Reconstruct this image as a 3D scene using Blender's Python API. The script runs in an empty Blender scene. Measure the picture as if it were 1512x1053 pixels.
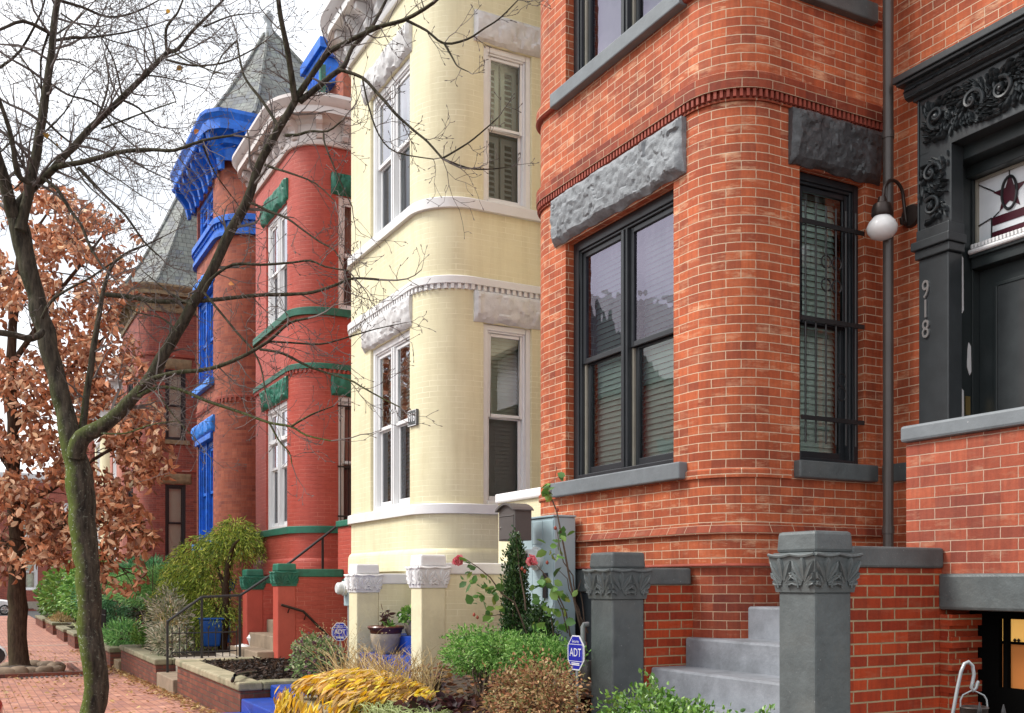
import bpy, bmesh, math, random
import numpy as np
from mathutils import Vector, noise
random.seed(11)
RNG = np.random.default_rng(5)
R = math.radians
sc = bpy.context.scene
COL = sc.collection
# ------------------------------------------------------------------ camera model (metres, street runs along X, houses on +Y)
PHI = R(28.1); FPX = 1500.0; CX = 756.0; HV = 860.0; EYE = 1.65
CP, SP = math.cos(PHI), math.sin(PHI)
def at(u, v, Y=None, X=None, D=None):
    a = (u - CX) / FPX
    dx = -CP + a * SP; dy = SP + a * CP
    t = D if D is not None else (Y / dy if Y is not None else X / dx)
    return Vector((dx * t, dy * t, EYE + (HV - v) / FPX * t))
def gz(x):
    return 0.0 if x > -13 else 0.0176 * (max(x, -25.0) + 13)

# ------------------------------------------------------------------ object helpers
def thing(name, label, cat, loc=(0, 0, 0), group=None):
    o = bpy.data.objects.new(name, None); COL.objects.link(o)
    o.empty_display_size = 0.2
    o.location = loc; o['label'] = label; o['category'] = cat
    if group: o['group'] = group
    return o
def base_of(p):
    v = Vector((0, 0, 0))
    while p is not None:
        v += Vector(p.location); p = p.parent
    return v
class MB:
    def __init__(s):
        s.v = []; s.f = []; s.uv = []
    def face(s, pts, uv=None):
        n = len(s.v); s.v.extend(tuple(p) for p in pts)
        s.f.append(tuple(range(n, n + len(pts)))); s.uv.append(uv)
    def mesh(s, vs, fs):
        n = len(s.v); s.v.extend(tuple(p) for p in vs)
        for f in fs: s.f.append(tuple(i + n for i in f)); s.uv.append(None)
    def hexa(s, c):   # 8 corners: bottom 0-3 ccw, top 4-7
        s.mesh(c, [(3, 2, 1, 0), (4, 5, 6, 7), (0, 1, 5, 4), (1, 2, 6, 5), (2, 3, 7, 6), (3, 0, 4, 7)])
    def box(s, x0, x1, y0, y1, z0, z1):
        s.hexa([(x0, y0, z0), (x1, y0, z0), (x1, y1, z0), (x0, y1, z0), (x0, y0, z1), (x1, y0, z1), (x1, y1, z1), (x0, y1, z1)])
    def taper(s, cx, cy, w0, d0, z0, w1, d1, z1):
        s.hexa([(cx - w0, cy - d0, z0), (cx + w0, cy - d0, z0), (cx + w0, cy + d0, z0), (cx - w0, cy + d0, z0),
                (cx - w1, cy - d1, z1), (cx + w1, cy - d1, z1), (cx + w1, cy + d1, z1), (cx - w1, cy + d1, z1)])
    def fbox(s, F, s0, s1, n0, n1, z0, z1):  # box in a wall frame
        P = F.P
        s.hexa([P(s0, n1, z0), P(s1, n1, z0), P(s1, n0, z0), P(s0, n0, z0), P(s0, n1, z1), P(s1, n1, z1), P(s1, n0, z1), P(s0, n0, z1)])
    def tube(s, pts, rad, n=6, cap=True):
        pts = [Vector(p) for p in pts]; m = len(pts)
        if m < 2: return
        if not hasattr(rad, '__len__'): rad = [rad] * m
        t0 = (pts[1] - pts[0]).normalized()
        u = t0.orthogonal().normalized()
        base = len(s.v)
        for i in range(m):
            if i == 0: t = t0
            elif i == m - 1: t = (pts[i] - pts[i - 1])
            else: t = (pts[i + 1] - pts[i - 1])
            t = t.normalized() if t.length > 1e-9 else t0
            u = u - t * u.dot(t)
            u = u.normalized() if u.length > 1e-6 else t.orthogonal().normalized()
            w = t.cross(u); r = rad[i]
            for k in range(n):
                a = 2 * math.pi * k / n
                s.v.append(tuple(pts[i] + u * (math.cos(a) * r) + w * (math.sin(a) * r)))
        for i in range(m - 1):
            for k in range(n):
                a = base + i * n + k; b = base + i * n + (k + 1) % n
                s.f.append((a, b, b + n, a + n)); s.uv.append(None)
        if cap:
            s.f.append(tuple(base + k for k in reversed(range(n)))); s.uv.append(None)
            s.f.append(tuple(base + (m - 1) * n + k for k in range(n))); s.uv.append(None)
    def lathe(s, prof, c, n=20, sx=1.0, sy=1.0):
        base = len(s.v); m = len(prof)
        for (r, z) in prof:
            for k in range(n):
                a = 2 * math.pi * k / n
                s.v.append((c[0] + math.cos(a) * r * sx, c[1] + math.sin(a) * r * sy, c[2] + z))
        for i in range(m - 1):
            for k in range(n):
                a = base + i * n + k; b = base + i * n + (k + 1) % n
                s.f.append((a, b, b + n, a + n)); s.uv.append(None)
        s.f.append(tuple(base + k for k in reversed(range(n)))); s.uv.append(None)
        s.f.append(tuple(base + (m - 1) * n + k for k in range(n))); s.uv.append(None)
    def prism(s, poly, fn, d0, d1):  # poly of (a,b); fn(a,b,d) -> point
        n = len(poly)
        vs = [fn(a, b, d0) for a, b in poly] + [fn(a, b, d1) for a, b in poly]
        fs = [tuple(range(n)), tuple(reversed(range(n, 2 * n)))] + [(i, i + n, (i + 1) % n + n, (i + 1) % n) for i in range(n)]
        s.mesh(vs, fs)
    def build(s, name, mat, parent=None, smooth=None, bevel=0, weld=True, kind=None):
        me = bpy.data.meshes.new(name)
        off = base_of(parent)
        V = np.array(s.v, dtype=float).reshape(-1, 3)
        fs = s.f
        me.from_pydata((V - np.array(off)).tolist(), [], fs)
        uvl = me.uv_layers.new(name='UVMap')
        data = np.zeros((len(me.loops), 2))
        li = 0
        for f, uv in zip(fs, s.uv):
            k = len(f)
            if uv is not None: data[li:li + k] = uv
            else:
                P = V[list(f)]
                nrm = np.cross(P[1] - P[0], P[2] - P[0])
                if k > 3: nrm = nrm + np.cross(P[2] - P[0], P[3] - P[0])
                nn = np.abs(nrm) / (np.linalg.norm(nrm) + 1e-12)
                if nn[2] > 0.72: data[li:li + k] = P[:, [0, 1]]
                elif nn[0] > nn[1]: data[li:li + k] = P[:, [1, 2]]
                else: data[li:li + k] = P[:, [0, 2]]
            li += k
        uvl.data.foreach_set('uv', data.ravel())
        if smooth is not None or weld:
            bm = bmesh.new(); bm.from_mesh(me)
            bmesh.ops.remove_doubles(bm, verts=bm.verts, dist=2e-5)
            bm.to_mesh(me); bm.free()
        if smooth is not None:
            me.shade_smooth(); me.set_sharp_from_angle(angle=R(smooth))
        me.materials.append(mat)
        o = bpy.data.objects.new(name, me); COL.objects.link(o)
        if parent is not None: o.parent = parent
        if bevel:
            b = o.modifiers.new('bevel', 'BEVEL'); b.width = bevel; b.segments = 2; b.limit_method = 'ANGLE'; b.angle_limit = R(40)
            b.harden_normals = False
        if kind: o['kind'] = kind
        return o

class Frame:   # straight wall frame: s along, n outward
    def __init__(s, o, t, s0=0.0):
        s.o = Vector((o[0], o[1], 0)); s.t = Vector((t[0], t[1], 0)).normalized(); s.n = Vector((s.t.y, -s.t.x, 0)); s.s0 = s0
    def P(s, a, n, z):
        p = s.o + s.t * (a - s.s0) + s.n * n
        return (p.x, p.y, z)
class Path:
    def __init__(p, pts):
        p.pts = [Vector((a, b, 0)) for a, b in pts]
        p.s = [0.0]
        for i in range(1, len(pts)): p.s.append(p.s[-1] + (p.pts[i] - p.pts[i - 1]).length)
        p.L = p.s[-1]
        nr = []
        segn = []
        for i in range(len(pts) - 1):
            t = (p.pts[i + 1] - p.pts[i]).normalized(); segn.append(Vector((t.y, -t.x, 0)))
        for i in range(len(pts)):
            if i == 0: n = segn[0].copy()
            elif i == len(pts) - 1: n = segn[-1].copy()
            else:
                n = (segn[i - 1] + segn[i]).normalized(); n = n / max(0.3, n.dot(segn[i]))
            nr.append(n)
        p.nr = nr; p.segn = segn
    def slice(p, a, b):
        out = []
        def interp(x):
            for i in range(len(p.s) - 1):
                if p.s[i] - 1e-9 <= x <= p.s[i + 1] + 1e-9:
                    w = (x - p.s[i]) / (p.s[i + 1] - p.s[i])
                    if w < 1e-6: return p.pts[i], p.nr[i]
                    if w > 1 - 1e-6: return p.pts[i + 1], p.nr[i + 1]
                    return p.pts[i].lerp(p.pts[i + 1], w), p.segn[i]
            return p.pts[-1], p.nr[-1]
        out.append((a,) + interp(a))
        for i, x in enumerate(p.s):
            if a + 1e-6 < x < b - 1e-6: out.append((x, p.pts[i], p.nr[i]))
        out.append((b,) + interp(b))
        return out
    def frame(p, s):
        for i in range(len(p.s) - 1):
            if p.s[i] <= s <= p.s[i + 1]:
                t = (p.pts[i + 1] - p.pts[i]).normalized()
                return Frame(p.pts[i], t, p.s[i])
    def near(p, x=None, y=None, lo=0, hi=1e9):
        """arc length where the path crosses x (or y) between lo and hi"""
        for i in range(len(p.s) - 1):
            if p.s[i + 1] < lo or p.s[i] > hi: continue
            a, b = p.pts[i], p.pts[i + 1]
            q0, q1, q = (a.x, b.x, x) if x is not None else (a.y, b.y, y)
            if abs(q1 - q0) > 1e-9 and min(q0, q1) - 1e-9 <= q <= max(q0, q1) + 1e-9:
                return p.s[i] + (q - q0) / (q1 - q0) * (p.s[i + 1] - p.s[i])
        raise ValueError('near')
def wall(mb, path, z0, z1, holes=(), reveal=0.12, s0=None, s1=None, n=0.0):
    s0 = 0 if s0 is None else s0; s1 = path.L if s1 is None else s1
    S = {round(s0, 5), round(s1, 5)}; Z = {z0, z1}
    for x in path.s:
        if s0 < x < s1: S.add(round(x, 5))
    for h in holes:
        for x in h[:2]:
            if s0 < x < s1: S.add(round(x, 5))
        for z in h[2:4]:
            if z0 < z < z1: Z.add(z)
    S = sorted(S); Z = sorted(Z)
    pos = {}
    for a, b in zip(S, S[1:]):
        sl = path.slice(a, b)
        pos[a] = sl[0]; pos[b] = sl[-1]
    for a, b in zip(S, S[1:]):
        sl = path.slice(a, b); A, B = sl[0], sl[-1]
        nA = path.segn[0]; 
        pA = A[1] + A[2] * n; pB = B[1] + B[2] * n
        for c, d in zip(Z, Z[1:]):
            if any(h[0] - 1e-4 <= a and b <= h[1] + 1e-4 and h[2] - 1e-6 <= c and d <= h[3] + 1e-6 for h in holes): continue
            mb.face([(pA.x, pA.y, c), (pB.x, pB.y, c), (pB.x, pB.y, d), (pA.x, pA.y, d)], [(a, c), (b, c), (b, d), (a, d)])
    for h in holes:
        if h[0] < s0 - 1e-4 or h[1] > s1 + 1e-4: continue
        F = path.frame((h[0] + h[1]) / 2); a, b, c, d = h[:4]; c = max(c, z0); d = min(d, z1)
        if d <= c: continue
        P = F.P; r = reveal
        mb.face([P(a, n, c), P(a, n, d), P(a, n-r, d), P(a, n-r, c)], [(a, c), (a, d), (a + r, d), (a + r, c)])
        mb.face([P(b, n-r, c), P(b, n-r, d), P(b, n, d), P(b, n, c)], [(b + r, c), (b + r, d), (b, d), (b, c)])
        mb.face([P(a, n, d), P(b, n, d), P(b, n-r, d), P(a, n-r, d)], [(a, d), (b, d), (b, d + r), (a, d + r)])
        mb.face([P(a, n-r, c), P(b, n-r, c), P(b, n, c), P(a, n, c)], [(a, c - r), (b, c - r), (b, c), (a, c)])
def sweep(mb, path, prof, s0=None, s1=None, cap=True):
    """loft a closed (n,z) profile along the path"""
    s0 = 0 if s0 is None else s0; s1 = path.L if s1 is None else s1
    sl = path.slice(s0, s1); m = len(prof)
    ring = []
    for (x, p, n) in sl:
        ring.append([(p.x + n.x * a, p.y + n.y * a, z) for a, z in prof])
    cum = [0]
    for i in range(m): cum.append(cum[-1] + math.dist(prof[i], prof[(i + 1) % m]))
    for i in range(len(sl) - 1):
        a, b = sl[i][0], sl[i + 1][0]
        for k in range(m):
            j = (k + 1) % m
            mb.face([ring[i][k], ring[i + 1][k], ring[i + 1][j], ring[i][j]], [(a, cum[k]), (b, cum[k]), (b, cum[k + 1]), (a, cum[k + 1])])
    if cap:
        mb.face(list(reversed(ring[0]))); mb.face(ring[-1])
def dentils(mb, path, s0, s1, z0, z1, n0, n1, w, gap):
    """one continuous toothed strip"""
    k = int((s1 - s0) / (w + gap)); step = (s1 - s0) / max(k, 1); lo = .003; prev = None
    for i in range(k):
        a = s0 + i * step; sl = path.slice(a, a + w)
        A, B = sl[0], sl[-1]
        nA = ((A[2] + B[2]) / 2); nA = nA.normalized()
        def q(p, n): return (p.x + nA.x * n, p.y + nA.y * n)
        pts = [q(A[1], lo), q(A[1], n1), q(B[1], n1), q(B[1], lo)]
        if prev is not None: pts = [prev] + pts
        for p_, r_ in zip(pts, pts[1:]): mb.face([(*p_, z0), (*r_, z0), (*r_, z1), (*p_, z1)])
        t = pts[-4:]
        mb.face([(*t[3], z0), (*t[2], z0), (*t[1], z0), (*t[0], z0)]); mb.face([(*t[0], z1), (*t[1], z1), (*t[2], z1), (*t[3], z1)])
        prev = pts[-1]
def rock(mb, F, s0, s1, z0, z1, proj=0.09, amp=0.035, seed=0, step=0.03):
    nx = max(4, int((s1 - s0) / step)); nz = max(4, int((z1 - z0) / step))
    V = []
    for j in range(nz + 1):
        for i in range(nx + 1):
            a = i / nx; b = j / nz
            s_ = s0 + a * (s1 - s0); z_ = z0 + b * (z1 - z0)
            q = Vector((s_ + seed * 7.1, z_, seed * 3.3))
            # chiselled facets: plateaus of a coarse cell pattern, broken edges and fine tooling
            vd, vp = noise.voronoi(q * 7.0 + Vector((noise.noise(q * 9) * .5, noise.noise(q * 9 + Vector((3, 0, 0))) * .5, 0)))
            fac = noise.cell(vp[0] * 3.7) 
            tilt = (q * 7.0 - vp[0]).dot(Vector((noise.cell(vp[0] * 5.1 + Vector((1, 2, 3))), noise.cell(vp[0] * 4.3 + Vector((7, 2, 1))), 0)))
            h = noise.noise(q * 2.6) * 0.8 + (fac - .5) * .26 + max(-.5, min(.5, tilt)) * .34 + noise.noise(q * 22) * 0.22 + abs(noise.noise(q * 13)) * 0.35 + noise.noise(q * 50) * .10
            edge = min(a * (s1 - s0), (1 - a) * (s1 - s0), b * (z1 - z0), (1 - b) * (z1 - z0))
            w = min(1.0, (edge / 0.045)) ** .7
            n = proj * (0.5 + 0.5 * w) + amp * h * w - (0.035 * (1 - b) ** 3)
            zz = z_
            if i in (0, nx): s_ += (.014 * noise.noise(Vector((z_ * 9, seed, 2))) + .006 * noise.noise(Vector((z_ * 30, seed, 5)))) * (1 if i else -1)
            if j == nz: zz -= abs(.010 * noise.noise(Vector((s_ * 9, seed, 2))))
            if 0 < j < nz: zz += 0.006 * noise.noise(q * 8 + Vector((9, 1, 1)))
            if j == 0: zz += 0.034 * noise.noise(Vector((s_ * 5 + seed, 3, 1))) + 0.008 * noise.noise(Vector((s_ * 25 + seed, 3, 1)))
            V.append(F.P(s_, n, zz))
    fs = []
    for j in range(nz):
        for i in range(nx):
            a = j * (nx + 1) + i; fs.append((a, a + 1, a + nx + 2, a + nx + 1))
    base = len(V)
    border = [i for i in range(nx + 1)] + [(j + 1) * (nx + 1) - 1 for j in range(1, nz + 1)] + [nz * (nx + 1) + i for i in reversed(range(nx))] + [j * (nx + 1) for j in reversed(range(1, nz))]
    for b in border:
        i = b % (nx + 1); j = b // (nx + 1)
        V.append(F.P(s0 + i / nx * (s1 - s0), -0.03, z0 + j / nz * (z1 - z0)))
    m = len(border)
    for k in range(m):
        fs.append((border[k], base + k, base + (k + 1) % m, border[(k + 1) % m]))
    mb.mesh(V, fs)
def text_faces(body, size):
    cu = bpy.data.curves.new('lettering', 'FONT'); cu.body = body; cu.size = size; cu.align_x = 'CENTER'; cu.align_y = 'CENTER'
    cu.resolution_u = 3
    o = bpy.data.objects.new('lettering', cu); COL.objects.link(o)
    dg = bpy.context.evaluated_depsgraph_get(); dg.update()
    me = o.evaluated_get(dg).to_mesh()
    V = [tuple(v.co) for v in me.vertices]; Fc = [tuple(p.vertices) for p in me.polygons]
    o.evaluated_get(dg).to_mesh_clear(); bpy.data.objects.remove(o); bpy.data.curves.remove(cu)
    return V, Fc
def text_on(mb, body, size, fn, d=0.0, thick=0.0, sx=1.0):
    """fn(a,b,n) maps text plane to world"""
    V, Fc = text_faces(body, size)
    mb.mesh([fn(v[0] * sx, v[1], d + thick) for v in V], Fc)
    if thick:
        from collections import Counter
        cnt = Counter()
        for f in Fc:
            for i in range(len(f)):
                cnt[(f[i], f[(i + 1) % len(f)])] += 1
        for (a, b) in list(cnt):
            if (b, a) not in cnt:
                mb.face([fn(V[a][0] * sx, V[a][1], d + thick), fn(V[a][0] * sx, V[a][1], d), fn(V[b][0] * sx, V[b][1], d), fn(V[b][0] * sx, V[b][1], d + thick)])
# ------------------------------------------------------------------ materials
def nm(name):
    m = bpy.data.materials.new(name); m.use_nodes = True; nt = m.node_tree; nt.nodes.clear()
    out = nt.nodes.new('ShaderNodeOutputMaterial'); b = nt.nodes.new('ShaderNodeBsdfPrincipled')
    nt.links.new(b.outputs[0], out.inputs[0])
    return m, nt, b
def nd(nt, t, **kw):
    n = nt.nodes.new(t)
    for k, v in kw.items():
        if k.startswith('i_'): n.inputs[k[2:].replace('_', ' ')].default_value = v
        else: setattr(n, k, v)
    return n
def L(nt, a, b): nt.links.new(a, b)
def c4(c): return (c[0], c[1], c[2], 1)
def ramp(nt, src, p0, p1, c0=(0, 0, 0, 1), c1=(1, 1, 1, 1)):
    r = nd(nt, 'ShaderNodeValToRGB'); r.color_ramp.elements[0].position = p0; r.color_ramp.elements[1].position = p1
    r.color_ramp.elements[0].color = c0; r.color_ramp.elements[1].color = c1
    L(nt, src, r.inputs[0]); return r.outputs[0]
def mix(nt, fac, a, b, mode='MIX'):
    m = nd(nt, 'ShaderNodeMix', data_type='RGBA', blend_type=mode)
    if hasattr(fac, 'is_output'): L(nt, fac, m.inputs[0])
    else: m.inputs[0].default_value = fac
    for k, v in ((6, a), (7, b)):
        if hasattr(v, 'is_output'): L(nt, v, m.inputs[k])
        else: m.inputs[k].default_value = c4(v)
    return m.outputs[2]
def nz(nt, coord, scale, detail=4, rough=0.55, dist=0.0):
    n = nd(nt, 'ShaderNodeTexNoise'); n.inputs['Scale'].default_value = scale; n.inputs['Detail'].default_value = detail
    n.inputs['Roughness'].default_value = rough; n.inputs['Distortion'].default_value = dist
    L(nt, coord, n.inputs['Vector']); return n.outputs[0]
def bump(nt, b, h, strength, dist=0.01):
    n = nd(nt, 'ShaderNodeBump'); n.inputs['Strength'].default_value = strength; n.inputs['Distance'].default_value = dist
    L(nt, h, n.inputs['Height']); L(nt, n.outputs[0], b.inputs['Normal'])
def mrange(nt, src, a, b, c=0.0, d=1.0):
    n = nd(nt, 'ShaderNodeMapRange'); L(nt, src, n.inputs[0])
    for i_, v_ in zip((1, 2, 3, 4), (a, b, c, d)): n.inputs[i_].default_value = v_
    return n.outputs[0]
def mth(nt, op, a, b=None, c=None):
    n = nd(nt, 'ShaderNodeMath', operation=op)
    for i_, v_ in enumerate((a, b, c)):
        if v_ is None: continue
        if hasattr(v_, 'is_output'): L(nt, v_, n.inputs[i_])
        else: n.inputs[i_].default_value = v_
    return n.outputs[0]
def brick(name, cA, cB, mortar, stain=(0.6, 0.4, 0.26), st_amt=0.35, w=0.236, h=0.0711, msize=0.0034, rough=0.75, bstr=0.6, soot=0.35, painted=False, vshift=0.0):
    m, nt, b = nm(name)
    tc = nd(nt, 'ShaderNodeTexCoord'); uv = tc.outputs['UV']; ob = tc.outputs['Object']
    # slight wobble so courses are not ruler straight
    wob = nd(nt, 'ShaderNodeTexNoise'); wob.inputs['Scale'].default_value = 3.0; L(nt, uv, wob.inputs['Vector'])
    vm = nd(nt, 'ShaderNodeVectorMath', operation='MULTIPLY_ADD'); L(nt, wob.outputs['Color'], vm.inputs[0])
    vm.inputs[1].default_value = (0.012, 0.007, 0); L(nt, uv, vm.inputs[2])
    wob2 = nd(nt, 'ShaderNodeTexNoise'); wob2.inputs['Scale'].default_value = 28.0; L(nt, uv, wob2.inputs['Vector'])
    vm2 = nd(nt, 'ShaderNodeVectorMath', operation='MULTIPLY_ADD'); L(nt, wob2.outputs['Color'], vm2.inputs[0])
    vm2.inputs[1].default_value = (0.006, 0.0035, 0); L(nt, vm.outputs[0], vm2.inputs[2])
    br = nd(nt, 'ShaderNodeTexBrick'); L(nt, vm2.outputs[0], br.inputs['Vector'])
    br.inputs['Color1'].default_value = c4(cA); br.inputs['Color2'].default_value = c4(cB); br.inputs['Mortar'].default_value = c4(mortar)
    br.inputs['Scale'].default_value = 1; br.inputs['Brick Width'].default_value = w; br.inputs['Row Height'].default_value = h
    br.inputs['Mortar Size'].default_value = msize; br.inputs['Mortar Smooth'].default_value = 0.25; br.inputs['Bias'].default_value = -0.1
    col = br.outputs['Color']
    big = nz(nt, uv, 0.9, 3, 0.6)
    fine = nz(nt, uv, 38, 2, 0.7)
    st = nd(nt, 'ShaderNodeMapping'); st.inputs['Scale'].default_value = (2.2, 9.0, 1); L(nt, uv, st.inputs[0])
    patch = nz(nt, st.outputs[0], 1.6, 4, 0.74)
    if not painted:
        # second per-brick tint so neighbouring bricks differ clearly
        sp = nd(nt, 'ShaderNodeSeparateXYZ'); L(nt, vm2.outputs[0], sp.inputs[0])
        row = mth(nt, 'FLOOR', mth(nt, 'DIVIDE', sp.outputs[1], h))
        odd = mth(nt, 'FLOORED_MODULO', row, 2.0)
        colx = mth(nt, 'FLOOR', mth(nt, 'ADD', mth(nt, 'DIVIDE', sp.outputs[0], w), mth(nt, 'MULTIPLY', odd, 0.5)))
        cb = nd(nt, 'ShaderNodeCombineXYZ'); L(nt, colx, cb.inputs[0]); L(nt, row, cb.inputs[1])
        wn = nd(nt, 'ShaderNodeTexWhiteNoise', noise_dimensions='2D'); L(nt, cb.outputs[0], wn.inputs['Vector'])
        wc = nd(nt, 'ShaderNodeSeparateColor'); L(nt, wn.outputs['Color'], wc.inputs[0])
        tint = nd(nt, 'ShaderNodeValToRGB'); L(nt, wc.outputs[0], tint.inputs[0])
        el = tint.color_ramp.elements; el[0].position = 0.0; el[0].color = (0.74, 0.78, 0.95, 1); el[1].position = 1.0; el[1].color = (1.16, 1.25, 1.25, 1)
        for p_, c_ in ((0.18, (0.90, 0.93, 1.02, 1)), (0.45, (1.0, 1.0, 1.0, 1)), (0.75, (1.06, 1.07, 1.03, 1))):
            e_ = el.new(p_); e_.color = c_
        col = mix(nt, 1.0, col, tint.outputs[0], 'MULTIPLY')
        # vertical streaks inside single bricks
        sm = nd(nt, 'ShaderNodeMapping'); sm.inputs['Scale'].default_value = (38, 5, 1); L(nt, uv, sm.inputs[0])
        col = mix(nt, 0.55, col, mix(nt, 1.0, col, ramp(nt, nz(nt, sm.outputs[0], 1.0, 2, 0.6), 0.3, 0.72, (0.72, 0.70, 0.72, 1), (1.2, 1.22, 1.2, 1)), 'MULTIPLY'))
        pf = mth(nt, 'MULTIPLY', ramp(nt, patch, 0.50, 0.72), mrange(nt, wc.outputs[1], 0.35, 1.0, 0.15, 1.4))
        mm = nd(nt, 'ShaderNodeMath', operation='MULTIPLY', use_clamp=True); L(nt, pf, mm.inputs[0]); mm.inputs[1].default_value = st_amt
        col = mix(nt, mm.outputs[0], col, stain)
        col = mix(nt, ramp(nt, fine, 0.35, 0.8), col, mix(nt, 0.6, col, (1.25, 1.2, 1.1), 'MULTIPLY'))
        dk = ramp(nt, big, 0.3, 0.62, (0.68, 0.62, 0.62, 1), (1.08, 1.08, 1.08, 1))
        col = mix(nt, soot, col, mix(nt, 1.0, col, dk, 'MULTIPLY'))
        sk = nd(nt, 'ShaderNodeMapping'); sk.inputs['Scale'].default_value = (5, 0.45, 1); L(nt, uv, sk.inputs[0])
        col = mix(nt, soot, col, mix(nt, 1.0, col, ramp(nt, nz(nt, sk.outputs[0], 1.0, 3, 0.65), 0.42, 0.70, (1.06, 1.06, 1.06, 1), (0.66, 0.62, 0.62, 1)), 'MULTIPLY'))
        msk = mth(nt, 'MULTIPLY', br.outputs['Fac'], mrange(nt, nz(nt, uv, 7, 2, 0.7), 0.28, 0.46, 0.6, 1.0))
        col = mix(nt, msk, col, mix(nt, ramp(nt, nz(nt, uv, 9, 3), 0.3, 0.7), mortar, tuple(x * 0.72 for x in mortar)))
    else:
        dk = ramp(nt, big, 0.3, 0.7, (0.88, 0.87, 0.85, 1), (1.05, 1.05, 1.05, 1))
        col = mix(nt, 1.0, mix(nt, ramp(nt, patch, 0.45, 0.75), cA, cB), dk, 'MULTIPLY')
        sk = nd(nt, 'ShaderNodeMapping'); sk.inputs['Scale'].default_value = (7, 0.55, 1); L(nt, uv, sk.inputs[0])
        col = mix(nt, 1.0, col, ramp(nt, nz(nt, sk.outputs[0], 1.0, 4, 0.65), 0.45, 0.78, (1, 1, 1, 1), (0.88, 0.86, 0.82, 1)), 'MULTIPLY')
        ms = ramp(nt, nz(nt, uv, 2.5, 4), 0.42, 0.62)
        mm = nd(nt, 'ShaderNodeMath', operation='MULTIPLY'); L(nt, br.outputs['Fac'], mm.inputs[0]); L(nt, ms, mm.inputs[1])
        col = mix(nt, mm.outputs[0], col, mortar)
    L(nt, col, b.inputs['Base Color'])
    b.inputs['Roughness'].default_value = rough
    b.inputs['Specular IOR Level'].default_value = 0.35
    hm = nd(nt, 'ShaderNodeMath', operation='MULTIPLY_ADD'); L(nt, br.outputs['Fac'], hm.inputs[0]); hm.inputs[1].default_value = -1.0
    f2 = nd(nt, 'ShaderNodeMath', operation='MULTIPLY'); L(nt, fine, f2.inputs[0]); f2.inputs[1].default_value = 0.45
    L(nt, f2.outputs[0], hm.inputs[2])
    bump(nt, b, hm.outputs[0], bstr, 0.006)
    return m
def paint(name, c, rough=0.5, var=0.12, bstr=0.25, scale=6, bscale=35, chips=None, chip_amt=0.0, metal=0.0, dirt=None):
    m, nt, b = nm(name)
    tc = nd(nt, 'ShaderNodeTexCoord'); ob = tc.outputs['Object']
    n1 = nz(nt, ob, scale, 5, 0.6)
    col = mix(nt, ramp(nt, n1, 0.3, 0.7), tuple(x * (1 - var) for x in c), tuple(min(1, x * (1 + var)) for x in c))
    if dirt is not None:
        col = mix(nt, ramp(nt, nz(nt, ob, 1.7, 6, 0.7), 0.5, 0.75), col, dirt)
    if chips is not None:
        col = mix(nt, ramp(nt, nz(nt, ob, 55, 3, 0.6), 0.70 - chip_amt, 0.74 - chip_amt), col, chips)
    L(nt, col, b.inputs['Base Color']); b.inputs['Roughness'].default_value = rough; b.inputs['Metallic'].default_value = metal
    n2 = nz(nt, ob, bscale, 5, 0.65)
    bump(nt, b, n2, bstr, 0.006)
    return m
def attr_leaf(name, rough=0.5, trans=0.25, spec=0.4):
    m, nt, b = nm(name)
    a = nd(nt, 'ShaderNodeAttribute', attribute_name='Col')
    L(nt, a.outputs['Color'], b.inputs['Base Color']); b.inputs['Roughness'].default_value = rough
    b.inputs['Specular IOR Level'].default_value = spec
    tr = nd(nt, 'ShaderNodeBsdfTranslucent'); L(nt, a.outputs['Color'], tr.inputs[0])
    ms = nd(nt, 'ShaderNodeMixShader'); ms.inputs[0].default_value = trans
    out = [n for n in nt.nodes if n.type == 'OUTPUT_MATERIAL'][0]
    L(nt, b.outputs[0], ms.inputs[1]); L(nt, tr.outputs[0], ms.inputs[2]); L(nt, ms.outputs[0], out.inputs[0])
    return m
def glass(name, tint=(0.8, 0.9, 0.86), boost=1.5, base=0.05, refl=(0.95, 0.94, 1.0), wav=0.05):
    m, nt, b = nm(name); nt.nodes.remove(b)
    out = [n for n in nt.nodes if n.type == 'OUTPUT_MATERIAL'][0]
    t = nd(nt, 'ShaderNodeBsdfTransparent'); t.inputs[0].default_value = c4(tint)
    g = nd(nt, 'ShaderNodeBsdfGlossy'); g.inputs[0].default_value = c4(refl); g.inputs['Roughness'].default_value = 0.015
    fr = nd(nt, 'ShaderNodeFresnel'); fr.inputs[0].default_value = 1.5
    mm = nd(nt, 'ShaderNodeMath', operation='MULTIPLY_ADD', use_clamp=True); L(nt, fr.outputs[0], mm.inputs[0]); mm.inputs[1].default_value = boost; mm.inputs[2].default_value = base
    ms = nd(nt, 'ShaderNodeMixShader'); L(nt, mm.outputs[0], ms.inputs[0]); L(nt, t.outputs[0], ms.inputs[1]); L(nt, g.outputs[0], ms.inputs[2])
    L(nt, ms.outputs[0], out.inputs[0])
    tc = nd(nt, 'ShaderNodeTexCoord')
    bp = nd(nt, 'ShaderNodeBump'); bp.inputs['Strength'].default_value = wav; bp.inputs['Distance'].default_value = 0.02
    L(nt, nz(nt, tc.outputs['Object'], 3.5, 2), bp.inputs['Height']); L(nt, bp.outputs[0], g.inputs['Normal'])
    return m
def emit(name, c, s):
    m, nt, b = nm(name); b.inputs['Base Color'].default_value = c4(c)
    b.inputs['Emission Color'].default_value = c4(c); b.inputs['Emission Strength'].default_value = s; return m

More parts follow.
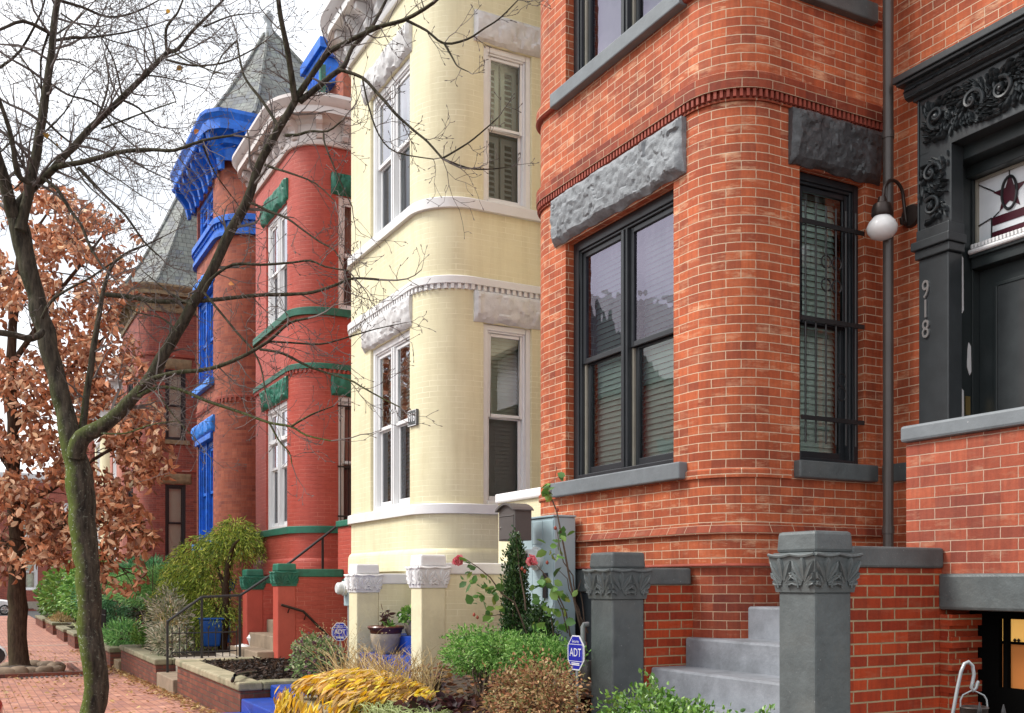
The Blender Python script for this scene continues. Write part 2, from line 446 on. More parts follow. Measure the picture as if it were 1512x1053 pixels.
M = {}
M['brick'] = brick('orange_brick', (0.46, 0.108, 0.040), (0.345, 0.070, 0.027), (0.70, 0.52, 0.36), stain=(0.72, 0.43, 0.26), st_amt=0.75, msize=0.0036, soot=0.6)
M['brick_low'] = brick('basement_brick', (0.30, 0.060, 0.023), (0.22, 0.036, 0.017), (0.52, 0.36, 0.24), st_amt=0.25, msize=0.0036, soot=0.7)
M['brick_side'] = brick('parapet_brick', (0.36, 0.085, 0.042), (0.27, 0.058, 0.031), (0.50, 0.34, 0.25), st_amt=0.35, msize=0.0034, soot=0.6)
M['brick_bright'] = brick('stair_wall_brick', (0.38, 0.046, 0.010), (0.24, 0.024, 0.007), (0.40, 0.29, 0.17), st_amt=0.15, msize=0.006)
M['brick_trim'] = paint('moulded_brick', (0.29, 0.058, 0.034), 0.75, 0.22, 0.4, 9)
M['cream'] = brick('cream_painted_brick', (0.77, 0.715, 0.485), (0.74, 0.68, 0.455), (0.84, 0.79, 0.58), painted=True, bstr=0.32, msize=0.005, rough=0.55)
M['red'] = brick('red_painted_brick', (0.46, 0.080, 0.056), (0.36, 0.054, 0.038), (0.54, 0.15, 0.11), painted=True, bstr=0.8, msize=0.006, rough=0.55)
M['brick_blue'] = brick('salmon_brick', (0.36, 0.105, 0.062), (0.27, 0.07, 0.042), (0.33, 0.13, 0.085), st_amt=0.12, stain=(0.4, 0.18, 0.11), bstr=0.5)
M['brick_brown'] = brick('brown_brick', (0.29, 0.072, 0.052), (0.21, 0.05, 0.038), (0.33, 0.18, 0.14), st_amt=0.12, bstr=0.5)
M['brick_far'] = brick('far_red_brick', (0.34, 0.085, 0.06), (0.26, 0.06, 0.042), (0.42, 0.28, 0.22), st_amt=0.1)
M['pink'] = brick('pink_painted_brick', (0.52, 0.22, 0.17), (0.48, 0.19, 0.15), (0.55, 0.28, 0.22), painted=True)
M['planter_brick'] = brick('planter_brick', (0.20, 0.060, 0.036), (0.11, 0.038, 0.028), (0.10, 0.075, 0.055), st_amt=0.15, stain=(0.12, 0.10, 0.06), msize=0.007, bstr=1.0)
M['grey'] = paint('grey_painted_stone', (0.092, 0.106, 0.108), 0.48, 0.22, 1.0, 5, 16, chips=(0.27, 0.28, 0.28), chip_amt=0.0, dirt=(0.125, 0.135, 0.13))
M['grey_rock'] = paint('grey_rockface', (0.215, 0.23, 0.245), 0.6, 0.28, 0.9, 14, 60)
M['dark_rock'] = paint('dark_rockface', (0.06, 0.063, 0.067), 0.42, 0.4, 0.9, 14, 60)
M['sill_grey'] = paint('sill_grey_paint', (0.155, 0.172, 0.185), 0.55, 0.12, 0.4, 6, 30, chips=(0.4, 0.4, 0.4), chip_amt=-0.02)
M['step_grey'] = paint('step_grey_paint', (0.235, 0.25, 0.275), 0.55, 0.25, 1.0, 5, 14, dirt=(0.12, 0.13, 0.14), chips=(0.40, 0.40, 0.40), chip_amt=-0.01)
M['dark_trim'] = paint('dark_trim_paint', (0.030, 0.035, 0.038), 0.35, 0.2, 0.15, 5, 40)
M['black_frame'] = paint('black_window_paint', (0.022, 0.025, 0.029), 0.32, 0.15, 0.08, 5, 60)
M['tan_track'] = paint('window_track', (0.30, 0.28, 0.23), 0.5)
M['white'] = paint('white_paint', (0.73, 0.725, 0.725), 0.5, 0.05, 0.2, 3, 40, dirt=(0.68, 0.67, 0.66))
M['white_rock'] = paint('white_rockface', (0.63, 0.625, 0.625), 0.6, 0.12, 0.9, 10, 40, dirt=(0.5, 0.49, 0.48))
M['white_frame'] = paint('white_window_paint', (0.80, 0.80, 0.80), 0.4, 0.03, 0.05)
M['cream_stucco'] = paint('cream_pillar_paint', (0.72, 0.66, 0.44), 0.6, 0.08, 1.0, 4, 14, dirt=(0.58, 0.52, 0.35), chips=(0.45, 0.40, 0.28), chip_amt=0.0)
M['red_stucco'] = paint('red_pillar_paint', (0.42, 0.068, 0.045), 0.55, 0.1, 0.6, 4, 16)
M['green'] = paint('green_trim_paint', (0.014, 0.13, 0.083), 0.5, 0.3, 0.5, 6, 30, dirt=(0.03, 0.085, 0.06), chips=(0.12, 0.22, 0.17), chip_amt=0.0)
M['green_rock'] = paint('green_rockface', (0.014, 0.14, 0.09), 0.5, 0.35, 0.5, 8, 40)
M['blue'] = paint('blue_trim_paint', (0.006, 0.135, 0.62), 0.5, 0.35, 0.4, 5, 30, dirt=(0.01, 0.075, 0.34), chips=(0.06, 0.27, 0.70), chip_amt=0.0)
M['blue_rock'] = paint('blue_rockface', (0.02, 0.20, 0.70), 0.5, 0.3, 0.5, 8, 40)
M['blue_step'] = paint('blue_step_paint', (0.004, 0.045, 0.30), 0.45, 0.25, 0.5, 4, 25)
M['cornice_white'] = paint('cornice_paint', (0.66, 0.60, 0.58), 0.5, 0.08, 0.2, 4)
M['slate'] = brick('slate_shingles', (0.18, 0.19, 0.18), (0.125, 0.132, 0.128), (0.05, 0.05, 0.05), w=0.26, h=0.19, msize=0.008, st_amt=0.2, stain=(0.25, 0.27, 0.22), bstr=1.0, rough=0.6)
M['brownstone'] = paint('brownstone', (0.24, 0.175, 0.10), 0.8, 0.3, 0.6, 6)
M['tan_stone'] = paint('tan_step_stone', (0.24, 0.18, 0.125), 0.8, 0.2, 0.5, 5)
M['cap_stone'] = paint('planter_capstone', (0.30, 0.26, 0.17), 0.85, 0.25, 0.7, 5, 25, dirt=(0.10, 0.115, 0.055))
M['moss_stone'] = paint('mossy_capstone', (0.22, 0.20, 0.13), 0.9, 0.3, 0.8, 5, 25, dirt=(0.07, 0.095, 0.035))
M['pipe'] = paint('brown_downspout', (0.068, 0.054, 0.048), 0.35, 0.15, 0.05, 4)
M['bronze'] = paint('bronze_lamp_metal', (0.045, 0.032, 0.028), 0.4, 0.2, 0.1, metal=0.5)
M['iron'] = paint('black_iron', (0.018, 0.017, 0.018), 0.4, 0.2, 0.1)
M['steel'] = paint('grey_galvanised_pipe', (0.33, 0.35, 0.36), 0.4, 0.1, 0.1, metal=0.4)
M['cabinet'] = paint('pale_blue_steel', (0.36, 0.47, 0.51), 0.4, 0.04, 0.03, 3)
M['meter_white'] = paint('meter_white', (0.62, 0.64, 0.64), 0.3, 0.05, 0.03)
M['black'] = paint('black_plastic', (0.012, 0.012, 0.014), 0.4)
M['mailbox'] = paint('mailbox_metal', (0.125, 0.115, 0.11), 0.45, 0.08, 0.05, metal=0.3)
M['silver'] = paint('silver_metal', (0.55, 0.54, 0.52), 0.25, 0.1, 0.02, metal=0.9)
M['brass'] = paint('brass', (0.6, 0.42, 0.16), 0.3, 0.1, 0.02, metal=0.9)
M['digit'] = paint('nickel_digit', (0.42, 0.41, 0.40), 0.3, 0.1, 0.02, metal=0.7)
M['blind'] = paint('blind_slats', (0.80, 0.84, 0.80), 0.5, 0.05, 0.02)
M['blind_dark'] = paint('dark_shutter', (0.10, 0.13, 0.13), 0.5, 0.1, 0.02)
M['shutter'] = paint('pale_shutter', (0.74, 0.82, 0.78), 0.5, 0.05, 0.02)
M['shade'] = paint('roller_shade', (0.84, 0.82, 0.75), 0.8, 0.04, 0.02)
M['curtain'] = paint('curtain', (0.30, 0.28, 0.26), 0.8, 0.2, 0.1)
M['glass'] = glass('window_glass', tint=(0.84, 0.94, 0.89), boost=2.4)
M['glass_purple'] = glass('lavender_window_glass', tint=(0.50, 0.56, 0.54), boost=2.2, base=0.08, refl=(0.80, 0.74, 0.92), wav=0.16)
M['screen'] = glass('screened_glass', tint=(0.55, 0.57, 0.58), boost=0.9, base=0.02)
M['globe'] = paint('frosted_globe', (0.80, 0.79, 0.78), 0.25, 0.04, 0.03)
M['soil'] = paint('garden_soil', (0.055, 0.038, 0.026), 0.95, 0.4, 1.0, 12, 30)
M['mulch'] = paint('bark_mulch', (0.035, 0.020, 0.014), 0.9, 0.5, 0.6, 20)
M['sidewalk'] = brick('brick_paving', (0.44, 0.215, 0.155), (0.36, 0.16, 0.115), (0.23, 0.12, 0.09), w=0.205, h=0.102, msize=0.0045, st_amt=0.3, stain=(0.42, 0.26, 0.20), bstr=0.7, soot=0.7)
M['concrete'] = paint('concrete', (0.36, 0.32, 0.26), 0.9, 0.15, 0.5, 3, 30, dirt=(0.24, 0.20, 0.15))
M['asphalt'] = paint('asphalt', (0.05, 0.05, 0.052), 0.9, 0.2, 0.6, 10, 60)
M['leaf'] = attr_leaf('green_leaf')
M['leaf_gloss'] = attr_leaf('glossy_leaf', 0.3, 0.15, 0.5)
M['dry_leaf'] = attr_leaf('dry_leaf', 0.6, 0.3, 0.3)
M['petal'] = attr_leaf('rose_petal', 0.5, 0.2, 0.3)
M['stem'] = paint('woody_stem', (0.10, 0.065, 0.045), 0.8, 0.3, 0.4, 20)
M['stem_green'] = paint('green_stem', (0.07, 0.09, 0.04), 0.7, 0.3, 0.2, 20)
M['straw'] = paint('dry_grass', (0.52, 0.38, 0.18), 0.7, 0.25, 0.1, 15)
M['bin_blue'] = paint('blue_plastic_bin', (0.012, 0.10, 0.40), 0.4, 0.1, 0.05)
M['sign_blue'] = paint('sign_blue', (0.010, 0.018, 0.36), 0.35, 0.05, 0.0)
M['sign_white'] = paint('sign_white', (0.82, 0.82, 0.84), 0.4, 0.02, 0.0)
M['pot_glaze'] = paint('pot_brown_rim', (0.11, 0.035, 0.020), 0.25, 0.2, 0.05)
M['pot_body'] = paint('pot_speckled_body', (0.40, 0.33, 0.25), 0.35, 0.25, 0.08, 8)
M['stones'] = paint('ring_stones', (0.22, 0.16, 0.11), 0.85, 0.35, 0.6, 3)
M['car_white'] = paint('white_car_paint', (0.70, 0.70, 0.70), 0.2, 0.02, 0.0)
M['tyre'] = paint('tyre_rubber', (0.02, 0.02, 0.02), 0.8)
M['car_glass'] = paint('dark_car_glass', (0.015, 0.018, 0.02), 0.06, 0.1, 0.0)
M['tail_red'] = paint('tail_light_red', (0.42, 0.012, 0.015), 0.15, 0.1, 0.0)
M['painted_shade'] = paint('painted_shade_black', (0.004, 0.004, 0.004), 0.95, 0.1, 0.0)  # near black without gloss, stands in for the shade below the landing
M['painted_shade'].node_tree.nodes['Principled BSDF'].inputs['Specular IOR Level'].default_value = 0.0
M['lit'] = emit('lit_room', (1.0, 0.56, 0.14), 0.42)
M['lit_dim'] = emit('lit_cabinet', (0.55, 0.20, 0.05), 0.12)
M['maroon'] = paint('maroon_glass', (0.06, 0.012, 0.020), 0.2, 0.1, 0.0)
M['milk'] = paint('milky_glass', (0.72, 0.75, 0.78), 0.15, 0.08, 0.0)
M['door_dark'] = paint('dark_door_paint', (0.020, 0.026, 0.027), 0.35, 0.15, 0.05)
M['door_panel'] = paint('glossy_door_panel', (0.045, 0.050, 0.052), 0.12, 0.15, 0.0)
M['orange_door'] = paint('warm_wood_door', (0.42, 0.22, 0.07), 0.4, 0.2, 0.1)
M['cabinet_red'] = paint('dark_red_board', (0.05, 0.014, 0.014), 0.6, 0.2, 0.1)
def bark_mat(name, c0, c1, moss, moss_amt, speck=0.0):
    m, nt, b = nm(name)
    tc = nd(nt, 'ShaderNodeTexCoord'); ob = tc.outputs['Object']
    mp = nd(nt, 'ShaderNodeMapping'); mp.inputs['Scale'].default_value = (1, 1, 0.22); L(nt, ob, mp.inputs[0])
    n1 = nz(nt, mp.outputs[0], 28, 6, 0.65)
    col = mix(nt, ramp(nt, n1, 0.35, 0.65), c0, c1)
    ge = nd(nt, 'ShaderNodeNewGeometry'); sx = nd(nt, 'ShaderNodeSeparateXYZ'); L(nt, ge.outputs['Normal'], sx.inputs[0])
    # moss grows on the damp street side
    mv = nd(nt, 'ShaderNodeVectorMath', operation='DOT_PRODUCT'); L(nt, ge.outputs['Normal'], mv.inputs[0]); mv.inputs[1].default_value = (-0.5, -0.86, 0.0)
    ad = nd(nt, 'ShaderNodeMath', operation='MULTIPLY_ADD'); L(nt, nz(nt, ob, 9, 5, 0.7), ad.inputs[0]); ad.inputs[1].default_value = 1.6
    L(nt, mv.outputs['Value'], ad.inputs[2])
    adr = mrange(nt, ad.outputs[0], 0.55, 1.25)
    hz = nd(nt, 'ShaderNodeSeparateXYZ'); L(nt, ob, hz.inputs[0])
    fade = nd(nt, 'ShaderNodeMapRange'); L(nt, hz.outputs[2], fade.inputs[0]); fade.inputs[1].default_value = 2.5; fade.inputs[2].default_value = 3.3; fade.inputs[3].default_value = 1.0; fade.inputs[4].default_value = 0.12
    mf = nd(nt, 'ShaderNodeMath', operation='MULTIPLY'); L(nt, adr, mf.inputs[0]); L(nt, fade.outputs[0], mf.inputs[1])
    mf2 = nd(nt, 'ShaderNodeMath', operation='MULTIPLY'); L(nt, mf.outputs[0], mf2.inputs[0]); mf2.inputs[1].default_value = moss_amt
    col = mix(nt, mf2.outputs[0], col, moss)
    if speck:
        spk = mth(nt, 'MULTIPLY', ramp(nt, nz(nt, ob, 46, 3, 0.6), 0.60, 0.66), mth(nt, 'MAXIMUM', mf.outputs[0], mth(nt, 'MULTIPLY', fade.outputs[0], 0.25)))
        col = mix(nt, spk, col, (0.36, 0.38, 0.30))
    L(nt, col, b.inputs['Base Color']); b.inputs['Roughness'].default_value = 0.9
    b.inputs['Specular IOR Level'].default_value = 0.2
    bump(nt, b, n1, 1.0, 0.03)
    return m
M['bark'] = bark_mat('mossy_bark', (0.018, 0.014, 0.011), (0.085, 0.067, 0.050), (0.11, 0.145, 0.025), 0.9, 1)
M['bark_oak'] = bark_mat('oak_bark', (0.045, 0.026, 0.018), (0.10, 0.062, 0.042), (0.08, 0.08, 0.03), 0.3)
M['twig'] = paint('twig_bark', (0.13, 0.105, 0.095), 0.8, 0.35, 0.2, 3)
# ------------------------------------------------------------------ setting
def strip(name, mat, x0, x1, y0, y1, z, kind='structure', step=2.0):
    mb = MB(); n = max(1, int((x1 - x0) / step))
    for i in range(n):
        a = x0 + (x1 - x0) * i / n; b = x0 + (x1 - x0) * (i + 1) / n
        za = z + gz(a); zb = z + gz(b)
        mb.face([(a, y0, za), (b, y0, zb), (b, y1, zb), (a, y1, za)])
    return mb.build(name, mat, kind=kind)
mb = MB()
mb.face([(-400, -400, -2.2), (400, -400, -0.6), (400, 400, -0.6), (-400, 400, -2.2)])
mb.build('ground', M['asphalt'], kind='structure')
strip('road', M['asphalt'], -120, 14, -16, -0.55, -0.14)
mb = MB()
for i in range(67):
    a = -120 + 2 * i; b = a + 2
    mb.hexa([(a, -0.55, gz(a) - .2), (b, -0.55, gz(b) - .2), (b, -0.37, gz(b) - .2), (a, -0.37, gz(a) - .2), (a, -0.55, gz(a) + .004), (b, -0.55, gz(b) + .004), (b, -0.37, gz(b) + .004), (a, -0.37, gz(a) + .004)])
mb.build('kerb', M['concrete'], kind='structure')
strip('sidewalk', M['sidewalk'], -63, 14, -0.37, 2.95, 0.0)
strip('cross_street', M['asphalt'], -77, -63, -30, 30, -0.1)
for i_, (xa, xb) in enumerate(((-25.9, -25.72), (-22.9, -22.72), (-33, -32.8))):
    mb = MB(); mb.face([(xa, -0.3, gz(xa) + .004), (xb, -0.3, gz(xb) + .004), (xb, 2.6, gz(xb) + .004), (xa, 2.6, gz(xa) + .004)])
    mb.build('pavement_strip', M['concrete'], kind='structure')

YF, YM, RA = 5.15, 6.83, 0.6
def arc(cx, cy, r, a0, a1, n=12):
    return [(cx + r * math.cos(R(a0 + (a1 - a0) * i / n)), cy + r * math.sin(R(a0 + (a1 - a0) * i / n))) for i in range(n + 1)]
def bay_path(xL, xR, xend, yf=YF, ym=YM, r=RA, xstart=None, n=12):
    pts = []
    if xstart is not None: pts.append((xstart, ym))
    pts += [(xL, ym)] + arc(xL + r, yf + r, r, 180, 270, n) + arc(xR - r, yf + r, r, 270, 360, n) + [(xR, ym)]
    if xend is not None: pts.append((xend, ym))
    return Path(pts)

def window(house, F, s0, s1, z0, z1, frame, pane, back='blinds', setback=0.13, units=2, upper=None, casing=0.07, mull=0.085, rail=0.045, meet=0.5, track=None, lower_pane=None, shade_drop=1.0, transom=None):
    """double hung window set into an opening; returns the frame part"""
    mb = MB(); d = setback
    mb.fbox(F, s0, s0 + casing, -d - .10, -d + .03, z0, z1)
    mb.fbox(F, s1 - casing, s1, -d - .10, -d + .03, z0, z1)
    mb.fbox(F, s0 + casing, s1 - casing, -d - .10, -d + .03, z1 - casing, z1)
    mb.fbox(F, s0 + casing, s1 - casing, -d - .10, -d + .04, z0, z0 + casing * .7)
    # stepped brick mould
    mb.fbox(F, s0 + casing, s0 + casing + .022, -d - .09, -d + .012, z0 + casing * .7, z1 - casing)
    mb.fbox(F, s1 - casing - .022, s1 - casing, -d - .09, -d + .012, z0 + casing * .7, z1 - casing)
    mb.fbox(F, s0 + casing + .022, s1 - casing - .022, -d - .09, -d + .012, z1 - casing - .025, z1 - casing)
    a0, a1 = s0 + casing + .022, s1 - casing - .022
    b0, b1 = z0 + casing * .7, z1 - casing - .025
    if transom:
        zt = b1 - transom
        mb.fbox(F, a0, a1, -d - .1, -d + .035, zt - .05, zt + .03)
    spans = []
    if units == 2:
        c = (a0 + a1) / 2
        mb.fbox(F, c - mull / 2, c + mull / 2, -d - .095, -d + .025, b0, b1)
        mb.fbox(F, c - mull / 6, c + mull / 6, -d + .025, -d + .04, b0, b1)
        spans = [(a0, c - mull / 2), (c + mull / 2, a1)]
    else: spans = [(a0, a1)]
    pn = MB(); pl = MB(); tk = MB()
    for (p, q) in spans:
        zm = b0 + (b1 - b0) * meet; r = rail
        # upper sash (outer)
        for (za, zb, na, nb, tgt, lower) in ((zm, b1, -d - .045, -d - .01, pn, False), (b0, zm + r * .6, -d - .085, -d - .05, pl, True)):
            off = .028 if (lower and track) else 0
            mb.fbox(F, p + off, p + off + r, na, nb, za, zb); mb.fbox(F, q - r, q, na, nb, za, zb)
            mb.fbox(F, p + off + r, q - r, na, nb, zb - r, zb); mb.fbox(F, p + off + r, q - r, na, nb, za, za + (r * 1.5 if lower else r))
            if off: tk.fbox(F, p, p + off - .001, -d - .08, -d - .03, za, zm - .002)
            nn = (na + nb) / 2
            tgt.face([F.P(p + off + r, nn, za + r), F.P(q - r, nn, za + r), F.P(q - r, nn, zb - r), F.P(p + off + r, nn, zb - r)])
    w = mb.build('window', frame, house, bevel=.006)
    pn.build('pane', pane, w); pl.build('pane', lower_pane or pane, w)
    if track: tk.build('sash_track', track, w)
    if back:
        bm_ = MB(); nb_ = -d - .17
        if back in ('blinds', 'dark_blinds'):
            z = b0 + .02
            while z < b0 + (b1 - b0) * shade_drop:
                for (p, q) in spans:
                    bm_.face([F.P(p + .005, nb_ + .016, z), F.P(q - .005, nb_ + .016, z), F.P(q - .005, nb_ - .010, z + .056), F.P(p + .005, nb_ - .010, z + .056)])
                z += .052
            bm_.build('blind', M['blind'] if back == 'blinds' else M['blind_dark'], w)
        elif back == 'shutters':
            for (p, q) in spans:
                n_leaf = 2 if (q - p) > .45 else 1
                for k in range(n_leaf):
                    pa = p + (q - p) * k / n_leaf + .015; pb = p + (q - p) * (k + 1) / n_leaf - .015
                    st = .065 * min(1, (pb - pa) / .25)
                    for (za, zb) in ((b0, zm - .02), (zm + .02, b1)):
                        bm_.fbox(F, pa, pa + st, nb_ - .02, nb_, za, zb); bm_.fbox(F, pb - st, pb, nb_ - .02, nb_, za, zb)
                        bm_.fbox(F, pa + st, pb - st, nb_ - .02, nb_, za, za + .08); bm_.fbox(F, pa + st, pb - st, nb_ - .02, nb_, zb - .08, zb)
                        z = za + .1
                        while z < zb - .13:
                            bm_.face([F.P(pa + st, nb_ + .012, z), F.P(pb - st, nb_ + .012, z), F.P(pb - st, nb_ - .03, z + .05), F.P(pa + st, nb_ - .03, z + .05)]); z += .072
            bm_.build('shutter', M['shutter'], w)
        elif back == 'shade':
            bm_.face([F.P(a0, nb_, b0 + (b1 - b0) * (1 - shade_drop)), F.P(a1, nb_, b0 + (b1 - b0) * (1 - shade_drop)), F.P(a1, nb_, b1), F.P(a0, nb_, b1)])
            bm_.build('shade', M['shade'], w)
        elif back == 'curtain':
            k = 40
            for i in range(k):
                sa = a0 + (a1 - a0) * i / k; sb = a0 + (a1 - a0) * (i + 1) / k
                na = nb_ + .03 * math.sin(i * 1.3) - .03; nb2 = nb_ + .03 * math.sin((i + 1) * 1.3) - .03
                bm_.face([F.P(sa, na, b0), F.P(sb, nb2, b0), F.P(sb, nb2, b1), F.P(sa, na, b1)])
            bm_.build('curtain', M['curtain'], w)
    return w
def shell(house, path, mat, z0, z1, holes, yb=14.0, reveal=.14, name='wall'):
    """front wall along the path plus plain side and back walls and a flat roof deck"""
    mb = MB(); wall(mb, path, z0, z1, holes, reveal)
    a, b = path.pts[0], path.pts[-1]
    mb.face([(b.x, b.y, z0), (b.x, yb, z0), (b.x, yb, z1), (b.x, b.y, z1)])
    mb.face([(b.x, yb, z0), (a.x, yb, z0), (a.x, yb, z1), (b.x, yb, z1)])
    mb.face([(a.x, yb, z0), (a.x, a.y, z0), (a.x, a.y, z1), (a.x, yb, z1)])
    o = mb.build(name, mat, house, smooth=25)
    return o
def deck(house, path, z, mat, yb=14.0):
    mb = MB(); mb.face([(p.x, p.y, z) for p in path.pts] + [(path.pts[-1].x, yb, z), (path.pts[0].x, yb, z)])
    return mb.build('roof', mat, house)
def cornice(house, path, s0, s1, z, mat, proj=.5, h=.95, br_step=.46, br_h=.42):
    mb = MB()
    sweep(mb, path, [(0.0, z), (.05, z), (.07, z + .04), (.07, z + .08), (.045, z + .10), (.045, z + h * .50), (.09, z + h * .53), (.12, z + h * .60), (proj - .06, z + h * .62),
                     (proj - .06, z + h * .60), (proj, z + h * .60), (proj, z + h * .76), (proj + .03, z + h * .78), (proj + .07, z + h * .86), (proj + .11, z + h * .92), (proj + .11, z + h), (proj + .08, z + h * 1.0), (-.05, z + h * 1.02)], s0, s1)
    o = mb.build('cornice', mat, house, smooth=30)
    s = s0 + .2
    zt = z + h * .60
    while s < s1 - .15:
        sl = path.slice(s, s + .12); A = sl[0][1]; n = (sl[0][2] + sl[-1][2]).normalized(); t = Vector((-n.y, n.x, 0))
        prof = [(.04, zt - br_h), (.10, zt - br_h), (.14, zt - br_h * .8), (.13, zt - br_h * .6), (.2, zt - br_h * .42), (proj * .62, zt - br_h * .40), (proj * .78, zt - br_h * .28), (proj * .8, zt - .005), (.04, zt - .005)]
        bb = MB(); bb.prism(prof, lambda a, b, d: (A.x + n.x * a + t.x * d, A.y + n.y * a + t.y * d, b), 0, .12)
        s += br_step
        bb.build('bracket', mat, o, bevel=.008)
    return o

# ------------------------------------------------------------------ carved ornament
def leaf_blob(mb, fn, a, b, ang, ln, wd, hgt):
    """raised tapering leaf lobe lying on a surface fn(a,b,n)"""
    ca, sa = math.cos(ang), math.sin(ang); rows = 5; WT = (.38, .72, .98, 1.0, .74, .12)
    V = []; Fc = []
    for i in range(rows + 1):
        t = i / rows; w = wd * WT[i]
        curl = .35 * t * t * ln
        x = t * ln
        for k, (wk, hk) in enumerate(((-1, 0.0), (-.55, .75), (0, .55), (.55, .75), (1, 0.0))):
            px = a + ca * x - sa * (wk * w); py = b + sa * x + ca * (wk * w)
            V.append(fn(px, py, hk * hgt * (0.45, .75, 1.0, 1.15, 1.1, .5)[i]))
    for i in range(rows):
        for k in range(4):
            q = i * 5 + k; Fc.append((q, q + 1, q + 6, q + 5))
    mb.mesh(V, Fc)
def scroll(mb, fn, a, b, r, ang, turn, thick, hgt):
    pts = []; rad = []
    n = 22
    for i in range(n + 1):
        t = i / n; rr = r * (1 - t) ** 0.9 + thick * .2; th = ang + turn * t * 2 * math.pi * 1.35
        pts.append(fn(a + rr * math.cos(th), b + rr * math.sin(th), hgt * (.4 + .6 * t))); rad.append(thick * (1 - .35 * t))
    mb.tube(pts, rad, 6)
    c = Vector(fn(a, b, hgt * .7)); k = thick * 1.5
    mb.lathe([(0.001, -k), (k * .7, -k * .7), (k, 0), (k * .7, k * .7), (.001, k)], c, 8)
def carve(mb, fn, a0, a1, b0, b1, seed, cell=.17, hgt=.035):
    """dense acanthus relief: scrolls in every cell, leaf lobes following a swirling flow between them"""
    rnd = random.Random(seed)
    na = max(1, round((a1 - a0) / cell)); nb = max(1, round((b1 - b0) / cell))
    da = (a1 - a0) / na; db = (b1 - b0) / nb; cs = []
    for j in range(nb):
        for i in range(na):
            ca = a0 + (i + .5) * da + rnd.uniform(-.1, .1) * da; cb = b0 + (j + .5) * db + rnd.uniform(-.06, .06) * db
            r = min(da, db) * .30; sg = 1 if (i + j) % 2 else -1
            scroll(mb, fn, ca, cb, r, rnd.uniform(0, 6.28), sg, r * .20, hgt); cs.append((ca, cb, r, sg))
            for k in range(5):
                th = k * 1.257 + rnd.uniform(0, .5); leaf_blob(mb, fn, ca + r * .15 * math.cos(th), cb + r * .15 * math.sin(th), th, r * .55, r * .16, hgt * .7)
    sp = .034; y = b0 + .012
    while y < b1:
        x = a0 + rnd.uniform(0, sp)
        while x < a1:
            px = x + rnd.uniform(-.01, .01); py = y + rnd.uniform(-.01, .01)
            ca, cb, r, sg = min(cs, key=lambda c: math.hypot(c[0] - px, c[1] - py)); d = math.hypot(px - ca, py - cb)
            if d > r * .75:
                th = math.atan2(py - cb, px - ca) + sg * (1.05 + rnd.uniform(-.5, .4)); ln = rnd.uniform(.045, .085)
                ex, ey = px + ln * math.cos(th), py + ln * math.sin(th)
                if a0 < ex < a1 and b0 < ey < b1: leaf_blob(mb, fn, px, py, th, ln, rnd.uniform(.010, .018), hgt * rnd.uniform(.45, 1.0))
            x += sp
        y += sp
def palmette(mb, fn, w, h, hgt):
    """one capital face: two acanthus sprays, fn(a in -1..1, b in 0..1, n)"""
    fn0 = fn; fn = lambda a, b, n: fn0(max(-w * .985, min(w * .985, a)), b, n)
    for cx in (-.5, .5):
        for ang, ln, bb in ((90, .62, .24), (63, .58, .2), (117, .58, .2), (36, .46, .16), (144, .46, .16), (10, .3, .12), (170, .3, .12)):
            leaf_blob(mb, lambda a, b, n: fn((cx * w + a) , b, n), math.cos(R(ang)) * .015, h * bb + .02, R(ang), h * ln, h * .088, hgt)
        for sg in (-1, 1):
            pts = []
            for i in range(9):
                t = i / 8; th = math.pi * (1 - t)
                pts.append(fn(cx * w + sg * (w * .36 + w * .12 * math.cos(th)), h * (.12 + .34 * t + .12 * math.sin(th)), hgt * .5))
            mb.tube(pts, h * .032, 5)
    pts = [fn(-w * 1.0 + 2 * w * i / 16, h * (.97 - .05 * abs(math.sin(i / 16 * math.pi * 2))), hgt * .3) for i in range(17)]
    mb.tube(pts, h * .045, 6)
def pillar(parent, x0, x1, y0, y1, zb, ztop, mshaft, mcap, zc0=None, zc1=None):
    cx, cy = (x0 + x1) / 2, (y0 + y1) / 2; wx, wy = (x1 - x0) / 2, (y1 - y0) / 2
    zc1 = ztop - .132; zc0 = zc1 - .235
    mb = MB(); mb.box(x0, x1, y0, y1, zb, zc0 + .004)
    sh = mb.build('pillar', mshaft, parent, bevel=.014)
    mb = MB(); o = .012; f = .042
    mb.taper(cx, cy, wx + o, wy + o, zc0, wx + f, wy + f, zc1 - .02)
    mb.taper(cx, cy, wx + f, wy + f, zc1 - .0195, wx + .018, wy + .018, zc1 + .004)
    h = zc1 - zc0
    for (ax, ay, nx, ny, W, D) in ((1, 0, 0, -1, wx, wy), (0, 1, 1, 0, wy, wx), (-1, 0, 0, 1, wx, wy), (0, -1, -1, 0, wy, wx)):
        def fn(a, b, n, ax=ax, ay=ay, nx=nx, ny=ny, W=W, D=D):
            t = b / h; e = o + (f - o) * min(1, t); k = (W + e) / W
            dist = D + e + n
            return (cx + ax * a * k + nx * dist, cy + ay * a * k + ny * dist, zc0 + b)
        palmette(mb, fn, W, h, .024)
    mb.build('capital', mcap, sh, smooth=50, weld=False)
    mb = MB(); mb.taper(cx, cy, wx + .012, wy + .012, zc1 + .004, wx + .004, wy + .004, ztop)
    mb.build('cap_block', mcap, sh, bevel=.02)
    return sh

